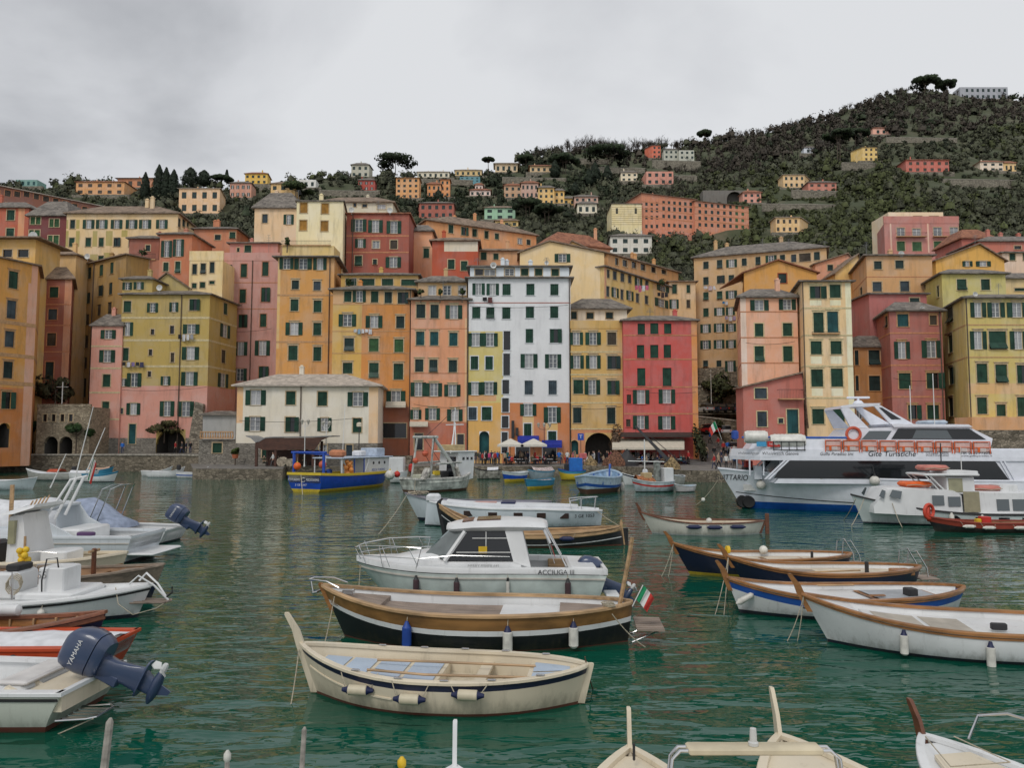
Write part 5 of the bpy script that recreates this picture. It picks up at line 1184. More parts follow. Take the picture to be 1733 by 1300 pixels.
def rope_thing(label,pts,r=.012,sag=0.0,m=None,name='mooring_rope',group=None,n=10):
 a,b_=Vector(pts[0]),Vector(pts[-1])
 if len(pts)==2:P=[a.lerp(b_,i/n)-Vector((0,0,sag*4*(i/n)*(1-i/n)))for i in range(n+1)]
 else:P=[Vector(p)for p in pts]
 o=P[0].copy();me=MB().tube([p-o for p in P],r,5).mesh(name,m or ROPE,True)
 ob=link(name,me,None,o);tag(ob,label,'rope',group);return ob
def outboard(parent,loc,rz,tilt,k=1.0,text=True,side=-1,m=None):
 """outboard motor: x = aft, z = up before tilting"""
 e=bpy.data.objects.new('outboard_motor',None);COL.objects.link(e);e.parent=parent;e.location=loc;e.rotation_euler=(0,0,rz);e.empty_display_size=.1
 R=Matrix.Rotation(tilt,4,'Y')@Matrix.Scale(k,4);m=m or MOTOR
 def sup(cx,cz,a,b_,n=16,ex=.55):
  return[(cx+a*math.copysign(abs(math.cos(2*PI*j/n))**ex,math.cos(2*PI*j/n)),b_*math.copysign(abs(math.sin(2*PI*j/n))**ex,math.sin(2*PI*j/n)),cz)for j in range(n)]
 mb=MB();mb.rings([sup(.10,.30,.27,.18),sup(.10,.36,.31,.205),sup(.10,.46,.34,.22)]);mb.xf(R);mb.build('motor_pan',m,e,smooth=True,ang=50)
 mb=MB();mb.rings([sup(.10,.475,.345,.225),sup(.09,.62,.36,.23),sup(.06,.80,.34,.215),sup(.03,.93,.29,.18),sup(.01,.985,.22,.13),sup(.0,1.0,.1,.06)]);mb.xf(R);co_=mb.build('cowling',m,e,smooth=True,ang=60)
 mb=MB()
 prof=[(.0,.32,.17,.12),(.02,.1,.15,.095),(.05,-.12,.17,.07),(.07,-.3,.2,.055),(.07,-.36,.21,.06)]
 mb.rings([sup(cx,cz,a,b_)for cx,cz,a,b_ in prof]);mb.rings([sup(.12,-.36,.30,.12),sup(.12,-.385,.30,.12)]);mb.rings([sup(.09,-.385,.17,.045),sup(.06,-.55,.13,.05)])
 mb.lathe([(.02,-.26),(.06,-.18),(.085,-.05),(.085,.12),(.06,.24),(.045,.27)],(.06,0,-.60),12,axis='x')
 mb.prism([(-.02,-.012,-.66),(.16,-.012,-.66),(.13,-.012,-.86),(.06,-.012,-.84)],(0,.024,0));mb.box(-.2,-.03,-.09,.09,-.05,.34,ch=.02);mb.xf(R);mb.build('leg',m,e,smooth=True,ang=40)
 mb=MB();mb.lathe([(.05,.27),(.05,.38),(.03,.42)],(.06,0,-.60),8,axis='x')
 for j in range(3):
  a=2*PI*j/3
  q=[Vector((.30,0,.04)),Vector((.36,.06,.10)),Vector((.35,.05,.19)),Vector((.30,-.03,.2)),Vector((.28,-.05,.12))]
  q=[Matrix.Rotation(a,4,'X')@v+Vector((.06,0,-.60))for v in q];mb.prism(q,(.014,0,0))
 mb.xf(R);mb.build('propeller',plain('propeller_alloy',(.55,.56,.55),.4),e,smooth=True)
 if text:
  for sd in(1,-1):
   M=R@Matrix.Translation((.08,sd*.236,.70))@(Matrix.Rotation(PI/2,4,'X')if sd<0 else(Matrix.Rotation(PI,4,'Z')@Matrix.Rotation(PI/2,4,'X')))
   letters('yam',.42,e,M,INKW)
 return e
def flag(parent,base,tip,name='flag',droop=.5,w=.45,h=.3,rz=0):
 """Italian tricolour hanging in soft folds from a short staff"""
 base,tip=Vector(base),Vector(tip);MB().tube([base,tip],.012,6).build('flagstaff',WFRAME,parent)
 mats=[plain('flag_green',(.01,.22,.09),.9),plain('flag_white',(.66,.66,.64),.9),plain('flag_red',(.5,.04,.03),.9)]
 mb=MB();d=(base-tip).normalized();n=12
 R=lambda i,j:tip+d*(h*j/4)+Vector((math.cos(rz),math.sin(rz),0))*(w*(i/n)*(1-droop*.55))+Vector((0,0,-droop*w*(i/n)**1.2*.9))+Vector((-math.sin(rz),math.cos(rz),0))*(math.sin(i*1.1+j*.4)*.025)
 for i in range(n):
  for j in range(4):mb.quad(R(i,j),R(i+1,j),R(i+1,j+1),R(i,j+1),mi=min(2,i*3//n))
 mb.build('flag',mats,parent,smooth=True)
def XP(px,Y,py=900):return(at(px,py,Y).x,Y)
def gunnels(b,m,**k):b.rail(m,**k)
b=Boat('rowing_boat','cream wooden boat with tall stem post, navy stripe and pale blue panels, nearest the centre',XP(512,13.75),XP(994,13.15),1.95,.54,.84,.64,rb=.30,rs=.16,d=.4)
b.hull(CREAM,REDP,NAVY,wl=.05,st=(.03,.13));b.inner(CREAM,.16);b.rail(CREAM,w=.13,h=.05,out=.035);b.strake(CREAM,.30,.035,.02,name='spray_rail',a=.62,b_=.97)
b.deck(CREAM,.03,.97,0,z=.17,name='floor')
b.deck(CREAM,.50,.93,.17,name='foredeck',inset=.06,k=.93,th=.2)
for(a,c,k0)in((.515,.62,1),(.635,.735,1),(.75,.83,1),(.84,.92,.95)):
 for sg in((1,-1)if a<.74 else(0,)):
  mb=MB();T=[a+(c-a)*i/5 for i in range(6)]
  for i in range(5):
   q=[]
   for t in(T[i],T[i+1]):
    z=b.g(t)-.155;yy=(b.y(t,z)-.06)*.80;x=b.x(t,z)
    q.append(((x,.035*sg,z),(x,yy*sg,z))if sg else((x,-yy,z),(x,yy,z)))
   mb.quad(q[0][0],q[1][0],q[1][1],q[0][1])
  mb.build('deck_panel',PALEBLUE,b.root)
b.deck(CREAM,.03,.20,.10,name='stern_deck',th=.3)
for sg in(1,-1):
 mb=MB()
 for t0,t1 in((.06,.10),(.10,.14),(.14,.185)):
  q=[]
  for t in(t0,t1):
   z=b.g(t)-.088;yy=(b.y(t,z)-.05)*.86;x=b.x(t,z);q.append(((x,.03*sg,z),(x,yy*sg,z)))
  mb.quad(q[0][0],q[1][0],q[1][1],q[0][1])
 mb.build('deck_panel',PALEBLUE,b.root)
for t in(.36,):b.deck(CREAM,t-.02,t+.02,.16,name='thwart',th=.05)
for sg in(.35,-.3):b.tube('oar',WOODP,[(-1.6,sg,.50),(.2,sg*1.15,.50),(1.2,sg*.9,.52)],.022)
mb=MB()
for k in range(4):mb.tube([(-1.15+(.16-.02*k)*math.cos(q*.6),-.35+(.16-.02*k)*math.sin(q*.6),.20+.025*k)for q in range(12)],.014,5)
mb.build('rope_coil',ROPE,b.root)
b.post(CREAM,.52,rake=.14,w=.11,t=.06);b.post(CREAM,.03,at_=-1,name='stern_post',rake=0)
b.box('bailer',FY,.02,.17,.25,.40,.22,.36,ch=.03)
for t in(.15,.3,.45,.6,.75):
 for sg in(1,-1):p=b.P(t,sg,b.g(t));b.box('cleat',STEEL,p.x-.07,p.x+.07,p.y-.03-sg*.03,p.y+.03-sg*.03,b.g(t)+.03,b.g(t)+.055,ch=.01)
for i,(t,w_)in enumerate(((.735,'left'),(.555,'middle'),(.37,'right'))):
 fender(b,t,f'{w_} of three cream fenders slung along the cream boat with the navy stripe',.42,.085,plain('fender_cream',(.62,.55,.40),.5,var=.1),FN,True,drop=.23 if i<2 else .14,group='fenders on the cream boat')
b2=b=Boat('gozzo_boat','black wooden motor gozzo with varnished topside and teak deck behind the cream boat',XP(546,17.65),XP(1070,17.1),2.35,.74,1.12,.86,rb=.55,rs=.12,d=.5,pb=2.4)
b.hull(BLACKP,REDP,GWHITE,wl=.03,st=(.30,.41),top=wood_mat('worn_varnish',(.23,.115,.035),.5,.45,coat=.3));b.inner(GWHITE,.30);b.rail(WOODP,w=.15,h=.06,out=.05)
b.deck(TEAK,.05,.93,.34,name='side_deck',inset=.05);b.deck(TEAK,.42,.86,.20,name='deck_hatch',k=.80,th=.15);b.deck(TEAK,.80,.97,.12,name='foredeck',th=.2);b.deck(GWHITE,.23,.42,.20,name='engine_cover',k=.9,th=.2);b.deck(TEAK,.06,.23,.14,name='stern_deck',th=.2)
mb=MB();mb.lathe([(.17,0),(.17,.03),(.02,.035)],(0,0,0),20);mb.xf(Matrix.Translation((-2.0,.42,b.g(.3)-.18)));mb.build('round_hatch',plain('grey_hatch',(.42,.43,.44),.5),b.root)
b.post(WOODV,.05,rake=.0,low=.5);x0=b.x(0,b.gs)
b.tube('boom',WOODP,[(x0+.30,0,.75),(x0+.12,0,1.6),(x0+.0,0,2.25)],.05)
flag(b.root,(x0+.05,.45,.85),(x0-.18,.45,1.3),w=.40,h=.34,droop=.75,rz=PI)
mb=MB()
for k in range(7):mb.box(x0-.62,x0-.04,-.60+k*.17,-.60+k*.17+.12,.36,.40)
mb.build('bathing_platform',TEAK,b.root)
for sg in(1,-1):b.tube('platform_strut',STEEL,[(x0-.55,sg*.4,.36),(x0+.05,sg*.35,.08)],.018)
xb=b.x(1,b.gb)
b.tube('pulpit_rail',STEEL,[(xb-.5,.32,1.12),(xb-.2,.25,1.24),(xb+.22,.12,1.26),(xb+.3,0,1.24),(xb+.22,-.12,1.26),(xb-.2,-.25,1.24),(xb-.5,-.32,1.12)],.018)
mb=MB();mb.tube([(xb+.25,0,1.2),(xb+.2,0,.95)],.02);mb.tube([(xb+.05,.12,.98),(xb+.2,0,.93),(xb+.05,-.12,.98)],.025);mb.build('anchor',STEEL,b.root,smooth=True)
b.box('windlass',STEEL,xb-.75,xb-.5,-.09,.09,b.g(.93)-.10,b.g(.93)+.03)
for i,(t,m_,cap,nmn)in enumerate(((.685,FBL,FBL,'blue'),(.38,FW,FN,'white'),(.185,FW,FN,'white'))):
 fender(b,t,['long blue fender on the black gozzo','white fender with navy top at mid length of the black gozzo','white fender with navy top near the stern of the black gozzo'][i],.52,.10,m_,cap,drop=.22,group='fenders on the black gozzo')
mb=MB()
for k in range(3):mb.tube([(-2.95+.13*math.cos(a)+.02*k,b.near*(b.b(.09)-.1)+.1*math.sin(a),b.g(.09)+.05+.03*k)for a in[i*.7 for i in range(10)]],.014,5)
mb.build('rope_coil',ROPE,b.root)
b3=b=Boat('cabin_cruiser','white cabin cruiser with wraparound windows, chrome bow rail and outboard behind the black gozzo',XP(604,21.0),XP(1018,21.0),2.5,.98,1.12,.92,transom=.86,rb=1.0,d=.5,pb=2.6,full=2.4)
b.hull(plain('pale_green_white_hull',(.52,.58,.55),.25,coat=.4),REDP,wl=.04);b.strake(plain('rub_rail',(.48,.45,.40),.5),.10,.05,.03)
b.deck(GWHITE,.30,.985,-.05,name='deck',inset=.02,camber=.04);b.deck(GWHITE,.0,.33,.35,name='cockpit_sole',inset=.08);b.inner(GWHITE,.5,a=.01,b_=.36);b.rail(GWHITE,w=.22,h=.14,z0=.09,out=.0,name='coaming')
def xl(px):return b3.L/2-(px-604)*21.0/1300
def lofted(b,name,secs,m,smooth=True):
 rings=[]
 for(x,w0,w1,z0,z1)in secs:rings.append([(x,-w0,z0),(x,-w1,z1-.05),(x,-w1*.8,z1),(x,w1*.8,z1),(x,w1,z1-.05),(x,w0,z0)])
 return MB().rings(rings,True).build(name,m,b.root,smooth=smooth,ang=50)
lofted(b,'coachroof',[(xl(640),.35,.2,1.05,1.18),(xl(680),.70,.52,1.05,1.30),(xl(720),.85,.68,1.03,1.40),(xl(748),.9,.75,1.03,1.44)],GWHITE)
GL=glass_mat('grey');CAB=glass_mat('dark')
lofted(b,'cabin_side',[(xl(712),.84,.8,1.0,1.34),(xl(760),.98,.93,1.0,1.30),(xl(878),1.02,.97,1.0,1.30)],GWHITE)
zs0,zs1=1.36,2.02
wx=[xl(722),xl(758),xl(866)];tx=[xl(765),xl(790),xl(856)]
for sd in(1,-1):
 mb=MB();mb.quad((wx[1],sd*.95,1.29),(wx[2],sd*.98,1.29),(tx[2],sd*.86,zs1),(tx[1],sd*.84,zs1));mb.build('side_window',CAB,b.root)
 mb=MB();mb.quad((wx[0],sd*.45,1.40),(wx[1],sd*.95,1.30),(tx[1],sd*.84,zs1),(tx[0],sd*.5,zs1+.03));mb.build('windscreen_pane',plain('windscreen_glass',(.16,.18,.18),.05),b.root)
 mb=MB();mb.tube([(wx[1]+.03,sd*.97,1.28),(tx[1]+.03,sd*.86,zs1)],.06,6);mb.build('window_pillar',GWHITE,b.root,smooth=True)
 mb=MB();mb.prism([(xl(866),sd*.93,1.25),(xl(894),sd*.93,1.1),(xl(880),sd*.83,zs1+.03),(xl(852),sd*.83,zs1+.03)],(0,sd*.06,0));mb.build('rear_pillar',GWHITE,b.root)
 mb=MB();q0=Vector((xl(802),sd*.965,1.45));
 mb.tube([(xl(775),sd*.985,1.50),(xl(862),sd*.985,1.50)],.012);mb.tube([(xl(822),sd*.965,1.50),(xl(822),sd*.885,zs1)],.012);mb.tube([(xl(800),sd*.92,1.85),(xl(862),sd*.90,1.85)],.012);mb.build('window_rail',WFRAME,b.root)
mb=MB();mb.quad((wx[0],.45,1.40),(wx[0],-.45,1.40),(tx[0],-.5,zs1+.03),(tx[0],.5,zs1+.03));mb.build('windscreen_pane',plain('windscreen_glass',(.16,.18,.18),.05),b.root)
mb=MB();mb.box(-.11,.11,0,.006,-.09,.09);mb.xf(Matrix.Translation((xl(817),b.near*.965,1.56)));mb.build('notice',FY,b.root)
b.box('helm_seat',plain('brown_seat',(.12,.06,.04),.7),xl(800),xl(850),-.6,.6,1.05,1.45)
rings=[]
for(px,w,z,th)in((756,.45,2.06,.05),(768,.80,2.10,.10),(800,.98,2.17,.14),(850,1.02,2.20,.16),(890,1.0,2.19,.15),(915,.92,2.15,.10),(922,.7,2.12,.05)):
 x=xl(px);rings.append([(x,-w*.9,z-th),(x,-w,z-th*.3),(x,-w*.8,z+.05),(x,0,z+.09),(x,w*.8,z+.05),(x,w,z-th*.3),(x,w*.9,z-th)])
MB().rings(rings,True).build('hardtop',GWHITE,b.root,smooth=True,ang=60)
mb=MB()
for(pa,pb_)in((782,800),(806,845)):mb.prism([(xl(pa),-.42,2.20 if pa<800 else 2.24),(xl(pb_),-.42,2.235 if pa<800 else 2.27),(xl(pb_),.42,2.235 if pa<800 else 2.27),(xl(pa),.42,2.20 if pa<800 else 2.24)],(0,0,.035))
o=mb.build('roof_hatch',plain('brown_tinted_hatch',(.10,.055,.04),.15),b.root)
for sd in(1,-1):
 P_=[(xl(720),sd*1.12,1.62),(xl(700),sd*1.08,1.64),(xl(650),sd*.80,1.64),(xl(612),sd*.35,1.56),(xl(603),sd*.12,1.50),(xl(601),0,1.49)]
 b.tube('bow_rail',STEEL,P_,.016)
 b.tube('bow_rail',STEEL,[(xl(860),sd*1.2,1.42),(xl(770),sd*1.2,1.45),(xl(720),sd*1.12,1.36),(xl(650),sd*.80,1.37),(xl(606),sd*.2,1.33)],.013)
 for(px,px2,y)in((720,712,1.12),(700,716,1.08),(655,668,.85),(650,656,.82),(612,625,.40),(604,618,.2)):b.tube('rail_stanchion',STEEL,[(xl(px),sd*y,1.62 if px>610 else 1.5),(xl(px2),sd*y*.97,1.1)],.012)
 b.tube('canopy_strut',STEEL,[(xl(918),sd*.85,2.1),(xl(950),sd*1.05,1.15)],.02)
mb=MB();mb.tube([(xl(914),b.near*.8,2.12),(xl(925),b.near*.9,1.72)],[.05,.03],7);mb.build('rolled_canopy',FABW,b.root,smooth=True)
b.box('cockpit_bench',GWHITE,xl(1000),xl(955),-1.0,1.0,.6,1.12,ch=.06);b.box('locker_door',WOODP,xl(958),xl(926),-.95,-.90,.75,1.05)
flag(b.root,(xl(936),-.4,1.0),(xl(922),-.4,1.72),w=.3,h=.36,droop=.9,rz=PI)
M=Matrix.Translation((xl(933),b.near*(b.y(.18,.95)+.045),1.03))@Matrix.Rotation(PI,4,'Z')@Matrix.Rotation(PI/2,4,'X')
letters('acciuga',.92,b.root,M,INK)
M=Matrix.Translation((xl(818),b.near*1.025,1.16))@Matrix.Rotation(PI,4,'Z')@Matrix.Rotation(PI/2,4,'X');letters('mf',.8,b.root,M,plain('grey_lettering',(.3,.3,.3),.5))
outboard(b.root,(-b.L/2-.12,.0,.48),PI,-.95,1.0);
b.box('swim_platform',GWHITE,-b.L/2-.35,-b.L/2,.3,1.0,.34,.42)
for i,(px,m_,lb)in enumerate(((711,FBR,'first dark fender from the bow of the white cabin cruiser'),(777,FBR,'second dark fender from the bow of the white cabin cruiser'),(857,FW,'slim clear white fender amidships on the white cabin cruiser'),(953,FBR,'dark fender near the stern of the white cabin cruiser'))):
 fender(b,(xl(px)+b.L/2)/b.L,lb,.50 if i!=2 else .46,.075 if i!=2 else .045,m_,IRON,drop=.12,group='fenders on the cabin cruiser')
b=Boat('gozzo_boat','slender black gozzo with tan gunwale half hidden behind the white cabin cruiser',XP(742,32.6),XP(1050,32.4),2.1,.56,1.7,.80,rb=.35,rs=-.1,d=.4)
b.hull(BLACKP,REDP,GWHITE,wl=.05,st=(.42,.46),top=BLACKP);b.rail(WOODP,w=.12,h=.06,out=.03);b.strake(WOODP,.12,.16,.02);b.inner(WOODP,.2);b.deck(wood_mat('tan_planks',(.36,.25,.15),1,.7,planks=3),.04,.96,.2,name='deck');b.post(BLACKP,.22,rake=-.1,w=.14);b.post(WOODP,.25,at_=-1,name='stern_post',rake=0)
b.box('rudder',BLACKP,-b.L/2-.32,-b.L/2-.02,-.03,.03,-.2,.72)
fender(b,.30,'navy fender slung on the slender black gozzo',.5,.1,FN,FN,True,drop=.2)
b5=b=Boat('gozzo_boat','long white decked gozzo with square dark ports and number 3 GE 1053',XP(1020,39.4),XP(722,39.8),2.7,.96,.80,1.28,rb=.1,rs=-.1,d=.4,pb=3.2,ps=2.8)
b.hull(gel('blue_white_hull',(.58,.63,.67)),NAVY,wl=.06);b.rail(GWHITE,w=.16,h=.07,out=.05);b.deck(DECKW,.02,.98,.0,name='deck',camber=.12);b.deck(DECKW,.12,.86,-.14,name='cabin_top',k=.72,camber=.08,th=.2)
def xr(px):return-b5.L/2+(px-722)*39.0/1300
for px in(757,797,838,880,918,956):
 t=(xr(px)+b.L/2)/b.L;z=b.g(t)-.30
 for sg in(1,-1):y=b.y(t,z);p=MB();p.box(-.22,.22,-.03,.03,-.13,.13);p.xf(Matrix.Translation((xr(px),sg*(y-.005),z))@Matrix.Rotation(sg*.0,4,'Z'));p.build('porthole',plain('port_brown',(.035,.02,.016),.3),b.root)
b.box('hatch_cover',FN,xr(850),xr(874),-.55,.55,b.g(.5)+.16,b.g(.5)+.28);b.box('lifebuoy_box',plain('rose_canvas',(.5,.3,.27),.9),xr(790),xr(842),-.3,.3,b.g(.4)+.16,b.g(.4)+.26)
b.box('outboard_hood',FABW,xr(722),xr(745),-.35,.35,1.2,1.62,ch=.1)
zz=b.g(.93)+.02
b.tube('bow_rail',STEEL,[(xr(968),-.8,zz),(xr(966),-.8,zz+.48),(xr(985),-.6,zz+.56),(xr(1012),-.15,zz+.62),(xr(1014),0,zz+.62),(xr(1012),.15,zz+.62),(xr(985),.6,zz+.56),(xr(966),.8,zz+.48),(xr(968),.8,zz)],.025)
for sg in(1,-1):b.tube('rail_stanchion',STEEL,[(xr(985),sg*.62,zz),(xr(985),sg*.6,zz+.56)],.02);b.tube('rail_stanchion',STEEL,[(xr(1008),sg*.2,zz),(xr(1010),sg*.2,zz+.6)],.02)
hull_text(b,'ge',1.0,xr(990),.58,INK,off=.03)
rope_thing('pale mooring line from the rounded bow of the white decked gozzo',[b.W((b.L/2-.3,-.3,.8)),b.W((b.L/2+1.2,-1.6,0))],.02,.1)
b=Boat('fishing_boat','white hulled boat with grey foredeck, its bow showing left of the long white gozzo',XP(684,42.2),(2.2,42.6),2.6,1.0,1.5,1.0,rb=.8,rs=.2,d=.4,pb=2.2)
b.hull(gel('blue_white_hull',(.58,.63,.67)),NAVY,wl=.18);b.rail(plain('grey_gunwale',(.16,.16,.18),.6),w=.16,h=.08,out=.05);b.deck(plain('grey_deck',(.25,.25,.30),.8),.02,.98,.05,camber=.08)
mb=MB()
for k in range(14):mb.tube([(b.L/2-.9+RS.normal()*.25,RS.normal()*.2,1.42+.01*k),(b.L/2-.7+RS.normal()*.3,RS.normal()*.22,1.46+.01*k),(b.L/2-.6+RS.normal()*.25,RS.normal()*.2,1.42)],.03,5)
mb.build('rope_coil',ROPE,b.root)
rope_thing('mooring line running down to the water from the grey decked bow',[b.W((b.L/2-.1,.1,1.35)),(at(655,900,38.5).x,36.0,0)],.02,.1)
b7=b=Boat('rowing_boat','white gozzo with maroon gunwale and brown rudder alone right of centre',XP(1084,36.6),XP(1294,36.3),2.0,.56,.98,.62,rb=.55,rs=.25,d=.4)
b.hull(CREAM if False else gel('ivory_hull',(.64,.62,.55)),GWHITE,wl=.05);b.rail(WOODD,w=.13,h=.06,out=.04);b.inner(CREAM,.2);b.deck(TEAK,.1,.92,.24,name='deck');b.deck(CREAM,.04,.2,.1,name='stern_deck');b.deck(TEAK,.75,.96,.1,name='foredeck');b.post(WOODD,.45,rake=.10,w=.12,low=.6);b.post(WOODD,.02,at_=-1,name='stern_post',rake=0)
b.box('rudder',WOODD,-b.L/2-.22,-b.L/2-.03,-.04,.04,-.3,.95);b.box('engine_box',CREAM,-.5,.3,-.3,.3,.3,.5)
mb=MB();mb.ball((-.3,.1,.6),.14,10);mb.build('float',FW,b.root,smooth=True)
for i,(t,w_)in enumerate(((.60,'left'),(.44,'middle'),(.25,'right'))):fender(b,t,f'{w_} of three navy blue fenders on the white gozzo with maroon gunwale',.6,.09,FN,FN,True,drop=.16,group='navy fenders on the lone white gozzo')
def gozzo(label,bow,stern,beam,gm,gb,gs,side,bot,stripe=None,wl=.06,st=(.03,.2),rb=.6,rail=WOODV,deck=GWHITE,post=.5,rake=.12,name='gozzo_boat'):
 b=Boat(name,label,bow,stern,beam,gm,gb,gs,rb=rb,rs=.2,d=.4)
 b.hull(side,bot,stripe,wl=wl,st=st);b.rail(rail,w=.14,h=.06,out=.04);b.strake(rail,.07,.06,.02);b.inner(deck,.15)
 b.post(rail,post,rake=rake,w=.12,t=.08,low=.62)
 return b
r1=b=gozzo('navy blue gozzo with yellow waterline and varnished rails, farthest of the right hand group',XP(1136,25.5),XP(1440,26.1),2.1,.56,1.04,.60,NAVY,YELP,wl=.10,post=.36)
DW=plain('cream_deck',(.62,.54,.42),.6)
b.deck(DW,.03,.97,.17,name='deck');b.deck(WOODV,.25,.48,.16,name='cockpit_rim',k=.72);b.deck(DW,.27,.46,.15,name='cockpit_sole',k=.62);b.deck(DW,.82,.96,.07,name='foredeck',th=.1)
o=b.box('tiller',IRON,-1.6,-1.52,.25,.33,.45,.72)
mb=MB();mb.lathe([(.05,-.05),(.13,-.05),(.13,.05),(.05,.05)],n=12,axis='x');mb.xf(Matrix.Translation((.9,-.75,.66)));mb.build('yellow_float',FY,b.root)
mb=MB();mb.ball((-.4,-.85,.62),.15,10);mb.build('white_float',FW,b.root,smooth=True)
for sg in(.35,.75):b.tube('boarding_ladder',STEEL,[(-b.L/2+.25,sg-.9,.5),(-b.L/2+.2,sg-.9,.95),(-b.L/2-.05,sg-.9,1.0),(-b.L/2-.35,sg-.9,.5),(-b.L/2-.4,sg-.9,.1)],.02)
b.box('boarding_step',TEAK,-b.L/2-.6,-b.L/2,-.6,.1,.20,.24)
r2=b=gozzo('navy gozzo with bare cream deck and varnished rails, second of the right hand group',XP(1228,23.2),XP(1556,23.4),2.15,.55,.95,.62,NAVY,NAVY,post=.34)
b.deck(DW,.03,.97,.15,name='deck');b.deck(TEAK,.52,.84,.13,name='deck_planking',k=.6);b.deck(DW,.84,.96,.07,name='foredeck',th=.1);b.box('tiller',IRON,-1.35,-1.25,-.05,.05,.4,.75)
b.box('companion_hatch',WOODV,-b.L/2+.45,-b.L/2+1.0,.0,.5,.4,.56)
for sg in(.2,.7):b.tube('boarding_ladder',STEEL,[(-b.L/2+.25,sg-1.,.5),(-b.L/2+.2,sg-1.,.98),(-b.L/2-.05,sg-1.,1.02),(-b.L/2-.35,sg-1.,.5),(-b.L/2-.4,sg-1.,.1)],.02)
b.box('boarding_step',TEAK,-b.L/2-.6,-b.L/2,-.75,.0,.18,.22)
b.tube('oar',WOODP,[(-1.0,.2,.52),(1.2,.7,.55)],.025)
r3=b=gozzo('white gozzo with a broad blue stripe and varnished rails, third of the right hand group',XP(1227,19.9),XP(1628,20.2),2.3,.50,.90,.62,GWHITE,NAVY,BLUEP,wl=.09,st=(.06,.26),post=.42,rb=.35)
b.deck(GWHITE,.03,.97,.14,name='deck');b.deck(WOODV,.14,.42,.11,name='cockpit_rim',k=.66);b.deck(plain('cockpit_grey',(.36,.38,.40),.6),.155,.40,.09,name='cockpit_sole',k=.58);b.deck(GWHITE,.82,.96,.06,name='foredeck',th=.1)
b.box('engine',IRON,-1.7,-1.45,.05,.35,.42,.62);b.box('oar_blade',WOODP,-.6,.4,-.85,-.75,.50,.53);b.box('seat_board',WOODV,-.85,-.45,.25,.38,.45,.48)
mb=MB();mb.lathe([(.02,0),(.07,.05),(.08,.4),(.02,.5)],n=10,axis='x');mb.xf(Matrix.Translation((b.L/2-.55,.42,.55))@Matrix.Rotation(.5,4,'Y'));mb.build('bow_fender',FW,b.root,smooth=True)
b.tube('boat_hook',IRON,[(.9,b.near*1.13,.25),(1.6,b.near*1.02,.33)],.02)
r4=b=gozzo('large white gozzo with varnished rails and beige deck panels, nearest of the right hand group',(6.36,17.2),(13.2,15.75),2.45,.58,1.02,.65,GWHITE,NAVY,wl=.07,post=.42,rb=.55)
b.deck(GWHITE,.03,.97,.16,name='deck');b.deck(GWHITE,.5,.82,.10,name='deck_hatch',k=.62,th=.08)
for(a,c)in((.53,.645),(.66,.79)):b.deck(plain('beige_nonslip',(.42,.38,.32),.9),a,c,.094,name='nonslip_panel',k=.5)
b.deck(GWHITE,.84,.96,.06,name='foredeck',th=.1);b.box('tiller',IRON,-.5,-.2,.1,.22,.46,.6)
for i,(px,lb)in enumerate(((1508,'white fender nearer the bow of the large white gozzo'),(1630,'white fender nearer the stern of the large white gozzo'))):
 fender(b,.745-i*.215,lb,.48,.08,FW,FN,drop=.16,group='white fenders on the large white gozzo')
rt=[]
for i,(bb,px,py,wpx,wpy,lab)in enumerate(((r1,1133,925,1118,976,'pair of mooring lines from the bow of the yellow lined navy gozzo'),(r2,1226,945,1208,1045,'mooring line from the bow of the bare decked navy gozzo'),(r3,1232,985,1230,1010,'slack line at the bow of the blue striped gozzo'),(r4,1355,1010,1330,1085,'double mooring line hanging from the bow of the large white gozzo'))):
 p=bb.W((bb.L/2-.05,.05,bb.gb-.05));q=atz(wpx,wpy,0);mb=MB();o=Vector(p)
 for d_ in(0,.12):
  e=Vector((q.x+d_*2,q.y,-.05));mb.tube([p-o]+[Vector(p).lerp(e,k/8)-Vector((0,0,.1*4*(k/8)*(1-k/8)))-o for k in range(1,9)],.011,5)
 ob=link('mooring_rope',mb.mesh('mooring_rope',ROPE,True),None,o);tag(ob,lab,'rope')
p=r4.P(.30,r4.near,.6);wp=r4.W(p);q=atz(1675,1116,0.05)
e=empty('mooring_buoy','yellow mooring float in the water beside the large white gozzo','buoy',(q.x,q.y,0));MB().ball((0,0,.03),.085,12).build('float',FY,e,smooth=True);MB().lathe([(.03,.1),(.03,.19),(.015,.2)],n=8).build('collar',IRON,e)
rope_thing('thin lines from the large white gozzo down to the yellow float',[wp,(q.x,q.y,.2)],.009,.0)
fb,fs=Vector((13.4,50.3)),Vector((40.5,46.5))
b=Boat('ferry','large white sightseeing ferry with blue waterline, dark windows and orange lifejacket crates',fb,fs,6.6,2.0,2.55,2.0,cat='ferry',rb=1.5,transom=.85,d=1.0,pb=2.6,full=4.0,n=40)
FWH=plain('ferry_white',(.80,.82,.88),.35,var=.05,coat=.3);FW2=plain('ferry_white_upper',(.74,.76,.82),.35,var=.05,coat=.3);FBLU=plain('ferry_blue',(.012,.10,.42),.4);FGL=glass_mat('dark')
b.hull(FWH,FBLU,None,wl=.45);b.rail(FW2,w=.2,h=.1,out=.04);b.deck(plain('ferry_deck',(.3,.33,.38),.7),.0,.985,.25,name='main_deck')
b.strake(BLACKRUB,1.5,.06,.01,name='black_line',b_=.99)
RB=b.root;HB=3.12
def X(px,D=45.0):
 wx_=(px-866.5)/1300*D;return b.L/2-(wx_-fb.x)/math.cos(b.rz-PI)
def Z(py,D=45.0):return 4.4+(744-py)/1300*D
N_=b.near
sal=MB();x0,x1=X(1378),-b.L/2+1.0
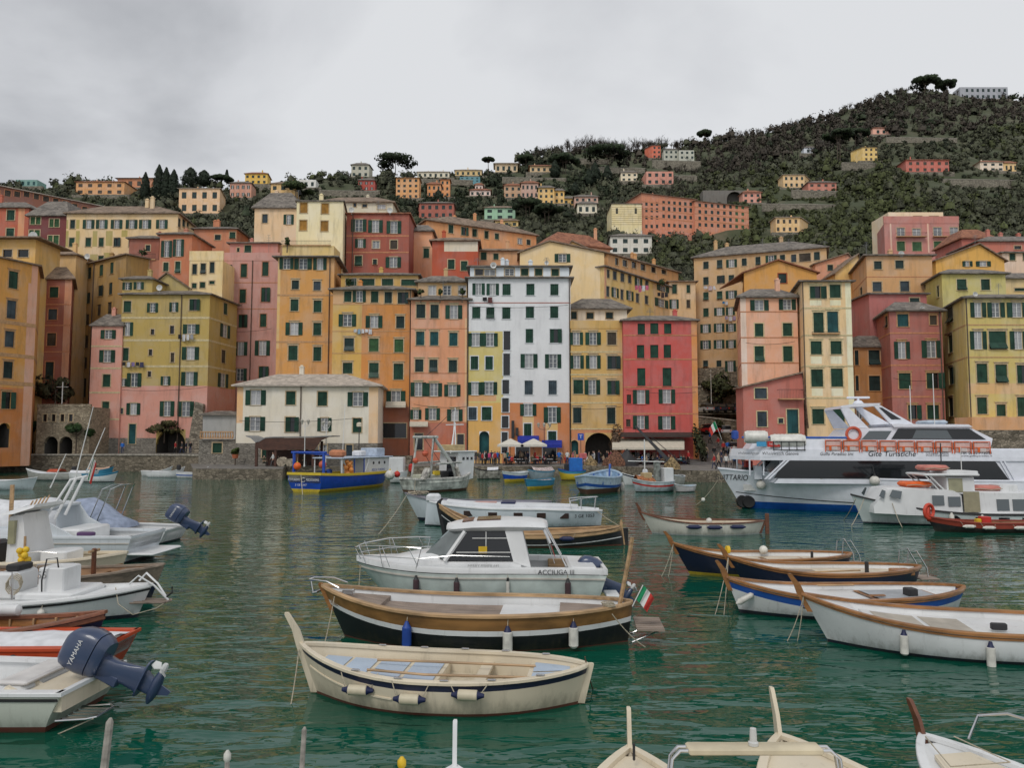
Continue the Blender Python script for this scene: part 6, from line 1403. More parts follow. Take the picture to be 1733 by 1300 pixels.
sal.prism([(x0-1.0,-HB+.15,1.8),(x0+.6,-HB+.15,1.8),(x0-.5,-HB+.15,3.15),(x0-1.0,-HB+.15,3.15)],(0,2*HB-.3,0))if False else None
sal.prism([(x1,-HB,1.75),(X(1338),-HB,1.75),(X(1372),-HB,3.15),(x1,-HB,3.15)],(0,2*HB,0));sal.build('saloon',FW2,RB)
for sd in(1,-1):
 mb=MB();mb.prism([(X(1337),sd*HB,2.06),(X(1357),sd*HB,3.12),(X(1694),sd*HB,3.12),(X(1714),sd*HB,2.06)],(0,sd*.03,0));mb.build('saloon_window',FGL,RB)
 for(pa,pb_)in((1330,1364),(1324,1358)):mb=MB();mb.prism([(X(pa),sd*(HB+.05),2.0),(X(pa-4),sd*(HB+.05),2.0),(X(pb_-4),sd*(HB+.05),3.15),(X(pb_),sd*(HB+.05),3.15)],(0,sd*.05,0));mb.build('window_pillar',FW2,RB)
 for(pa,pb_)in((1700,1716),(1706,1722)):mb=MB();mb.prism([(X(pb_),sd*(HB+.03),2.0),(X(pb_+3),sd*(HB+.03),2.0),(X(pa+3),sd*(HB+.03),3.15),(X(pa),sd*(HB+.03),3.15)],(0,sd*.05,0));mb.build('window_pillar',FW2,RB)
 for px in(1290,1313,1341):b.tube('canopy_post',FW2,[(X(px,46),sd*2.6,2.2),(X(px,46),sd*2.6,3.2)],.05)
tip=X(1233,50.2)
up=MB()
prof=[(-b.L/2+.6,HB+.1),(X(1345,46),HB+.1),(X(1300,46.6),HB-.15),(X(1268,48),HB-1.1),(X(1245,49.5),1.0),(tip,0.3)]
poly=[(x,y)for x,y in prof]+[(x,-y)for x,y in reversed(prof)]
up.rings([[(x,y,3.14)for x,y in poly],[(x,y*1.0,3.36)for x,y in poly],[(x-.1,y*.99,3.80)for x,y in poly],[(x-.15,y*.97,3.80)for x,y in poly],[(x-.15,y*.97,3.6)for x,y in poly]],True);up.build('upper_deck',FW2,RB)
fr=MB()
prof2=[(X(1440),HB+.0),(X(1345,46),HB-.05),(X(1312,46.8),HB-.5),(X(1278,49),1.3),(X(1270,50),.4)]
poly2=[(x,y)for x,y in prof2]+[(x,-y)for x,y in reversed(prof2)]
fr.rings([[(x+.35*(1 if i not in(0,9)else 0),y,3.8)for i,(x,y)in enumerate(poly2)],[(x-.1,y*.97,4.42)for x,y in poly2],[(x-.2,y*.9,4.44)for x,y in poly2]],True);fr.build('front_bulwark',FW2,RB)
b.tube('blue_handrail',FBLU,[(X(1310),N_*2.7,4.55),(X(1460),N_*3.0,4.5)],.07);b.tube('blue_handrail',FBLU,[(X(1310),-N_*2.7,4.55),(X(1460),-N_*3.0,4.5)],.07)
TM=lambda px,z,off=.0:Matrix.Translation((X(px),N_*(HB+.125+off),z))@Matrix.Rotation(PI,4,'Z')@Matrix.Rotation(PI/2,4,'X')
GREYT=plain('dark_grey_lettering',(.10,.10,.11),.5)
letters('gite',2.65,RB,TM(1530,3.54),INK,height=.31);letters('whale',2.1,RB,TM(1348,3.55),GREYT,height=.19);letters('golfo',1.9,RB,TM(1441,3.54),GREYT,height=.20);letters('ports',1.25,RB,TM(1603,3.58),GREYT,height=.09);letters('tel',1.7,RB,TM(1664,3.62),INK,height=.17);letters('www',1.7,RB,TM(1664,3.44),INK,height=.09)
M=Matrix.Translation((X(1281,47.2),N_*2.62,3.56))@Matrix.Rotation(PI-.50,4,'Z')@Matrix.Rotation(PI/2,4,'X');letters('bowweb',1.6,RB,M,GREYT,height=.16)
mb=MB();mb.box(-.55,.02,-.01,.01,-.14,.14);mb.xf(TM(1325,4.12,-.10)@Matrix.Rotation(-PI/2,4,'X'));mb.build('blue_sticker',plain('sticker_blue',(.06,.35,.62),.5),RB)
mb=MB();mb.box(-.37,.37,-.01,.01,-.17,.17);mb.xf(TM(1338,4.12,-.08)@Matrix.Rotation(-PI/2,4,'X'));mb.build('red_sticker',REDPL,RB);letters('red',.5,RB,TM(1338,4.12,-.06),INKW)
hull_text(b,'name',1.9,X(1246,48.5),1.95,INK,height=.36,off=.04)
def slabp(name,pts,m,y0,y1,parent=None):
 mb=MB();mb.prism([(x,y0,z)for x,z in pts],(0,y1-y0,0));return mb.build(name,m,parent or RB)
slabp('bridge_house',[(X(1700),3.75),(X(1445),3.75),(X(1478),5.05),(X(1545),5.15),(X(1668),5.15),(X(1705),4.45)],FW2,-2.1,2.1)
slabp('bridge_roof',[(X(1545),5.15),(X(1540),5.35),(X(1665),5.30),(X(1672),5.15)],FW2,-2.3,2.3)
for sd in(1,-1):
 slabp('bridge_window',[(X(1541),4.42),(X(1553),5.06),(X(1668),5.04),(X(1694),4.40)],FGL,sd*2.1,sd*2.13)
 slabp('bridge_window',[(X(1492),4.40),(X(1505),4.92),(X(1542),4.92),(X(1532),4.40)],glass_mat('grey'),sd*2.1,sd*2.13)
 slabp('bridge_pane',[(X(1575),4.46),(X(1582),4.98),(X(1632),4.96),(X(1640),4.44)],glass_mat('grey'),sd*2.13,sd*2.14)
 slabp('radar_arch_leg',[(X(1476),5.1),(X(1506),5.1),(X(1474),6.35),(X(1460),6.35)],FW2,sd*1.75,sd*1.95)
 slabp('radar_arch_leg',[(X(1543),5.3),(X(1582),5.3),(X(1524),6.55),(X(1514),6.55)],FW2,sd*1.75,sd*1.95)
 slabp('arch_window',[(X(1544),5.62),(X(1560),5.62),(X(1529),6.35),(X(1524),6.35)],FGL,sd*1.95,sd*1.97)
slabp('radar_arch_top',[(X(1460),6.3),(X(1462),6.48),(X(1490),6.62),(X(1528),6.62),(X(1520),6.45),(X(1478),6.4)],FW2,-1.95,1.95)
mb=MB();mb.lathe([(.28,0),(.34,.1),(.2,.28),(.08,.3),(.08,.42)],(X(1506),0,6.6),12);mb.box(X(1506)-.7,X(1506)+.7,-.1,.1,7.0,7.14,ch=.04);mb.build('radar_scanner',FW2,RB,smooth=True)
for px,h in((1700,2.2),(1612,3.2)):pass
b.tube('whip_aerial',WFRAME,[(X(1614),N_*2,5.2),(X(1614),N_*2,8.4)],.025);b.tube('whip_aerial',WFRAME,[(X(1608),-N_*1.2,5.2),(X(1608),-N_*1.2,7.9)],.025)
b.box('roof_cover',plain('blue_white_tarp',(.45,.52,.6),.8,bump=.5),X(1648),X(1612),-1,1,5.33,5.6,ch=.12)
for(px,r,ln,z,nm_)in((1363,.46,2.0,4.28,0),(1310,.40,1.3,4.55,1)):
 e=empty('liferaft_canister',['large ribbed white liferaft canister in a cradle on the ferry side','ribbed white liferaft canister near the front of the ferry upper deck'][nm_],'liferaft',RB.location+Matrix.Rotation(b.rz,3,'Z')@Vector((X(px),N_*(HB-.35),z)),b.rz,'liferaft canisters on the ferry')
 pr=[];k=9
 for i in range(k+1):
  h=-ln/2+ln*i/k;q=1 if 0<i<k else .86
  pr+=[(r*q,h-.02),(r*q*.95,h+.015)]
 MB().lathe([(.05,-ln/2-.03)]+pr+[(.05,ln/2+.03)],n=16,axis='x').build('canister',plain('canister_white',(.70,.69,.64),.4),e,smooth=True)
 if nm_==0:
  mb=MB()
  for i in range(5):mb.tube([(-.9+i*.45,N_*.5,-.55),(-.9+i*.45,N_*.5,.0)],.025)
  mb.tube([(-.95,N_*.5,0),(.95,N_*.5,0)],.03);mb.tube([(-.95,N_*.5,-.5),(.95,N_*.5,-.5)],.03);mb.build('cradle',IRON,e)
CRW=plain('crate_white_plastic',(.62,.42,.38),.5)
first=None
for i in range(9):
 px=1436+i*29.6
 if first is None:
  e=empty('lifejacket_crate','orange framed lifejacket crate','crate',(0,0,0),b.rz,'lifejacket crates along the ferry rail')
  mb=MB();mb.box(-.43,.43,-.3,.3,-.32,.32,ch=.05);mb.build('box',CRW,e)
  mb=MB();mb.box(-.22,.1,N_*.30,N_*.33,-.25,.02);mb.build('label_panel',plain('crate_panel',(.66,.58,.55),.6),e)
  mb=MB()
  for(xx)in(-.47,.43):mb.box(xx,xx+.04,N_*.28,N_*.34,-.36,.3)
  mb.box(-.46,.48,N_*.26,N_*.34,.31,.36);mb.box(-.46,.48,N_*.31,N_*.35,-.02,.02);mb.box(.12,.24,N_*.31,N_*.35,-.28,-.02);mb.build('orange_frame',ORANGE,e);first=e
 else:e=copy_tree(first)
 e.location=RB.location+Matrix.Rotation(b.rz,3,'Z')@Vector((X(px),N_*(HB-.18),4.02-i*.012))
 e['label']=['leftmost','second from left','third from left','fourth from left','middle','fourth from right','third from right','second from right','rightmost'][i]+' of the nine orange and white lifejacket crates on the ferry'
mb=MB()
n=20
mb.rings([[(.40*math.cos(2*PI*i/n)+.09*math.cos(2*PI*i/n)*math.cos(2*PI*j/8),.09*math.sin(2*PI*j/8),.40*math.sin(2*PI*i/n)+.09*math.sin(2*PI*i/n)*math.cos(2*PI*j/8))for j in range(8)]for i in range(n+1)],False)
lbm=mb.mesh('lifebuoy',plain('lifebuoy_orange',(.55,.10,.05),.6),True)
o=link('lifebuoy',lbm,None,RB.location+Matrix.Rotation(b.rz,3,'Z')@Vector((X(1478),N_*2.2,4.72)),b.rz);tag(o,'round orange lifebuoy fixed to the wing of the ferry bridge','lifebuoy')
b.box('stair',IRON,X(1330),X(1300),-.8,.8,2.0,2.6);b.box('blue_barrel',FBL,X(1290)-.22,X(1290)+.22,-1.2,-.76,4.4,5.0,ch=.1)
b.box('counter',FW2,X(1325),X(1312),N_*1.2,N_*1.7,1.9,2.75);b.box('red_locker',REDPL,X(1318),X(1305),-1,-.2,2.0,3.0)
for i,px in enumerate((1316,1415,1500)):
 t=(X(px)+b.L/2)/b.L;z=[1.55,2.1,1.95][i];pp=b.P(t,N_,min(z,1.95));wz=b.W((pp.x,pp.y+N_*.32,z))
 e=empty('fender',['round white fender near the bow of the ferry','round white fender amidships on the ferry','round white fender behind the bow of the tour boat'][i],'fender',wz,0,'round fenders on the ferry');MB().ball((0,0,0),.30,14).build('float',FW,e,smooth=True);MB().lathe([(.09,.27),(.06,.4),(.02,.42)],n=8).build('collar',IRON,e);MB().tube([(0,0,.4),(0,.2,.9)],.015).build('lanyard',IRON,e)
for px in(1262,1228):
 t=min(.985,(X(px,47)+b.L/2)/b.L);pp=b.P(t,N_,.45);wz=b.W((pp.x,pp.y+N_*.1,.42))
 mb=MB();mb.lathe([(.17,-.14),(.36,-.16),(.42,0),(.36,.16),(.17,.14)],n=16,axis='y');ob=link('tyre_fender',mb.mesh('tyre_fender',BLACKRUB,True),None,wz,b.rz);tag(ob,'old black tyre hanging at the waterline '+('further aft on the ferry bow' if px>1250 else 'under the ferry stem'),'tyre')
mb=MB();mb.box(-.5,.5,-.02,.02,-.2,.2);t=(X(1298)+b.L/2)/b.L;pp=b.P(t,N_,1.35);mb.xf(Matrix.Translation((pp.x,pp.y+N_*.04,1.35)));mb.build('draught_plate',plain('plate_white',(.6,.6,.58),.6),RB)
rope_thing('mooring rope slanting from the ferry bow to a float in the water',[b.W((b.L/2-.3,0,2.3)),atz(1178,855,.05)],.025,.25)
e=empty('mooring_buoy','small white float on the ferry mooring rope','buoy',at(1190,846,47.5));MB().ball((0,0,0),.13,10).build('float',FW,e,smooth=True)
flag(RB,(X(1262),0,4.4),(X(1250),0,5.6),w=.7,h=.5,droop=.8,rz=0)
b=Boat('tour_boat','small white tour boat with wheelhouse and orange roof floats in front of the ferry',XP(1442,40.9),(31.5,40.4),3.4,.62,1.50,.62,rb=.6,transom=.8,d=.5,pb=2.3)
GRN=gel('greenish_white_hull',(.56,.62,.61));b.hull(GRN,NAVY,wl=.08);b.rail(BLACKRUB,w=.2,h=.09,out=.06);b.deck(GWHITE,.02,.98,.02,name='deck')
RB=b.root;HB2=1.3
def X2(px,D=39.6):return b.L/2-((px-866.5)/1300*D-at(1442,838,40.9).x)
def Z2(py,D=39.4):return 4.4+(744-py)/1300*D
def secs(name,S_,m):
 rings=[[(x,-w,z0),(x,-w*.93,z1-.05),(x,-w*.7,z1),(x,w*.7,z1),(x,w*.93,z1-.05),(x,w,z0)]for x,w,z0,z1 in S_]
 return MB().rings(rings,True).build(name,m,RB,smooth=True,ang=45)
secs('fore_cabin',[(X2(1483),.9,.6,1.02),(X2(1504),1.2,.6,1.88),(X2(1530),1.32,.55,1.93),(X2(1612),1.36,.5,1.80),(X2(1622),1.36,.5,1.6)],GWHITE)
secs('aft_cabin',[(X2(1648),1.36,.5,1.75),(X2(1760),1.36,.5,1.70)],GWHITE)
for sd in(1,-1):
 for(xa,xb2,za,zb2)in((1573,1592,854,838),(1599,1619,856,840),(1678,1698,863,844),(1704,1724,863,844)):
  w=1.36;mb=MB();mb.prism([(X2(xa),sd*1.345,Z2(za)),(X2(xb2),sd*1.345,Z2(za)),(X2(xb2),sd*1.30,Z2(zb2)),(X2(xa),sd*1.30,Z2(zb2))],(0,sd*.03,0));mb.build('cabin_window',glass_mat('grey'),RB)
 for(xa,xb2)in((1489,1499),(1503,1523)):
  mb=MB();y0_=1.07 if xa<1500 else 1.28;mb.prism([(X2(xa),sd*y0_,Z2(840)),(X2(xb2-4),sd*(y0_+.12),Z2(844)),(X2(xb2),sd*(y0_+.06),Z2(831)),(X2(xa+6),sd*(y0_-.05),Z2(829))],(0,sd*.04,0));mb.build('windscreen_pane',glass_mat('grey'),RB)
 for px in(1530,1567,1605,1645,1682,1720):
  t=(X2(px)+b.L/2)/b.L;z=b.g(t)-.26;mb=MB();mb.box(-.26,.26,-.03,.03,-.12,.12);mb.xf(Matrix.Translation((X2(px),sd*(b.y(t,z)+.0),z)));mb.build('porthole',FGL,RB)
secs('wheelhouse',[(X2(1606),.85,1.6,2.5),(X2(1652),.85,1.6,2.5)],GWHITE)
mb=MB();mb.box(X2(1658),X2(1566),-1.05,1.05,2.52,2.64,ch=.04);mb.box(X2(1658),X2(1606),-.9,.9,2.62,2.78,ch=.03);mb.build('wheelhouse_roof',GWHITE,RB)
for sd in(1,-1):
 mb=MB();mb.prism([(X2(1632),sd*.845,1.7),(X2(1609),sd*.845,1.7),(X2(1609),sd*.80,2.4),(X2(1632),sd*.80,2.4)],(0,sd*.03,0));mb.build('wheelhouse_window',plain('yellowed_window',(.30,.29,.18),.2),RB)
 b.tube('roof_strut',GWHITE,[(X2(1605),sd*.8,1.7),(X2(1575),sd*.95,2.55)],.04);b.tube('roof_strut',GWHITE,[(X2(1593),sd*.9,1.75),(X2(1568),sd*1.0,2.55)],.03)
 mb=MB();mb.prism([(X2(1650),sd*1.37,.72),(X2(1624),sd*1.37,.72),(X2(1624),sd*1.30,1.75),(X2(1650),sd*1.30,1.75)],(0,sd*.03,0));mb.build('side_door',plain('tan_door',(.30,.27,.17),.4),RB)
for i,(pa,pb2,za,zb2,m_,lb)in enumerate(((1543,1587,829,820,ORANGE,'bright orange life float on the fore cabin roof of the tour boat'),(1575,1616,800,791,plain('faded_raft',(.55,.2,.16),.7),'faded red life float on the wheelhouse roof of the tour boat'),(1647,1702,832,824,plain('faded_raft',(.55,.2,.16),.7),'long faded red life float on the aft roof of the tour boat'))):
 wz=b.W(((X2(pa)+X2(pb2))/2,0,[1.92,2.78,1.72][i]));e=empty('life_float',lb,'life float',wz,b.rz);l_=abs(X2(pa)-X2(pb2))/2
 mb=MB();mb.box(-l_,l_,-.6,.6,0,.28,ch=.1);mb.build('float_body',m_,e,smooth=True);mb=MB();mb.tube([(-l_,.62,.14),(-l_*.3,.64,.08),(l_*.3,.64,.14),(l_,.62,.1)],.02);mb.build('grab_line',ROPE,e)
b.box('engine_hood',GWHITE,X2(1730),X2(1700),-.5,.5,1.70,2.05);b.tube('aerial',IRON,[(X2(1612),0,2.7),(X2(1612),0,4.2)],.03);b.tube('whip_aerial',WFRAME,[(X2(1639),.4,2.6),(X2(1639),.4,4.0)],.02)
for px,t_ in((1598,'left'),(1645,'right')):fender(b,(X2(px)+b.L/2)/b.L,f'{t_} white fender on the side of the small tour boat',.5,.12,FW,FW,drop=.05)
for i,(a,c)in enumerate((((1448,845),(1428,880)),((1462,845),(1441,890)),((1510,852),(1527,893)))):
 p=at(a[0],a[1],40.2 if i<2 else 39.6);q=atz(c[0],c[1],0);rope_thing(['left mooring line from the tour boat bow to the water','right mooring line from the tour boat bow to the water','slack line hanging down the side of the tour boat bow'][i],[p,q],.02,.1)
b=Boat('rowing_boat','red and black open boat with white fenders alongside the small tour boat',XP(1568,37.3),(25.9,37.1),1.5,.46,.74,.5,rb=.4,rs=.2,d=.3)
b.hull(BLACKP,BLACKP,plain('brick_red_paint',(.28,.045,.025),.5),st=(.02,.26));b.rail(plain('brick_red_paint',(.28,.045,.025),.5),w=.12,h=.06,out=.04);b.inner(WOODV,.15);b.deck(WOODD,.05,.95,.22,name='floor');b.deck(WOODV,.3,.36,.08,name='thwart',th=.05)
def X3(px):return b.L/2-((px-1568)*37.2/1300)
b.box('fuel_tank',REDPL,X3(1670),X3(1655),-.1,.3,.4,.72);b.box('yellow_bucket',FY,X3(1655),X3(1647),0,.25,.4,.62)
for i,px in enumerate((1625,1655,1706)):fender(b,(X3(px)+b.L/2)/b.L,['left','middle','right'][i]+' of three white fenders on the red and black open boat',.5,.085,FW,FW,True,drop=.2,group='fenders on the red open boat')
for k in range(2):
 o=link('lifebuoy',lbm.copy(),None,b.W((b.L/2-.1-k*.08,.1-.22*k,.95-.1*k)),.5+k*.5);o.data.materials.clear();o.data.materials.append(plain('red_lifebuoy',(.6,.06,.03),.5));o.scale=(.85,.85,.85);tag(o,['red ring lifebuoy on the bow of the red open boat','second red ring leaning behind the first on the red open boat bow'][k],'lifebuoy')
def motorboat(label,bow,stern,beam,gm,gb,gs,side,bot,stripe=None,st=(.0,.1),tr=.82,wl=.07,rb=.5,rail=GWHITE,deck=GWHITE,name='motor_boat',zf=.28,**k):
 b=Boat(name,label,bow,stern,beam,gm,gb,gs,rb=rb,transom=tr,d=.4,pb=2.4,**k)
 b.hull(side,bot,stripe,wl=wl,st=st);b.rail(rail,w=.16,h=.06,out=.03);b.inner(deck,zf,a=.0);b.deck(deck,.0,.97,0,z=zf,name='floor');b.deck(deck,.68,.985,.02,name='foredeck',th=.3)
 return b
l1=b=motorboat('cream motor boat with big blue outboard tilted up at the lower left edge',XP(-420,13.0,1150),XP(160,12.6,1150),1.9,.60,.85,.60,gel('greenish_cream_hull',(.50,.53,.46)),REDP,tr=.88,wl=.1)
b.strake(BLACKRUB,.09,.05,.02);b.deck(CREAM,.0,.115,.03,name='stern_deck',th=.25);b.box('bench',GWHITE,-b.L/2+.75,-b.L/2+1.15,-.62,.62,.28,.62,ch=.05);b.box('bench_cushion',plain('white_vinyl',(.62,.60,.58),.5),-b.L/2+.72,-b.L/2+1.2,-.6,.6,.62,.70,ch=.03)
for q in(.5,.95):b.tube('bench_bolster',CREAM,[(-b.L/2+.62,b.near*q-.2,.5),(-b.L/2+.95,b.near*q-.25,.62)],.06)
outboard(b.root,(-b.L/2-.42,0,.66),PI,-1.12,1.02)
mb=MB()
for yy in(.25,.95):
 mb.tube([(-b.L/2+.05,b.near*yy*.9,.22),(-b.L/2-.42,b.near*yy*.9,.26),(-b.L/2-.52,b.near*(yy*.9-.1 if yy>.5 else yy*.9+.1),.26)],.018)
for q in(.35,.48,.61,.74):mb.box(-b.L/2-.48,-b.L/2-.03,b.near*q,b.near*(q+.08),.235,.255)
mb.tube([(-b.L/2-.52,b.near*.32,.26),(-b.L/2-.52,b.near*.76,.26)],.018);mb.build('boarding_platform',STEEL,b.root)
fender(b,.21,'cream ball fender with blue top hanging on the cream motor boat lower left',.3,.125,plain('fender_cream',(.62,.55,.40),.5,var=.1),plain('fender_blue_top',(.02,.10,.28),.5),kind='ball',drop=.40)
rope_thing('thin line from the outboard bracket down to the water at lower left',[b.W((-b.L/2-.5,b.near*.8,.25)),b.W((-b.L/2+.1,b.near*.75,-.02))],.01)
b=motorboat('orange red open boat with a crumpled white cover behind the big outboard',XP(-480,14.9,1090),XP(204,14.9,1090),1.6,.62,.8,.62,plain('orange_red_paint',(.52,.07,.02),.45),REDP,tr=.9,rail=plain('orange_red_paint',(.52,.07,.02),.45),name='rowing_boat')
mb=MB();T=[0,.1,.2,.3,.4,.5,.6,.75]
rings=[]
for i,t in enumerate(T):rings.append([(b.x(t,.6),yy*(b.b(t)-.14),.56+(.16*(1-yy*yy))+.035*math.sin(i*2.3+yy*5))for yy in(-1,-.66,-.33,0,.33,.66,1)])
mb.rings(rings,False,closed=False);mb.build('boat_cover',FABW,b.root,smooth=True)
mb=MB();mb.lathe([(.02,0),(.055,.0),(.055,.02),(.02,.03)],(0,0,0),12,axis='y');mb.xf(Matrix.Translation((-b.L/2+1.5,b.near*(b.b(.25)+.05),.5)));mb.build('vent',IRON,b.root)
b=Boat('gozzo_boat','navy gozzo with red brown wooden gunwale and blue grey cover above the orange red boat',XP(179,16.1,1050),XP(-420,16.3,1060),1.9,.52,.86,.6,rb=.25,rs=.2,d=.4)
b.hull(NAVY,REDP,None,wl=.05,top=WOODD);b.rail(wood_mat('red_brown_wood',(.22,.085,.045),1,.5),w=.16,h=.07,out=.05);b.strake(wood_mat('red_brown_wood',(.22,.085,.045),1,.5),.1,.12,.02);b.inner(WOODV,.1);b.deck(WOODD,.05,.95,.36,name='floor')
for t in(.66,.74,.82,.9):
 for sg in(1,-1):p=b.P(t,sg,b.g(t)-.25,.07);b.box('rib',WOODP,p.x-.02,p.x+.02,p.y-.02,p.y+.02,.2,b.g(t)-.03,ch=.004)
b.deck(FABB,.3,.58,-.02,name='boat_cover',camber=.12);b.box('box',plain('navy_white_box',(.5,.5,.52),.5),.0,.5,-.3,.2,.66,.80)
mb=MB();mb.lathe([(.05,-.35),(.12,-.3),(.12,.3),(.05,.35)],n=12,axis='x');mb.xf(Matrix.Translation((1.1,b.near*-.75,.72)));mb.build('rolled_mat',GWHITE,b.root,smooth=True)
l4=b=Boat('fishing_boat','white boat with black rubbing line, square engine box and a bow platform at left',XP(257,19.4,1000),XP(-260,19.6,1000),2.3,.52,.80,.55,rb=.35,transom=.8,d=.4,pb=2.6)
b.hull(GWHITE,NAVY,None,wl=.1);b.strake(BLACKRUB,.10,.06,.02);b.rail(GWHITE,w=.2,h=.08,out=.05);b.deck(GWHITE,.0,.985,.02,name='deck')
def X4(px):return b.L/2-(257-px)*19.2/1300
b.box('engine_box',GWHITE,X4(83),X4(126),-.5,.25,.55,1.28,ch=.03);b.box('seat',GWHITE,X4(55),X4(150),-.75,.75,.52,.72,ch=.05);b.box('console',GWHITE,X4(8),X4(42),-.5,.5,.5,1.15,ch=.06);b.box('chart_plotter',IRON,X4(18),X4(40),-.3,.3,1.15,1.32,ch=.03);b.box('tackle_box',ORANGE,X4(-20),X4(2),-.6,.2,.5,.85,ch=.04);b.box('fish_crate',plain('pale_crates',(.45,.46,.36),.7),X4(-40),X4(-22),-.7,.5,.5,1.0,ch=.04);b.tube('rail',STEEL,[(X4(10),-.9,.6),(X4(10),-.95,1.3),(X4(60),-.95,1.25),(X4(62),-.95,.6)],.018);b.tube('rail',STEEL,[(X4(30),-.95,.6),(X4(30),-.95,1.28)],.016)
mb=MB()
for k in range(4):mb.tube([(X4(48)+.18*math.cos(q*.7),-.55-.03*k,.95+.2*math.sin(q*.7)-.03*k)for q in range(10)],.014,5)
mb.build('rope_coil',ROPE,b.root)
M=Matrix.Translation((X4(90),b.near*.51*-1 if False else-.51,1.1))@Matrix.Rotation(PI/2,4,'X');letters('num',.22,b.root,M,plain('grey_lettering',(.3,.3,.3),.5))
b.tube('lever',IRON,[(X4(93),-.55,.6),(X4(94),-.6,1.0),(X4(99),-.55,1.5),(X4(114),-.5,1.52),(X4(115),-.45,1.25)],.018)
xb=b.L/2
mb=MB()
for k in range(3):mb.box(xb-.35,xb+.42,-.22+k*.17,-.22+k*.17+.1,.38,.42)
mb.tube([(xb-.4,-.28,.4),(xb+.4,-.2,.4),(xb+.5,0,.42),(xb+.4,.2,.4),(xb-.4,.28,.4)],.025);mb.build('bow_platform',TEAK,b.root)
b.tube('bow_rail',GWHITE,[(xb-.45,-.25,.85),(xb-.25,-.2,1.05),(xb+.1,-.1,.8),(xb+.42,0,.42)],.025);b.tube('bow_rail',GWHITE,[(xb-.45,.25,.85),(xb-.25,.2,1.05),(xb+.1,.1,.8),(xb+.42,0,.42)],.025)
mb=MB();mb.tube([(xb+.35,0,.48),(xb+.52,0,.62),(xb+.50,0,.75)],.025);mb.build('anchor',IRON,b.root)
fender(b,(X4(116)+b.L/2)/b.L,'small white fender on the side of the white boat with the bow platform',.28,.09,FW,FW,drop=.1,kind='ball')
rope_thing('loose loop of mooring line at the bow platform on the left',[b.W((xb-.7,-.4,.8)),b.W((xb-.5,-.62,.45)),b.W((xb-.1,-.7,.22)),b.W((xb+.3,-.4,.3)),b.W((xb+.45,-.1,.42))],.012)
for i,(dx,dy)in enumerate(((-.05,-.1),(.05,-.06),(0,.06),(-.06,.02),(.05,.08))):pass
e=empty('float_bunch','bunch of yellow net floats hung on a pole at the left edge','floats',at(37,942,20.0))
for i,(dx,dz)in enumerate(((-.06,.14),(.06,.16),(-.09,.02),(.07,.03),(-.05,-.10),(.08,-.10),(0,-.2),(.0,.04))):MB().ball((dx,(i%3)*.06,dz),.085,10).build('float',FY,e,smooth=True)
MB().tube([(0,.1,.5),(0,.12,-1.3)],.03).build('pole',WOODP,e)
b=Boat('gozzo_boat','bare brown wooden gozzo with open planked inside between the white boats at left',XP(279,21.8,960),XP(-150,22.0,960),2.1,.66,.92,.7,rb=.35,rs=.2,d=.4,pb=2.6)
GB=wood_mat('grey_brown_wood',(.24,.19,.145),1,.7);BR=wood_mat('orange_brown_wood',(.30,.17,.09),1,.6)
b.hull(GB,NAVY,None,wl=.4);b.rail(GB,w=.13,h=.06,out=.04);b.inner(BR,.2);b.deck(GB,.05,.95,.34,name='floor');b.deck(GB,.80,.95,.06,name='foredeck',th=.1)
for t in(.55,.7):b.deck(BR,t-.025,t+.025,.12,name='thwart',th=.05)
b.box('samson_post',WOODD,1.55,1.65,-.06,.06,.3,1.35);b.tube('samson_bar',WOODP,[(1.6,-.25,1.28),(1.6,.25,1.28)],.04);b.tube('rail',STEEL,[(.4,-.7,.75),(.45,-.7,1.0),(1.5,-.75,1.05)],.02);b.box('hatch',WOODD,1.0,1.4,-.3,.1,.33,.42)
b=Boat('fishing_boat','cream fishing boat with tall narrow wheelhouse and brown rubbing strip at left',XP(216,24.2,940),XP(-150,24.2,940),2.3,.72,.9,.75,rb=.3,rs=.2,d=.4,pb=2.6)
b.hull(CREAM,REDP,None,wl=.1);b.strake(WOODV,.38,.12,.03);b.rail(CREAM,w=.16,h=.08,out=.04);b.inner(CREAM,.3);b.deck(CREAM,.05,.96,.25,name='deck')
def X6(px):return b.L/2-(216-px)*24.0/1300
lofted(b,'wheelhouse',[(X6(36),.72,.62,.5,2.1),(X6(46),.75,.64,.5,2.15),(X6(58),.75,.62,.5,2.15),(X6(70),.75,.72,.5,.9)],GWHITE);b.box('winch',IRON,X6(-10),X6(10),-.6,.3,.6,1.3,ch=.1);b.box('net_bin',plain('faded_orange',(.5,.2,.1),.8),X6(-50),X6(-20),-.8,.6,.6,1.4,ch=.1);b.box('engine_cover',GWHITE,X6(84),X6(128),-.5,.5,.5,1.0,ch=.05)
lofted(b,'wheelhouse_roof',[(X6(30),.82,.78,2.1,2.2),(X6(50),.88,.84,2.16,2.3),(X6(80),.8,.75,2.34,2.44)],GWHITE)
mb=MB();mb.box(X6(40),X6(50),-.78,-.6,1.25,1.95);mb.build('wheelhouse_window',plain('yellowed_window',(.2,.2,.13),.2),b.root)
b.tube('side_rail',STEEL,[(X6(75),-.9,1.0),(X6(95),-.9,1.05),(X6(125),-.9,1.0)],.018);b.tube('wooden_mast',WOODP,[(X6(27),-.3,.8),(X6(27),-.3,3.0)],.06);
flag(b.root,(X6(26),-.95,1.2),(X6(24),-.95,1.95),w=.3,h=.4,droop=.95,rz=0)
b=Boat('cabin_cruiser','pale grey cabin cruiser with triangular side window and swim platform at left',XP(-120,28.9,940),XP(250,28.6,940),2.7,.95,1.2,.95,rb=.6,transom=.9,d=.4,pb=2.6)
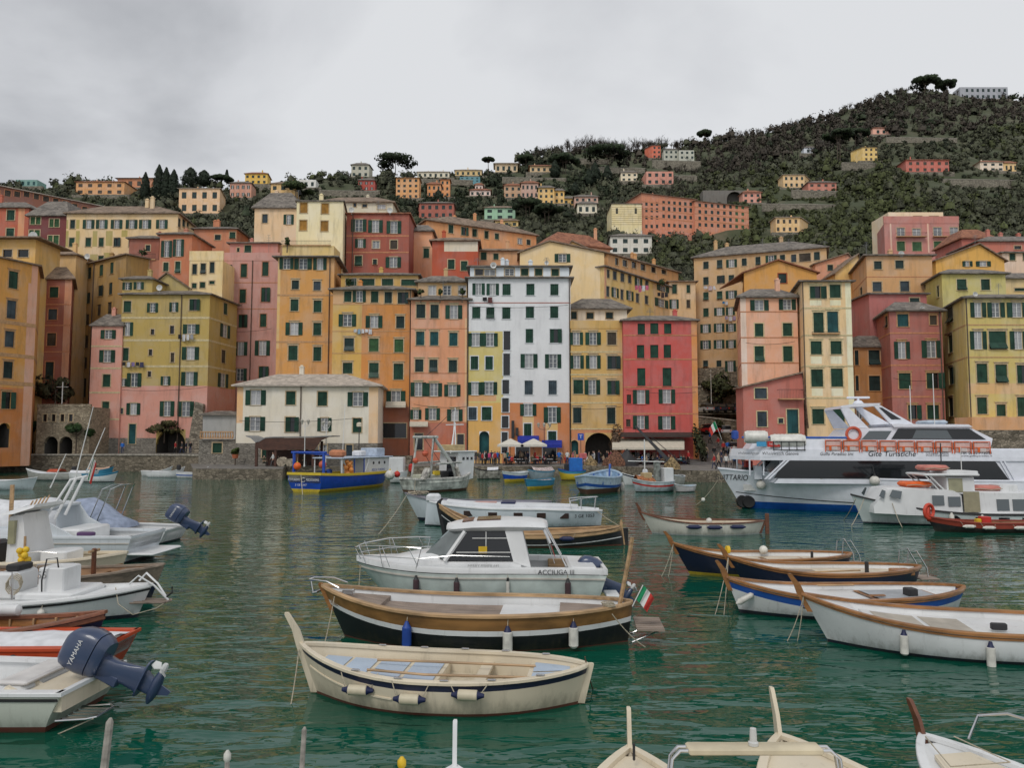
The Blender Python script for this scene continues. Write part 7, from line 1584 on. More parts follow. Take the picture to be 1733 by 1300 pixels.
LG=gel('pale_grey_gelcoat',(.58,.62,.65));b.hull(LG,NAVY,None,wl=.08);b.strake(plain('rub_rail',(.48,.45,.40),.5),.22,.06,.02);b.rail(LG,w=.2,h=.1,out=.02);b.deck(GWHITE,.0,.35,.3,name='cockpit_sole');b.inner(GWHITE,.5,a=0.,b_=.35);b.deck(LG,.3,.98,.0,name='deck')
def X7(px):return-b.L/2+(250-px)*28.7/1300
for sd in(1,-1):
 slabp('cabin_side',[(X7(157),.95),(X7(60),.95),(X7(60),1.65),(X7(76),1.95),(X7(100),1.9),(X7(116),1.42)],LG,sd*1.2,sd*1.1,b.root)
 slabp('cabin_window',[(X7(75),1.50),(X7(86),1.75),(X7(96),1.75),(X7(96),1.36),(X7(88),1.28)],FGL,sd*1.2,sd*1.23,b.root)
slabp('cabin_roof',[(X7(55),1.67),(X7(76),1.95),(X7(100),1.9),(X7(100),1.98),(X7(76),2.05),(X7(50),1.77)],LG,-1.22,1.22,b.root)
b.box('cockpit_seat',GWHITE,X7(160),X7(118),-1.0,1.0,.7,1.2,ch=.06);b.box('purple_cushion',plain('purple_cushion',(.10,.05,.13),.8),X7(186),X7(160),b.near*.95,b.near*1.2,.98,1.12,ch=.03)
b.box('swim_platform',GWHITE,X7(284),X7(240),-1.1,1.1,.28,.38,ch=.04)
for i,(a,c)in enumerate((((75,880),(120,812)),((92,880),(130,808)),((110,872),(142,808)))):
 p,q=at(a[0],a[1],28),at(c[0],c[1],28.4);Mi=b.M.inverted();b.tube('arch_tube',GWHITE,[Mi@p,Mi@p.lerp(q,.85),Mi@q],.05)
b.tube('arch_tube',GWHITE,[b.M.inverted()@at(118,813,28.4),b.M.inverted()@at(148,806,28.4)],.05)
p=b.M.inverted()@at(148,812,28.3);q=b.M.inverted()@at(158,775,28.3);flag(b.root,p,q,w=.25,h=.8,droop=.9,rz=PI)
for i,(a,c)in enumerate((((122,830),(158,688)),((146,800),(178,724)),((85,826),(112,768)))):b.tube('outrigger_pole',WFRAME,[b.M.inverted()@at(a[0],a[1],28.8),b.M.inverted()@at(c[0],c[1],28.8)],[.024,.012])
b=motorboat('white open boat with blue grey covered console and tilted blue outboard at left',XP(70,33.9,900),XP(300,33.5,900),2.2,.66,.95,.6,GWHITE,NAVY,tr=.88)
def X8(px):return-b.L/2+(300-px)*33.6/1300
rings=[]
for(px,w,h)in((126,.55,.9),(130,.75,1.80),(150,.8,1.85),(165,.85,1.65),(190,.9,1.15),(212,.85,.95),(217,.8,.75)):
 x=X8(px);rings.append([(x,-w,.6),(x+.03*math.sin(px),-w*.96,.6+(h-.6)*.5),(x,-w*.75,h-.12),(x,-.2,h+.02),(x,.2,h+.02),(x,w*.75,h-.12),(x+.03,w*.96,.6+(h-.6)*.5),(x,w,.6)])
MB().rings(rings,True).build('console_cover',FABB,b.root,smooth=True,ang=70)
for sd in(.9,-.9):
 for dx in(0,14):b.tube('roll_bar',STEEL,[(X8(162+dx),sd,.6),(X8(188+dx),sd*.95,2.3),(X8(198+dx),sd*.6,2.45),(X8(200+dx),0,2.45)],.025)
outboard(b.root,(-b.L/2-.55,0,.75),PI,-1.0,1.15)
for i,px in enumerate((158,215)):fender(b,(X8(px)+b.L/2)/b.L,['left','right'][i]+' navy cone shaped fender on the white boat with the covered console',.3,.14,FN,FN,kind='ball',drop=.15)
b=motorboat('white boat under a sagging white canvas tarpaulin at the left edge',XP(-160,31.6,870),XP(118,31.6,870),2.4,.9,1.1,.95,GWHITE,NAVY,tr=.9)
rings=[]
for i in range(9):
 x=b.L/2-.6-i*(b.L-.7)/8;h=2.05+.14*math.sin(i*.9)-(.75 if i==8 else 0);rings.append([(x,-1.25,.95),(x,-1.2,h-.45+.05*math.sin(i*2)),(x,-.7,h-.1),(x,0,h),(x,.7,h-.1),(x,1.2,h-.45),(x,1.25,.95)])
MB().rings(rings,True).build('tarpaulin',FABW,b.root,smooth=True,ang=80)
for k in range(5):b.tube('tarpaulin_batten',WOODP,[b.M.inverted()@at(48+k*7,862-k*2.4,29.9),b.M.inverted()@at(56+k*7,848-k*2.4,30.1)],.03)
def small(label,px0,px1,Y,beam,gm,gb,side,bot,stripe=None,st=(.03,.16),rail=GWHITE,dk=DECKW,dy=0,tr=0.0,name='rowing_boat',cover=None,wl=.06,post=0):
 b=Boat(name,label,XP(px0,Y,800),XP(px1,Y+dy,800),beam,gm,gb,gm*1.1,rb=.4,transom=tr,rs=.15,d=.35,n=16)
 b.hull(side,bot,stripe,wl=wl,st=st);b.rail(rail,w=.12,h=.06,out=.03);b.inner(dk,.2);b.deck(dk,.03,.96,.22,name='floor');b.deck(rail,.46,.52,.08,name='thwart',th=.05)
 if cover:b.deck(cover,.1,.9,-.05,name='boat_cover',camber=.22)
 if post:b.post(rail,post,rake=.1,w=.14)
 return b
small('white inflatable boat with rod rack at the far left behind the tarpaulin boat',64,-70,68,2.2,.8,1.1,GREYW,GREYW,tr=.8,name='inflatable_boat')
b=small('long grey skiff with a red cover moored by the promenade wall',44,132,84,1.9,.75,1.25,plain('grey_hull',(.36,.36,.33),.6),NAVY,tr=.8);b.deck(plain('red_canvas',(.42,.07,.03),.9),.3,.52,-.15,name='boat_cover',camber=.3);b.box('outboard_hood',IRON,-2.6,-2.2,-.3,.3,.9,1.5,ch=.1)
small('white boat with crumpled white cover beside the long grey skiff',168,116,83,1.8,.8,1.1,GWHITE,NAVY,cover=FABW)
small('light blue rimmed white boat in front of the covered boat at left',200,138,80.5,1.9,.75,1.1,GWHITE,NAVY,TEALP,rail=TEALP,dk=plain('sand_deck',(.45,.35,.25),.7))
small('blue covered boat between the promenade wall and the blue rimmed white boat',192,146,86,1.8,1.0,1.35,TEALP,TEALP,rail=TEALP,cover=plain('tan_canvas',(.42,.28,.2),.9))
small('white skiff with raised bow, leftmost of three by the stone steps',292,238,93,1.7,.6,1.2,GWHITE,GWHITE)
small('white skiff overlapping the first one by the stone steps',313,252,90,1.7,.65,1.25,GWHITE,GREYW,tr=.8)
b=small('white skiff with blue stripe and outboard by the stone steps',353,302,88.5,1.7,.6,1.3,GWHITE,GREYW,BLUEP,tr=.85,st=(.2,.34));b.box('outboard_hood',IRON,-1.9,-1.5,-.25,.25,.9,1.5,ch=.1)
b=Boat('fishing_boat','blue and yellow fishing boat with blue gantry and white wheelhouse left of centre',XP(655,75.5,815),XP(514,64.2,815),3.7,1.35,1.35,1.55,rb=.8,transom=.92,d=.6,pb=2.6)
BB=plain('fishing_boat_blue',(.010,.065,.40),.4,coat=.2);b.hull(BB,YELP,None,wl=.28);b.rail(YELP,w=.25,h=.22,out=.06);b.inner(plain('worn_deck',(.25,.24,.2),.8),.8,a=0.);b.deck(plain('worn_deck',(.25,.24,.2),.8),.0,.97,0,z=.8,name='deck')
L2=b.L/2
M=Matrix.Translation((-L2-.06,.95,1.05))@Matrix.Rotation(-PI/2,4,'Z')@Matrix.Rotation(PI/2,4,'X');letters('itti',1.25,b.root,M,INKW,height=.2)
M=Matrix.Translation((-L2-.06,-.95,1.05))@Matrix.Rotation(-PI/2,4,'Z')@Matrix.Rotation(PI/2,4,'X');letters('pesca',1.3,b.root,M,INKW,height=.2)
M=Matrix.Translation((-L2-.06,.25,.62))@Matrix.Rotation(-PI/2,4,'Z')@Matrix.Rotation(PI/2,4,'X');letters('reg',1.2,b.root,M,INKW,height=.16)
mb=MB()
for a0 in(.4,PI+.4):mb.tube([(-L2-.06,.18*math.cos(a0+q*.5),1.05+.18*math.sin(a0+q*.5))for q in range(5)],.025,5)
mb.build('emblem',INKW,b.root)
for sy in(1.55,-1.55):b.tube('gantry_leg',BB,[(-L2+.6,sy,1.0),(-L2+.6,sy,3.3)],.13,n=8)
b.tube('gantry_beam',BB,[(-L2+.6,-1.8,3.3),(-L2+.6,1.8,3.3)],.12);b.tube('gantry_beam',BB,[(-L2+.6,1.55,3.3),(0,1.6,2.95)],.08)
slabp('wheelhouse',[(.6,1.0),(4.3,1.0),(4.5,2.7),(.4,2.7)],GWHITE,-1.35,1.35,b.root)
b.box('wheelhouse_roof',plain('pale_blue_roof',(.45,.52,.62),.6),-3.2,4.8,-1.6,1.6,2.72,2.84,ch=.03)
for k in range(3):
 mb=MB();mb.lathe([(.14,0),(.14,.03),(.02,.03)],(0,0,0),12,axis='y');mb.xf(Matrix.Translation((1.9+k*.9,-1.36,2.25)));mb.build('porthole',IRON,b.root)
M=Matrix.Translation((2.7,-1.37,1.6))@Matrix.Rotation(PI/2,4,'X');letters('cabin',2.1,b.root,M,FBLU,height=.22)
for x,y in((-1.2,-1.45),(.2,-1.5),(-3.0,1.45),(-3.0,-1.45)):b.tube('canopy_post',BB if x>-2 else GWHITE,[(x,y,1.2),(x,y,2.75)],.06)
for(p,q)in(((-2.6,-1.2,2.75),(-1.8,-1.3,1.5)),((1.0,-1.5,2.7),(.2,-1.6,1.5))):b.tube('white_prop',GWHITE,[p,q],.05)
b.box('roof_crate',FABW,.6,1.6,-.8,.2,2.84,3.4,ch=.12);b.box('roof_box',plain('pale_blue_roof',(.45,.52,.62),.6),3.0,4.4,-.9,.9,2.84,3.6,ch=.05);b.box('roof_heap',plain('faded_orange',(.5,.2,.1),.8),-2.6,-1.6,-1,.4,2.84,3.5,ch=.2);b.tube('mast',IRON,[(1.9,.3,2.8),(1.9,.3,6.4)],.05);b.tube('aerial',WFRAME,[(-.6,.3,2.8),(-.3,.3,7.6)],.03)
mb=MB();mb.lathe([(.25,0),(.25,.3),(.1,.4)],(1.9,.3,5.6),12);mb.build('radar_dome',CREAM,b.root,smooth=True)
b.box('winch',IRON,-3.6,-2.8,.2,.9,.8,1.7,ch=.1);b.box('blue_drum',FBL,-2.4,-1.9,.3,.8,.8,1.8,ch=.12)
def orb(label,loc,r,m,group=None):
 e=empty('net_float',label,'float',loc,0,group);MB().ball((0,0,0),r,12).build('float',m,e,smooth=True);MB().lathe([(r*.25,r*.9),(r*.12,r*1.2),(.02,r*1.25)],n=8).build('eyelet',YELP,e);MB().tube([(0,0,r),(0,0,r*2.2)],.012).build('lanyard',ROPE,e)
 return e
orb('single orange float hanging under the blue gantry of the fishing boat',b.W((-L2+.6,1.2,2.15)),.33,ORANGE);orb('pinkish orange float hanging at the middle of the blue gantry boat',b.W((-L2+.9,-1.2,2.3)),.33,plain('pink_orange',(.6,.12,.06),.5))
e=empty('float_cluster','cluster of pale orange floats standing on the blue fishing boat deck','floats',b.W((-1.9,-1.35,1.9)),0)
PO=plain('pale_orange_plastic',(.72,.28,.07),.5)
for i in range(13):
 a=i*2.4;MB().ball((.33*math.cos(a)*(1 if i%2 else .5),.33*math.sin(a)*(1 if i%2 else .5),-.65+i*.1),.22,8).build('float',PO,e,smooth=True)
for i,(px,py,D,r,m,lb)in enumerate(((660,804,70,.45,FW,'big white round fender between the blue and the white fishing boats'),(672,803,70.5,.3,REDPL,'red round fender beside the big white one between the fishing boats'))):orb(lb,at(px,py,D),r,m)
rope_thing('thin stern line of the blue fishing boat down to the water',[b.W((-L2,.3,1.5)),atz(512,838,0)],.03)
b=Boat('fishing_boat','weathered white fishing boat with gantry, boom and tripod mast at centre left',XP(798,69.5,815),XP(692,64.0,815),3.3,1.15,1.95,1.15,rb=.7,transom=.75,d=.6,pb=2.4)
WW=plain('weathered_white_hull',(.52,.54,.49),.6,var=.45,scale=1.6);b.hull(WW,BROWNB,None,wl=.2);b.rail(plain('weathered_white_rail',(.55,.54,.50),.6,var=.3),w=.2,h=.14,out=.05);b.inner(WW,.6,a=0.);b.deck(plain('worn_deck',(.25,.24,.2),.8),.0,.97,0,z=.6,name='deck');b.strake(WW,.32,.08,.05)
L2=b.L/2
slabp('wheelhouse',[(.7,.7),(2.7,1.0),(2.9,3.3),(.9,3.3)],GWHITE,-1.15,1.15,b.root);b.box('wheelhouse_roof',GWHITE,.2,3.1,-1.3,1.3,3.3,3.42,ch=.03);b.box('cream_locker',plain('cream_locker',(.5,.38,.2),.7),.3,2.0,-.9,.9,3.42,3.95,ch=.04)
slabp('wheelhouse_door',[(.68,.75),(.70,.75),(.88,2.9),(.86,2.9)],FGL,-.9,.2,b.root)
for k in range(3):mb=MB();mb.box(-.12,.12,-.02,.02,-.12,.12);mb.xf(Matrix.Translation((1.5+.5*k,-1.17,2.75)));mb.build('wheelhouse_window',FGL,b.root)
GAL=plain('galvanised_paint',(.45,.46,.43),.6,var=.3)
for sy in(-1.2,1.2):b.tube('gantry_leg',GAL,[(-2.4,sy,.9),(-1.9,sy*.85,4.6)],.09,n=8)
b.tube('gantry_beam',GAL,[(-1.9,-1.5,4.6),(-1.9,1.5,4.6)],.14);b.tube('boom',plain('boom_paint',(.55,.57,.54),.5),[(-1.7,-.9,4.5),(.3,-1.1,2.2),(.9,-1.0,.7)],[.14,.16,.14],n=8);b.tube('cross_beam',GAL,[(-2.0,-1.4,2.35),(1.0,-1.4,2.45)],.1);b.tube('cross_beam',GAL,[(-2.0,1.4,2.35),(1.0,1.4,2.45)],.1)
for(p,q)in(((1.3,0,3.4),(1.6,0,7.2)),((1.0,-.7,3.4),(1.6,0,5.9)),((2.2,.6,3.4),(1.6,0,5.9)),((.2,-.9,3.2),(1.55,0,5.6)),((1.55,-1.1,5.7),(1.55,1.1,5.7))):b.tube('mast',GWHITE,[p,q],.05)
for k,(p,q)in enumerate((((-1.9,-1.2,4.6),(-2.6,-1.3,1.2)),((-1.9,1.2,4.6),(-.6,.9,2.4)),((-1.9,.2,4.6),(-.3,-.2,2.4)),((1.6,0,7.1),(-1.9,0,4.6)))):b.tube('rigging',IRON,[p,q],.02)
b.box('net_winch',IRON,-.6,.4,-.6,.6,.6,1.7,ch=.15);b.box('fish_crates',plain('pale_crates',(.45,.46,.36),.7),-2.6,-.9,-.9,.9,.6,1.45,ch=.05);b.box('yellow_crate',YELP,-1.6,-1.1,-1.0,-.6,1.4,1.75)
for(x,a)in((-3.0,.5),(.6,-.4)):
 mb=MB();mb.box(-.1,.1,-.35,.35,-.55,.55,ch=.03);mb.xf(Matrix.Translation((x,-1.25,1.55))@Matrix.Rotation(a,4,'Y'));mb.build('trawl_board',plain('trawl_board',(.42,.4,.36),.7,var=.5),b.root)
mb=MB();mb.ball((-1.0,1.0,3.2),.3,8);mb.ball((-2.2,.9,2.6),.26,8);mb.build('float',plain('pink_orange',(.6,.12,.06),.5),b.root,smooth=True)
rope_thing('stern line of the weathered white fishing boat',[b.W((-L2,-.8,1.1)),b.W((-L2-.2,-.9,0))],.03)
b=small('white cabin workboat with red gear half hidden between the two fishing boats',655,690,79,2.4,1.1,1.5,GWHITE,NAVY,name='fishing_boat');b.box('cabin',GWHITE,-.7,.8,-.8,.8,.8,2.6,ch=.05);b.box('cabin_window',FGL,-.5,.0,-.84,-.78,1.6,2.2);b.box('red_gear',REDPL,-1.6,-1.1,-.7,-.1,1.0,1.9,ch=.15)
b=small('weathered grey rowing boat with a black rail moored at the quay',802,848,86.5,1.9,.95,1.25,plain('weathered_grey_hull',(.30,.29,.25),.8,var=.5),BLACKP,rail=BLACKP,dk=plain('worn_deck',(.25,.24,.2),.8),tr=.8)
b.deck(FABW,.1,.5,-.05,name='boat_cover',camber=.3)
small('bright blue rowing boat with yellow bottom at the quay',850,892,79,1.9,.95,1.15,BB,YELP,GREYW,rail=GREYW,st=(.02,.28),wl=.35,dy=3)
b=small('grey blue boat heaped with white nets at the quay behind the teal boat',893,938,82,2.0,.95,1.2,plain('grey_blue_hull',(.25,.32,.36),.6),NAVY,rail=TEALP,dy=2);b.deck(plain('net_white',(.5,.42,.40),.95,var=.5,scale=9,bump=1),.12,.88,-.1,name='net_heap',camber=.35)
small('teal rowing boat with yellow bottom floating in front of the quay boats',889,936,67.5,1.8,.75,.95,TEALP,YELP,wl=.28,rail=TEALP,dy=4,dk=plain('net_white',(.5,.42,.40),.95,var=.5,scale=9))
b=small('blue and yellow fishing skiff with a bright blue cabin box at the quay',944,992,84,2.2,1.0,1.25,YELP,REDP,TEALP,rail=BB,st=(.0,.3),dk=TEALP);b.box('cabin_box',plain('bright_blue',(.01,.14,.5),.5),-1.1,.3,-.7,.7,.7,2.4,ch=.05);b.box('black_crate',IRON,-.2,.8,-.95,-.4,1.0,1.7,ch=.04);b.box('red_crate',plain('rose_red',(.5,.12,.12),.7),-1.6,-.8,-.4,.3,2.3,2.9,ch=.05)
b=Boat('fishing_boat','big white and blue wooden boat with brown bottom facing the camera at centre',XP(990,61.5,815),XP(1032,69.5,815),3.6,1.25,1.55,1.7,rb=.45,rs=.3,d=.6,pb=2.0,ps=2.6)
b.hull(plain('blue_white_paint',(.42,.52,.60),.5,var=.15),BROWNB,BLUEP,wl=.42,st=(.62,.85));b.rail(plain('pale_blue_rail',(.38,.50,.62),.5),w=.22,h=.12,out=.05);b.inner(plain('pale_blue_inside',(.28,.42,.58),.6,var=.3),.6);b.deck(plain('pale_blue_inside',(.28,.42,.58),.6,var=.3),.04,.96,.5,name='deck');b.post(BLUEP,.5,at_=-1,name='stern_post',rake=.02,w=.2,t=.2)
b.box('gear_heap',FABW,-1.2,.4,-.6,.5,.8,1.2,ch=.15);b.box('grey_box',plain('grey_blue_hull',(.25,.32,.36),.6),.9,1.4,-.4,.1,.8,1.3,ch=.05)
for k in range(7):
 t=.15+k*.11
 for sg in(1,-1):p=b.P(t,sg,b.g(t)-.25,.08);b.box('rib',FBLU,p.x-.04,p.x+.04,p.y-.04,p.y+.04,.75,b.g(t)-.06,ch=.005)
fender(b,.30,'long white fender on the right side of the big white and blue boat',.9,.2,FW,FW,drop=.6,side=-1 if b.W((0,-1,0)).x>b.W((0,1,0)).x else 1)
b=small('grey white fishing boat with red stripe, dark stove pipe and white box right of centre',1068,1142,65,2.2,.85,1.15,plain('grey_white_paint',(.42,.48,.50),.5,var=.2),BLACKP,REDPL,st=(.28,.42),rail=GREYW,name='fishing_boat',dy=1)
mb=MB();mb.tube([(-.35,0,.6),(-.38,0,2.0),(-.30,0,2.6)],[.34,.30,.26],10);mb.build('net_hauler',plain('hauler_grey',(.22,.24,.22),.8,var=.4,bump=.5),b.root,smooth=True)
b.box('white_box',GWHITE,-1.7,-.85,-.45,.45,.7,2.0,ch=.05);b.box('tan_box',plain('cream_locker',(.5,.38,.2),.7),.3,1.0,-.4,.5,.7,1.6,ch=.05);b.deck(plain('orange_net',(.36,.14,.06),.95,var=.5,scale=8,bump=1),.55,.9,-.05,name='net_heap',camber=.35)
b.tube('mast',WFRAME,[(.9,.3,.9),(.9,.3,4.4)],.05);b.tube('mast_yard',WFRAME,[(2.4,.3,2.6),(-.9,.3,2.5)],.05)
b=small('white skiff with outboard behind the red striped fishing boat',1052,1096,74,2.0,.8,1.2,GWHITE,GREYW,NAVY,tr=.8,dy=2);b.box('outboard_hood',FABW,-1.6,-1.2,-.25,.25,.9,1.5,ch=.1)
small('little white dinghy right of the red striped fishing boat',1141,1176,64.5,1.3,.5,.7,plain('pinkish_white_paint',(.55,.52,.52),.5),BLACKP,rail=GREYW,dk=plain('pale_blue_inside',(.28,.42,.58),.6,var=.3),dy=1.5)
b=small('dark grey tender tucked behind the white box of the red striped boat',1130,1152,72,1.8,.9,1.2,plain('grey_hull',(.36,.36,.33),.6),BLACKP,rail=GREYW,dk=IRON,dy=3)
def bowboat(label,px,Y,beam,gb,post,wood,L=5.0,dx=0.0,rakep=.05,side=CREAM):
 x=at(px,1270,Y).x
 b=Boat('gozzo_boat',label,(x,Y),(x+dx,Y-L),beam,gb-.15,gb,gb-.1,rb=.25,rs=.2,d=.4,pb=2.0)
 b.hull(side,REDP,None,wl=.06);b.rail(side,w=.12,h=.05,out=.03);b.inner(side,.2);b.deck(side,.05,.95,.12,name='deck');b.deck(side,.80,.97,.03,name='foredeck',th=.1)
 b.post(wood,post,rake=rakep,w=.10,t=.05)
 return b
B_=bowboat('cream gozzo bow with a tall pale post, second from the right at the bottom edge',1318,9.55,2.0,.85,.50,CREAM,dx=.45,rakep=.09)
B_.deck(PALEBLUE,.62,.80,.09,name='deck_panel',k=.5)
b=bowboat('cream gozzo bow with a pale post left of the tube frame at the bottom edge',1065,9.3,1.9,.80,.44,CREAM,dx=-.1,rakep=.01)
b.box('jackstaff',IRON,b.L/2-.42,b.L/2-.39,-.015,.015,.8,1.0)
b=bowboat('tiny visible bow tip with a white post at the bottom edge left of the others',770,8.95,1.7,.72,.50,GWHITE,rakep=.0,side=GWHITE)
b4=b=bowboat('white boat bow with dark brown post and steel rail in the bottom right corner',1560,9.55,2.0,.85,.36,WOODD,dx=.9,rakep=.10,side=GWHITE)
b.deck(CREAM,.66,.90,-.03,name='hatch',k=.62,th=.05)
b.tube('bow_rail',STEEL,[(b.L/2-.35,-.35,.9),(b.L/2-.40,-.45,1.18),(b.L/2-.65,-.62,1.27),(b.L/2-1.5,-.95,1.25),(b.L/2-3.0,-1.0,1.2)],.018)
if b.W((0,-1,0)).x<b.W((0,1,0)).x:pass
rope_thing('thin rope laid across the foredeck of the bottom right boat',[b.W((b.L/2-.2,.1,.9)),b.W((b.L/2-.9,.35,.86)),b.W((b.L/2-1.0,-.3,.9)),b.W((b.L/2-.3,-.2,.92))],.008)
e=empty('boat_frame','cream beam on bent steel tubes with a white stern light at the bottom edge','frame',at(1275,1290,7.6))
Mi=Matrix.Translation(-e.location)
p,q=at(1163,1268,7.7),at(1388,1268,7.7);d_=(q-p);mb=MB();mb.box(0,d_.length,-.10,.10,-.03,.03,ch=.012);mb.xf(Mi@Matrix.Translation(p));mb.build('beam',plain('cream_beam',(.62,.54,.38),.5),e,smooth=True)
for(pp,s_)in((p,-1),(q,1)):
 for k in range(2):
  a=Mi@pp+Vector((0,-.05+.1*k,0));MB().tube([a,a+Vector((s_*.08,0,.0)),a+Vector((s_*.16,-.02,-.07)),a+Vector((s_*.26,-.05,-.9))],.018,8).build('steel_tube',STEEL,e,smooth=True)
mb=MB();mb.lathe([(.05,0),(.05,.03),(.035,.04),(.035,.10),(.03,.16),(.01,.165)],n=12);mb.xf(Mi@Matrix.Translation(at(1275,1262,7.7)));mb.build('stern_light',plain('lamp_white',(.6,.6,.58),.3),e,smooth=True)
def mpost(label,px,py,Y,r,m,lean=0.0,cap=None,name='mooring_post'):
 t=at(px,py,Y);e=empty(name,label,'post',(t.x,t.y,0));MB().tube([(-lean,0,-.8),(-lean*.4,0,t.z*.55),(0,0,t.z-r),(r*.2,0,t.z)],[r,r,r*.9,r*.35],8).build('shaft',m,e,smooth=True)
 if cap:mb=MB();mb.lathe([(r*.8,-.10),(r*1.35,-.07),(r*1.35,-.02),(r*.5,.02)],(0,0,t.z),10);mb.build('cap',cap,e,smooth=True)
GP=wood_mat('grey_post_wood',(.36,.33,.29),1,.8)
mpost('leaning grey wooden post at the bottom left edge',186,1216,8.6,.045,GP,lean=.12);mpost('short post with a white cap at the bottom edge',385,1274,8.5,.03,GP,cap=FW);mpost('thin brown wooden post at the bottom edge left of centre',515,1231,8.6,.03,GP,lean=.06);mpost('stub of a yellow capped post at the bottom edge',680,1285,8.5,.035,FY,cap=FY)
def body_mesh(pose):
 V,E,R=[],[],[]
 def v(p,r,par=None):
  V.append(p);R.append(r if isinstance(r,tuple)else(r,r))
  if par is not None:E.append((par,len(V)-1))
  return len(V)-1
 sit=pose=='sit';hz=.50 if sit else .95
 pel=v((0,0,hz),(.16,.12));sp_=v((0,-.01,hz+.2),(.15,.11),pel);ch=v((0,0,hz+.40),(.17,.12),sp_);nk=v((0,.0,hz+.56),.055,ch)
 hb=v((0,-.015,hz+.62),.072,nk);hm=v((0,-.01,hz+.70),(.078,.095),hb);v((0,0,hz+.78),.055,hm);v((0,-.105,hz+.675),.014,hm)
 for s in(1,-1):
  sh=v((s*.17,.0,hz+.47),.062,ch)
  if pose=='walk':el,wr=(s*.24,.10*s,hz+.22),(s*.24,.02+.16*s-.1,hz+.0)
  elif pose=='talk':el,wr=(s*.25,.02,hz+.22),(s*.14,-.22,hz+.24+.06*s)
  elif sit:el,wr=(s*.23,-.05,hz+.22),(s*.15,-.28,hz+.17)
  else:el,wr=(s*.23,.03,hz+.2),(s*.24,-.03,hz-.03)
  a=v(el,.046,sh);w=v(wr,.033,a);d=Vector(wr)-Vector(el);d.normalize();h=Vector(wr)+d*.08;hd=v(tuple(h),(.04,.026),w)
  for k,ln in((-1.5,.07),(-.5,.085),(.5,.08),(1.5,.065)):f=v(tuple(h+d*.03+Vector((0,k*.016,0))),.010,hd);v(tuple(h+d*ln+Vector((-s*.015,k*.018,-.01))),.008,f)
  v(tuple(h+Vector((-s*.01,-.06,-.01))),.010,hd)
  if sit:kn,an,to=(s*.12,-.42,.50),(s*.12,-.42,.10),(s*.12,-.55,.04)
  elif pose=='walk':kn,an,to=(s*.09,-.13*s-.05,.5),(s*.09,-.28*s+.05,.11),(s*.09,-.28*s-.08,.05)
  else:kn,an,to=(s*.10,-.02,.5),(s*.11,.02,.1),(s*.12,-.11,.04)
  hp=v((s*.09,0,hz-.06),.092,pel);k_=v(kn,.062,hp);a_=v(an,.044,k_);v(to,.036,a_)
 me=bpy.data.meshes.new('person_'+pose);me.from_pydata(V,E,[]);o=bpy.data.objects.new('tmp',me);COL.objects.link(o)
 sk=o.modifiers.new('s','SKIN');sk.use_smooth_shade=True
 for i,r in enumerate(R):me.skin_vertices[0].data[i].radius=r
 me.skin_vertices[0].data[0].use_root=True
 sb=o.modifiers.new('u','SUBSURF');sb.levels=1;sb.render_levels=1
 out=bpy.data.meshes.new_from_object(o.evaluated_get(bpy.context.evaluated_depsgraph_get()));bpy.data.objects.remove(o)
 out.name='person';out.materials.clear()
 for _ in range(5):out.materials.append(SKIN)
 for p in out.polygons:
  c=p.center;z=c.z-hz;p.use_smooth=True
  if z>.52:p.material_index=1 if(z>.74 or(c.y>.0 and z>.60))else 0
  elif abs(c.x)>.13 and c.y<.3 and z<(.02 if not sit else .22)and z>-.2 and not(sit and z<.08):p.material_index=0 if(pose!='talk')else 2
  elif c.z<.085:p.material_index=4
  elif z>.0:p.material_index=2
  else:p.material_index=3
 return out
SKIN=plain('skin',(.42,.25,.18),.6)
PB={k:body_mesh(k)for k in('stand','walk','talk','sit')}
TOPS={'black':(.012,.012,.014),'dark grey':(.05,.05,.055),'navy':(.015,.02,.06),'brown':(.09,.05,.03),'red':(.42,.03,.03),'pink':(.55,.06,.18),'bright blue':(.02,.14,.5),'white':(.6,.6,.58),'olive':(.07,.07,.035),'beige':(.38,.29,.2),'teal':(.02,.16,.17),'yellow':(.55,.38,.06)}
LEGS={'blue':(.035,.05,.11),'black':(.012,.012,.014),'grey':(.10,.10,.10)}
HAIRS=[(.02,.013,.01),(.05,.028,.015),(.16,.14,.12),(.12,.07,.03)]
PR=random.Random(11)
ORD=['first','second','third','fourth','fifth','sixth','seventh','eighth','ninth','tenth','eleventh','twelfth','thirteenth','fourteenth','fifteenth','sixteenth','seventeenth','eighteenth','nineteenth','twentieth','penultimate','last']
def person(x,y,z,pose,top,leg,label,rz,group=None,s=1.0):
 o=link('person',PB[pose],None,(x,y,z),rz);o.scale=(s,s,s);tag(o,label,'person',group)
 for i,m in enumerate((SKIN,plain('hair%d'%PR.randint(0,3),HAIRS[PR.randint(0,3)],.8),plain('jacket_'+top,TOPS[top],.85),plain('trousers_'+leg,LEGS[leg],.85),plain('shoes',(.03,.025,.02),.7))):
  o.material_slots[i].link='OBJECT';o.material_slots[i].material=m
 return o
def crowd(zone,group,p0,p1,n,Y0,Y1,zfn,sitp,poses=('stand','walk','talk')):
 xs=sorted(p0+(p1-p0)*(i+PR.uniform(.1,.9))/n for i in range(n))
 for i,px in enumerate(xs):
  Y=PR.uniform(Y0,Y1);p=pxy(px,Y,780);top=PR.choice(['black','black','dark grey','navy','navy','brown','olive','beige','beige','red','red','bright blue','white','white','teal','pink'])
  leg=PR.choice(list(LEGS));top='blue' if False else top;sit=PR.random()<sitp;pose='sit' if sit else PR.choice(poses)
  person(p.x,Y,zfn(Y),pose,top,leg,f'person in {top} jacket, {leg} trousers, {ORD[i]} from left {zone}',PR.uniform(-3.1,3.1),group,PR.uniform(.94,1.06))
Q=lambda Y:1.2
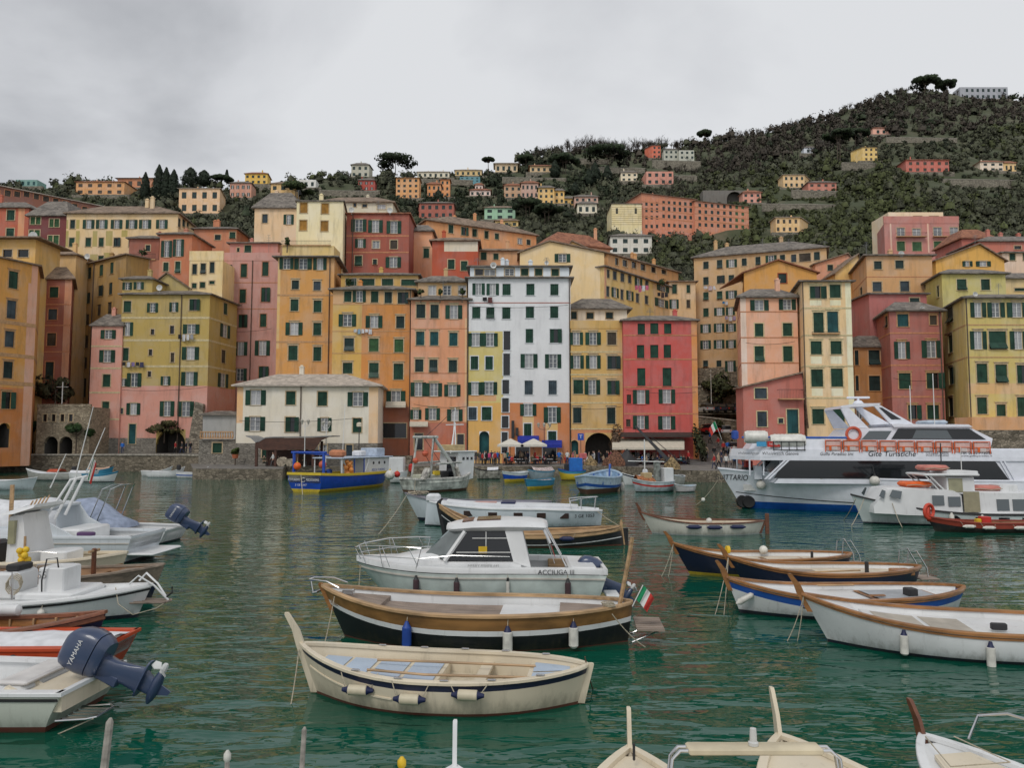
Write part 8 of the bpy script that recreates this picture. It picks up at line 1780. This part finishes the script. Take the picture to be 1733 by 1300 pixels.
crowd('behind the weathered white fishing boat','crowd behind the white fishing boat',800,848,13,95,101.5,Q,0)
crowd('under white cafe umbrellas','people under the white cafe umbrellas',850,964,22,95.5,101.5,Q,.4)
crowd('before the orange archway','people before the orange archway',968,1052,18,94.5,101.5,Q,.1)
crowd('under the long cream awning','people under the long cream awning',1056,1166,22,94.5,101,Q,.55)
crowd('on the street between the houses','people on the climbing street',1194,1246,9,98.5,118,lambda Y:float(np.interp(Y,[97,104,112,121,130],[1.21,1.9,3.6,5.6,7.0])),0,('walk','stand'))
crowd('behind the ferry bow','people on the quay by the ferry bow',1206,1262,7,79.5,84,Q,0)
crowd('inside the brown wooden canopy','people in the brown canopy',432,540,6,91,94,Q,.3)
for px,py,top,leg,pose,lab in((207,765,'bright blue','blue','stand','person in bright blue coat standing alone on the promenade before the pink wall'),(297,770,'red','black','walk','person in red jacket on the promenade beside the ivy arch'),(308,770,'dark grey','blue','walk','person in dark grey jacket right of the red jacket by the ivy arch'),(130,763,'black','black','walk','person in black walking past the right arch of the little fort'),(55,765,'brown','black','stand','person in brown jacket standing left of the little fort'),(4,764,'red','blue','stand','person in red jacket at the left edge of the promenade'),(11,765,'bright blue','blue','stand','person in bright blue jacket at the left edge of the promenade'),(18,764,'pink','grey','stand','person in pink jacket near the left edge of the promenade'),(315,779,'navy','black','stand','person in navy jacket by the wall above the three white skiffs'),(322,779,'black','blue','stand','person in black jacket by the wall above the three white skiffs')):
 Y=108.5;p=pxy(px,Y,760);person(p.x,Y,2.4,pose,top,leg,lab,PR.uniform(-2,2))
def find(s):
 for o in COL.objects:
  if o.parent is None and str(o.get('label','')).startswith(s):return o
def loc(root,p):return Vector(p)-root.location
AWN=plain('cream_awning',(.58,.53,.43),.9,var=.08);PAR=plain('cream_parasol',(.62,.59,.52),.9,var=.06);AWB=plain('blue_awning',(.012,.03,.30),.8)
for px,lb in((864,'left of the two big cream cafe umbrellas in front of the white house'),(903,'right of the two big cream cafe umbrellas in front of the white house')):
 p=pxy(px,98.5,750);e=empty('cafe_umbrella',lb,'umbrella',(p.x,98.5,1.2),group='cream cafe umbrellas');mb=MB();r=1.65
 c=[(math.cos(PI/4+k*PI/2)*r*1.41,math.sin(PI/4+k*PI/2)*r*1.41)for k in range(4)]
 mb.rings([[(x,y,2.28)for x,y in c],[(x,y,2.55)for x,y in c],[(x*.04,y*.04,3.3)for x,y in c]],True);mb.build('canopy',PAR,e);MB().tube([(0,0,0),(0,0,3.3)],.05).build('pole',WOODP,e)
 MB().box(-.4,.4,-.4,.4,0,.12,ch=.03).build('base',IRON,e)
def awning(root,x0,x1,Y0,Y1,zt,zb,m,name='awning',val=.25):
 a,b_,c,d=pxy(x0,Y1,745),pxy(x1,Y1,745),pxy(x1,Y0,745),pxy(x0,Y0,745);o=root.location;mb=MB();V_=lambda p,z:Vector((p.x,p.y,z))-o
 n=24
 for i in range(n):
  t,u=i/n,(i+1)/n;P,Q_,R,S_=a.lerp(b_,t),a.lerp(b_,u),d.lerp(c,u),d.lerp(c,t);s_=.02*(i%2)
  mb.quad(V_(P,zt+s_),V_(Q_,zt+.02-s_),V_(R,zb+.02-s_),V_(S_,zb+s_));mb.quad(V_(S_,zb+s_),V_(R,zb+.02-s_),V_(R,zb-val),V_(S_,zb-val))
 mb.build(name,m,root)
red=find('coral red house');wh=find('tall white house with');sal=find('salmon house with dark blue');och=find('two-tone ochre')
awning(red,1036,1158,97.6,102.5,4.55,3.35,AWN);awning(red,1050,1172,100.5,102.95,5.35,5.0,plain('dark_canopy',(.05,.035,.03),.8),'upper_canopy',.3)
for px in(1042,1075,1110,1150):p=pxy(px,97.8,745);MB().tube([Vector((p.x,p.y,1.2))-red.location,Vector((p.x,p.y,3.4))-red.location],.04).build('awning_post',IRON,red)
awning(wh,876,912,102.4,103.95,4.9,4.3,AWB,val=.45);awning(wh,917,951,102.4,103.95,4.3,3.7,AWB,val=.4)
awning(sal,693,724,102.6,103.95,6.8,6.3,AWN,val=.2);awning(och,652,686,103.6,104.95,9.6,9.0,AWN,val=.3)
for(x,y0,y1)in((868,712,742),(875,724,738)):
 a=at(x,y1,103.6);b_=at(x,y0,103.6);mb=MB();mb.box(-.2,.2,-.05,.05,0,b_.z-a.z);mb.box(-.13,.13,-.07,-.05,.1,b_.z-a.z-.1);mb.xf(Matrix.Translation(a-wh.location));mb.build('hanging_sign',[IRON],wh)
p=pxy(983,96,760);e=empty('street_sign','square blue road sign with a white T on a post before the archway','sign',(p.x,96,1.2));MB().tube([(0,0,0),(0,0,3.9)],.04).build('post',IRON,e);MB().box(-.38,.38,-.03,.03,3.1,3.95,ch=.02).build('sign_plate',plain('sign_blue',(.01,.07,.42),.5),e);letters('tee',.36,e,Matrix.Translation((0,-.04,3.52))@Matrix.Rotation(PI/2,4,'X'),INKW)
def lamp(lb,px,Y,z0,z1,arms,m=IRON):
 p=pxy(px,Y,740);e=empty('street_lamp',lb,'lamp',(p.x,Y,z0));h=z1-z0;MB().tube([(0,0,0),(0,0,.6),(0,0,h)],[.11,.06,.04],8).build('post',m,e,smooth=True)
 for k in range(arms):
  x=(k-(arms-1)/2)*.75;MB().tube([(0,0,h-.5),(x*.7,0,h-.45),(x,0,h-.2)],.03).build('arm',m,e);MB().lathe([(.08,0),(.2,.4),(.22,.44),(.04,.62)],(x,0,h-.2),8).build('lantern',plain('lantern_glass',(.40,.38,.33),.3),e)
lamp('three armed iron street lamp between the blue awnings of the white house',921,101.5,1.2,6.2,3);lamp('pair of white lanterns on a tall white post beside the wooden canopy',516,91,1.2,6.4,2,WFRAME);lamp('white lantern post right of the paired lanterns by the wooden canopy',552,92,1.2,6.2,2,WFRAME)
lamp('thin white lamp post on the upper road in the street gap',1205,127,9,15.5,1,WFRAME)
p=pxy(104,108.2,700);e=empty('flag_mast','white mast with a cross yard standing on the little stone fort','mast',(p.x,108.2,6.9));MB().tube([(0,0,0),(0,0,5.6)],.07).build('pole',WFRAME,e);MB().tube([(-.8,0,4.9),(.8,0,4.9)],.04).build('yard',WFRAME,e)
CT=plain('cafe_dark',(.02,.02,.022),.6);f0=None
for i in range(14):
 px=[858,868,880,893,906,918,930,1064,1078,1092,1106,1120,1136,1150][i];Y=[96.5,98,97,99,97.5,98.5,97][i%7];p=pxy(px,Y,780)
 if not f0:
  e=empty('cafe_table','','table',(0,0,0),group='cafe tables on the quay');MB().box(-.4,.4,-.4,.4,.70,.74,ch=.01).build('table_top',FABW,e);mb=MB();mb.tube([(0,0,0),(0,0,.7)],.04);mb.box(-.25,.25,-.25,.25,0,.03);mb.build('pedestal',CT,e);f0=e
 else:e=copy_tree(f0)
 e.location=(p.x,Y,1.2);e['label']=f'{ORD[i % 7]} cafe table from the left under the '+('cream umbrellas' if i<7 else 'long cream awning')
f0=None
for i in range(20):
 px=(855+i*8.2)if i<10 else(1060+(i-10)*10);Y=95.6+(i*7%5)*.9;p=pxy(px,Y,780)
 if not f0:
  e=empty('cafe_chair','','chair',(0,0,0),group='dark cafe chairs on the quay');MB().box(-.21,.21,-.21,.21,.43,.47).build('seat',CT,e);MB().box(-.21,.21,.18,.21,.5,.9).build('backrest',CT,e)
  for a in(-.19,.19):
   for b_ in(-.19,.19):MB().tube([(a,b_,0),(a,b_,.44 if b_<0 else .9)],.014,5).build('leg',CT,e)
  f0=e
 else:e=copy_tree(f0)
 e.location=(p.x,Y,1.2);e.rotation_euler=(0,0,i*1.7);e['label']=f'{ORD[i % 10]} dark cafe chair from the left under the '+('cream umbrellas' if i<10 else 'long cream awning')
p=at(1143,792,84);q=at(1076,722,92);e=empty('quay_crane','black lattice boom of a small quay crane slanting up left before the awning','crane',(p.x,p.y,1.2));o=e.location
MB().tube([p-o,q-o],[.30,.16],4).build('boom',IRON,e);MB().lathe([(.5,0),(.5,.3),(.3,.5),(.25,1.2)],n=12).build('pedestal',IRON,e);MB().tube([at(1100,745,90)-o+Vector((0,0,.5)),at(1143,775,84.5)-o],.04).build('stay',IRON,e);MB().tube([q-o,q-o+Vector((0,0,-1.3))],.02).build('cable',IRON,e)
def heap(name,lb,px,py,Y,r,h,m,z=1.2):
 p=pxy(px,Y,790);rr=random.Random(int(px));mb=MB();rings=[]
 for i in range(6):
  t=i/5;rings.append([((r*(1-t**2)+.05)*(1+.18*math.sin(j*2.1+i))*math.cos(2*PI*j/14),(r*(1-t**2)+.05)*.7*math.sin(2*PI*j/14),h*t*(1+.1*rr.uniform(-1,1)))for j in range(14)])
 o=mb.rings(rings,True).build(name,m,None,smooth=True);o.location=(p.x,Y,z);tag(o,lb,'net');return o
NETB=plain('brown_net',(.16,.075,.045),.95,var=.6,scale=5,bump=1)
heap('net_heap','heap of rust brown fishing nets on the quay behind the big white and blue boat',1042,800,93.5,1.5,1.8,NETB);heap('net_heap','small heap of tan nets on the quay right of the cabin box skiff',1000,800,94,.7,1.2,plain('tan_net',(.28,.2,.1),.95,var=.6,scale=5,bump=1));heap('net_heap','coil of tan rope and net at the quay corner by the street',1137,800,83,.8,1.3,plain('tan_net',(.28,.2,.1),.95,var=.6,scale=5,bump=1))
heap('net_heap','black covered pile on the quay under the cream awning',1062,795,93.5,1.2,1.9,CT)
WDK=wood_mat('brown_canopy_wood',(.075,.03,.018),1,.6);p0,p1=pxy(428,91,770),pxy(552,91,770);e=empty('wooden_canopy','dark brown wooden canopy with a curved roof on the jetty before the harbour office','canopy',(p0.x,91,1.2));W_=p1.x-p0.x
prof=[(-.9,3.55),(-.3,3.35),(.25,2.85),(.7,2.95),(1.4,3.35),(2.4,3.42),(W_-1.6,3.45),(W_-.6,3.5),(W_+.6,3.55)]
mb=MB();mb.prism([(x,0,z)for x,z in prof]+[(x,0,z+.12)for x,z in reversed(prof)],(0,4.5,0));mb.build('roof',plain('canopy_lead',(.25,.25,.25),.6),e)
low=[(.25,2.83),(.7,2.93),(1.4,3.33),(2.4,3.40),(W_-1.6,3.43),(W_-.2,3.5),(W_-.9,2.6),(W_-1.5,1.9),(W_-1.6,1.6)]
mb=MB();mb.prism([(x,0.03,z)for x,z in[(.35,2.8),(.7,2.9),(1.4,3.3),(2.4,3.38),(W_-1.6,3.41),(W_+.3,3.5),(W_-.6,3.1),(W_-1.4,2.0),(1.2,1.95),(.55,2.2)]],(0,.12,0));mb.build('fascia',WDK,e)
for x in(.35,2.6,5.2,W_-1.6):
 for y in(.1,4.2):MB().box(x-.14,x+.14,y,y+.25,0,3.0).build('post',WDK,e)
MB().box(.6,W_-1.8,4.0,4.1,0,1.9).build('back_panel',WDK,e)
for i,(px,r)in enumerate(((478,.55),(492,.45))):
 p=pxy(px,88.5,780);mb=MB();mb.lathe([(.15,-.5),(r,-.45),(r*.75,-.2),(r*.45,0),(r*.75,.2),(r,.45),(.15,.5)],(0,0,r+.1),14,axis='y');o=mb.build('cable_drum',plain('drum_tan',(.33,.28,.21),.8,var=.4),None,smooth=True);o.location=(p.x,88.5,1.2);tag(o,['larger tan cable drum on the jetty before the wooden canopy','smaller tan cable drum right of the larger one on the jetty'][i],'drum')
mb=MB();
for k in range(6):mb.box(k*.0,3.4,k*.45,2.7,k*.18,k*.18+.17)
p=pxy(650,100,760);o=mb.build('stone_steps',QSTONE);o.location=(p.x,100,1.2);tag(o,'stone steps rising between the harbour office and the salmon house','steps')
an=find('low rubble stone annex');mb=MB();a,b_=at(339,742,99.2),at(394,742,99.2)
for i in range(14):q=a.lerp(b_,i/13);mb.lathe([(.07,0),(.11,.25),(.06,.5),(.09,.75)],q-an.location,6)
for z in(-.06,.75):mb.prism([a+Vector((0,-.12,z))-an.location,b_+Vector((0,-.12,z))-an.location,b_+Vector((0,.12,z))-an.location,a+Vector((0,.12,z))-an.location],(0,0,.14))
mb.build('balustrade',BAND['beige'],an)
def balcony(root,x0,x1,py,Y,hpx=9,d=.9,m=None):
 a,b_=at(x0,py,Y),at(x1,py,Y);o=root.location;mb=MB();mb.prism([a-o,b_-o,b_-o+Vector((0,-d,0)),a-o+Vector((0,-d,0))],(0,0,.15));mb.build('balcony_slab',m or BAND['beige'],root);mb=MB();h=hpx/FPX*Y
 n=max(6,int((b_-a).length/.18))
 for i in range(n+1):q=a.lerp(b_,i/n)-o+Vector((0,-d+.04,.15));mb.tube([q,q+Vector((0,0,h))],.012,4)
 q0,q1=a-o+Vector((0,-d+.04,.15+h)),b_-o+Vector((0,-d+.04,.15+h));mb.tube([a-o+Vector((0,0,.15+h)),q0,q1,b_-o+Vector((0,0,.15+h))],.025,4);mb.build('balcony_railing',IRON,root)
balcony(find('coral annex'),1316,1357,677,96,15);ap=find('pink apartment block');balcony(ap,1516,1566,402,164.9,6);balcony(ap,1578,1630,402,164.9,6);balcony(find('tall narrow cream tower'),1374,1420,566,96.5,2,.4)
balcony(find('large peach villa'),326,352,356,hit(338,362).y,4,1.2);balcony(find('yellow roof terrace wall'),476,560,416,109.4,7,.1);balcony(find('dusty salmon house'),200,263,440,118.9,9,.1)
for(root,x0,x1,y,D)in(('coral annex',1358,1361,700,96),):pass
def shrub(name,lb,px,yt,yb,Y,w,col,n=500,shape='blob',trunks=1,leaf=.16,z=None,tr=.08,ch_=.8,blobs=9):
 b_=at(px,yb,Y);h=(yb-yt)/FPX*Y;return crown_tree(name,lb,'shrub',(b_.x,Y,z if z is not None else b_.z),h,w/FPX*Y,h*ch_,n,blobs,col,leaf,seed=int(px),shape=shape,trunks=trunks,tr=tr)
shrub('clipped_tree','left of two clipped umbrella shaped trees before the little fort',47,713,766,107.5,25,(.030,.065,.018),900,'umbrella',ch_=.55,tr=.12);shrub('clipped_tree','right of two clipped umbrella shaped trees before the little fort',128,719,766,106,26,(.028,.06,.018),900,'umbrella',ch_=.6,tr=.12)
shrub('olive_tree','dull olive tree spreading over the roof of the little fort beside the red-brown house',92,628,700,110.5,38,(.06,.058,.028),1500,leaf=.2,tr=.14)
shrub('climbing_shrub','bare brown climber at the corner of the coral red house left of the awning',1045,712,790,101,20,(.13,.085,.055),1100,leaf=.12,ch_=.95);shrub('climbing_vine','green and brown vine on the right corner of the coral red house by the street',1184,712,800,100.5,14,(.05,.058,.026),900,leaf=.16,ch_=.98)
shrub('ivy','brown green ivy hanging over the round arch of the promenade house',278,712,738,111.2,32,(.07,.065,.025),900,leaf=.2,ch_=.9);shrub('hedge','dark hedge of pot plants at the back under the cream awning',1095,762,785,101.8,45,(.02,.035,.014),900,leaf=.16,ch_=1)
shrub('hanging_bush','bush on the bank below the beige tenement above the upper road',1215,628,690,129.5,34,(.055,.065,.026),1300,leaf=.25,ch_=.95);shrub('hanging_bush','dark bush at the foot of the retaining wall by the parked white car',1212,708,736,123,16,(.04,.05,.02),600,leaf=.2,ch_=1)
e=shrub('potted_palm','small palm in a terracotta pot on the quay beside the harbour office',398,757,776,96.5,8,(.06,.09,.02),160,leaf=.2,ch_=.8);mb=MB();mb.lathe([(.3,0),(.42,.5),(.38,.5)],n=12);mb.build('pot',plain('terracotta',(.42,.13,.06),.8),e)
for i,(x,y,w,lb)in enumerate(((240,428,10,'plants on the brick coloured roof terrace'),(590,478,6,'potted plants on the low ochre attic'),(712,494,7,'green pot plants at the left of the tan attic balcony'),(745,494,5,'pot plants in the middle of the tan attic balcony'),(782,494,7,'green pot plants at the right of the tan attic balcony'),(486,410,9,'plants on the yellow roof terrace'),(1120,478,12,'plants along the penthouse terrace'))):
 shrub('pot_plants',lb,x,y-9,y+6,[118.6,108.3,103.6,103.6,103.6,109,126][i],w,(.04,.065,.02),160,leaf=.14,ch_=1)
def wall_thing(lb,px0,px1,Y,y_top,y_bot,m,th=.6,slope=0):
 a,b_=at(px0,y_bot,Y),at(px1,y_bot,Y);e=empty('retaining_wall',lb,'wall',a);z0=at(px0,y_top,Y).z-a.z;z1=at(px1,y_top+slope,Y).z-a.z
 mb=MB();mb.prism([(0,0,-2),(b_.x-a.x,0,-2),(b_.x-a.x,0,z1),(0,0,z0)],(0,th,0));mb.build('masonry',m,e);mb=MB();mb.prism([(0,-.12,z0),(b_.x-a.x,-.12,z1),(b_.x-a.x,-.12,z1+.25),(0,-.12,z0+.25)],(0,th,0));mb.build('coping',plain('coping_stone',(.27,.25,.21),.9,var=.3),e)
wall_thing('curved stone retaining wall carrying the upper road in the street gap',1172,1252,124.5,705,760,stone_mat('rubble'),slope=9);wall_thing('rubble stone wall behind the cars on the upper road',1172,1256,130.3,655,700,stone_mat('rubble'))
zr=at(1210,699,127).z;o=slab('upper_road',[pxy(1165,124.6),pxy(1262,124.6),pxy(1262,131),pxy(1165,131)],zr-1.5,zr,[plain('street_asphalt',(.12,.115,.11),.9),QSTONE])if False else MB().quad((pxy(1165,124.8).x,124.8,zr),(pxy(1262,124.8).x,124.8,zr),(pxy(1262,130.2).x,130.2,zr),(pxy(1165,130.2).x,130.2,zr)).build('upper_road',plain('street_asphalt',(.12,.115,.11),.9));tag(o,kind='structure')
def car(lb,x,y,z,rz,col,k=1.0):
 e=empty('car',lb,'car',(x,y,z),rz);m=plain('car_paint_%d'%int(sum(col)*999),col,.25,var=.03,coat=.6);W2=.82
 S_=[(-1.95,.45,.62,.7),(-1.9,.35,.85,.78),(-1.2,.30,.92,.82),(.9,.30,.88,.82),(1.75,.32,.72,.76),(1.95,.4,.58,.66)]
 MB().rings([[(a,-w,z0),(a,-w,z1-.08),(a,-w*.85,z1),(a,w*.85,z1),(a,w,z1-.08),(a,w,z0)]for a,z0,z1,w in S_],True).build('body',m,e,smooth=True,ang=40)
 MB().rings([[(a,-w,.85),(a+d,-w*.82,z1),(a+d,w*.82,z1),(a,w,.85)]for a,d,z1,w in((-1.85,.0,.95,.74),(-1.55,.15,1.42,.76),(.1,-.1,1.44,.76),(1.0,-.25,.92,.74))],True).build('cabin_glass',glass_mat('dark'),e);MB().rings([[(a,-w,z1),(a,w,z1),(a,w,z1+.04),(a,-w,z1+.04)]for a,z1,w in((-1.45,1.42,.62),(-.6,1.47,.64),(.05,1.44,.62))],True).build('roof',m,e)
 for a in(-1.2,1.2):
  for s_ in(1,-1):MB().lathe([(.12,-.1),(.30,-.1),(.31,0),(.30,.1),(.12,.1)],(a,s_*.74,.31),14,axis='y').build('wheel',BLACKRUB,e,smooth=True)
 for s_ in(1,-1):MB().box(1.86,1.95,s_*.5-.12,s_*.5+.12,.58,.68).build('headlight',plain('headlight',(.6,.6,.58),.2),e);MB().box(-1.97,-1.9,s_*.58-.1,s_*.58+.1,.62,.78).build('tail_light',REDPL,e)
 e.scale=(k,k,k)
for i,(px,col,lb)in enumerate(((1192,(.4,.42,.44),'silver car parked first from left on the upper road'),(1214,(.02,.03,.05),'dark blue car parked second from left on the upper road'),(1228,(.015,.015,.016),'black car parked third from left on the upper road'),(1242,(.05,.06,.09),'slate blue car parked last on the upper road'))):p=pxy(px,126.8,700);car(lb,p.x,126.8,zr+.01,PI/2+.3,col)
SZ=lambda Y:float(np.interp(Y,[97,104,112,121,130],[1.21,1.9,3.6,5.6,7.0]))
for px,Y,rz,col,lb in((1205,119.5,.1,(.45,.02,.02),'red car parked across the top of the climbing street'),(1228,118.5,PI/2-.2,(.6,.6,.6),'white car parked at the top right of the climbing street'),(1238,107,PI/2,(.42,.43,.44),'silver car parked lower down at the right of the climbing street')):p=pxy(px,Y,720);car(lb,p.x,Y,SZ(Y)+.02,rz,col)
def washing(lb,px0,px1,py,Y,cols,hpx=8):
 a,b_=at(px0,py,Y),at(px1,py,Y);e=empty('washing_line',lb,'laundry',a);d=b_-a;MB().tube([(0,0,0),d*.5+Vector((0,0,-.05)),d],.012,4).build('line',ROPE,e);n=len(cols)
 for i,c in enumerate(cols):
  w=d.length/n*.8;h=hpx/FPX*Y*(.7+.5*((i*37)%10)/10);x=d*((i+.1)/n);mb=MB();rows=[[x+Vector((w*j/4,.03*math.sin(j*1.9+i),-h*q/3+.0))+Vector((0,.04*q*math.sin(i+j),0))for j in range(5)]for q in range(4)];mb.rings(rows,False,closed=False);mb.build('cloth',plain('cloth_'+str(c),c,.9),e,smooth=True)
LB,LW,LP,LK=(.25,.38,.5),(.58,.58,.6),(.5,.12,.2),(.02,.02,.025)
washing('white and pale blue washing hung below the middle windows of the two-tone ochre house',598,630,557,104.7,[LW,LB,LW,LW,LW]);washing('two dark shirts hung below the upper left windows of the tall white house',816,834,503,103.7,[LK,(.12,.04,.04)],9);washing('dark and white washing at the left of the olive house',206,244,613,111.6,[LK,LW,(.2,.15,.3),LK,(.05,.05,.1)],8);washing('white and grey washing below a right hand window of the olive house',301,328,566,111.6,[LK,LW,LW,(.3,.3,.32)],11)
washing('pink towels hanging on the long yellow tenement',1074,1098,483,120,[LP,LP,LW,LP],11);washing('dark blankets drooping on the long yellow tenement',1112,1131,495,125.5,[LK,(.05,.03,.03),LK],9);washing('pale washing below the top windows of the beige tenement',1190,1222,484,132.8,[LW,(.5,.4,.42),LW,LW],7);washing('lilac washing in the lower row of the beige tenement',1226,1246,535,131.6,[(.4,.32,.42),LW,(.35,.25,.35)],8);washing('blue bin bag and clothes on the beige tenement right of the street gap',1222,1232,510,131.8,[(.05,.2,.4),LW],6)
def dish(s,px,py,Y,r=.45):root=find(s);mb=MB();c=at(px,py,Y)-root.location;mb.lathe([(.03,.12),(r*.6,.04),(r,-.08),(r*.97,-.1),(.03,.08)],c,14,axis='y');mb.tube([c,c+Vector((0,.1,-r*1.6))],.03);mb.build('satellite_dish',plain('dish_white',(.6,.6,.58),.5),root,smooth=True)
def aerial(s,px,py0,py1,Y):
 root=find(s);a,b_=at(px,py1,Y)-root.location,at(px,py0,Y)-root.location;mb=MB();mb.tube([a,b_],.03,4)
 for k in range(4):q=a.lerp(b_,.7+.1*k);mb.tube([q+Vector((-.5+.08*k,0,0)),q+Vector((.5-.08*k,0,0))],.02,4)
 mb.build('aerial',plain('aerial_grey',(.2,.2,.2),.5),root)
for a in(('maroon house',56,400,126,.8),('cream house with steep',148,434,118),('brick red house with two',595,355,118),('brick red house with two',660,356,118),('olive gable',270,487,112),('low white attic',835,449,105),('tan tenement',1525,430,109),('pale yellow gabled house',925,445,115.5,.35),('big yellow green',1650,498,92,.3),('rose red house',1560,522,97,.3)):dish(*a)
for a in(('long beige tenement',1290,405,428,131),('long beige tenement',1335,405,425,129),('long beige tenement',1396,408,420,127),('tan tenement',1466,410,435,109),('golden yellow',1650,398,418,113),('low white attic',808,437,452,106),('low white attic',925,436,452,106),('pale yellow tower',505,322,342,115),('long cream house',240,340,362,128),('brick red house with two',640,340,362,119),('salmon house with dark',750,470,500,106),('coral red',1100,522,543,104),('big yellow green',1690,480,502,94),('two-tone',600,470,488,106),('tall pink house',455,398,441,122)):aerial(*a)
for(s_,x0,y0,x1,y1,Y)in(('salmon house with dark',700,684,790,688,103.6),('tall white house',795,518,962,516,103.7),('olive and pink',206,660,350,655,111.6),('mustard yellow',966,690,1052,688,103.6),('coral red',1060,660,1178,664,102.6),('tall pink house',376,560,460,556,121.6),('cream harbour office',405,712,600,708,97.6),('rose red house',1512,640,1590,642,96.6),('peach house',1262,580,1345,578,98.6)):
 r=find(s_);a,c=at(x0,y0,Y)-r.location,at(x1,y1,Y)-r.location;MB().tube([a.lerp(c,k/10)-Vector((0,0,1.2*(k/10)*(1-k/10)))for k in range(11)],.025,4).build('cable',IRON,r)
PLW=['long pale road wall on the right slope','dry stone terrace wall below the terrace cypresses','rocky terrace wall under the castle like villa','garden wall under the yellow villa with the dark roof','garden wall below the salmon red villa','thin terrace wall near the crest left of the red tower house','thin terrace wall right of the little pink villa','terrace wall under the salmon villa with scaffolding','terrace wall under the skyline terraces','terrace wall above the hillside row of houses','terrace wall above the yellow villa with the hipped roof','terrace wall below the small white house on the left skyline']
for(x0,x1,D,y0,y1),lb in zip(GW,PLW):wall_thing(lb,x0,x1,D,y0,y1,stone_mat('garden',(.12,.105,.08),(.30,.27,.21),1.2),1.0,slope=2)
for lb,a,c in(('bow line of the cream boat running down into the water',at(506,1100,13.7),atz(492,1195,-.02)),('rusty stern chain of the cream boat hanging into the water',at(990,1112,13.1),atz(1004,1168,-.02)),('bow line of the black gozzo down to the water',at(566,1010,17.2),atz(548,1095,-.02)),('stern line of the black gozzo crossing its quarter',at(1036,1040,15.95),at(1092,1096,16.2)),('bow line of the white cabin cruiser',at(610,955,20.9),at(606,1010,20.5))):
 rope_thing(lb,[a,c],.011,.06,m=plain('rusty_chain',(.12,.07,.04),.9)if 'chain' in lb else None)
r=find('olive and pink house');o=r.location;Y=111.3
MB().prism([at(313,781,Y)-o,at(340,781,Y)-o,at(344,684,Y)-o,at(330,680,Y)-o],(0,1.2,0)).build('buttress',stone_mat('buttress',(.13,.11,.085),(.36,.31,.24),1.8),r)
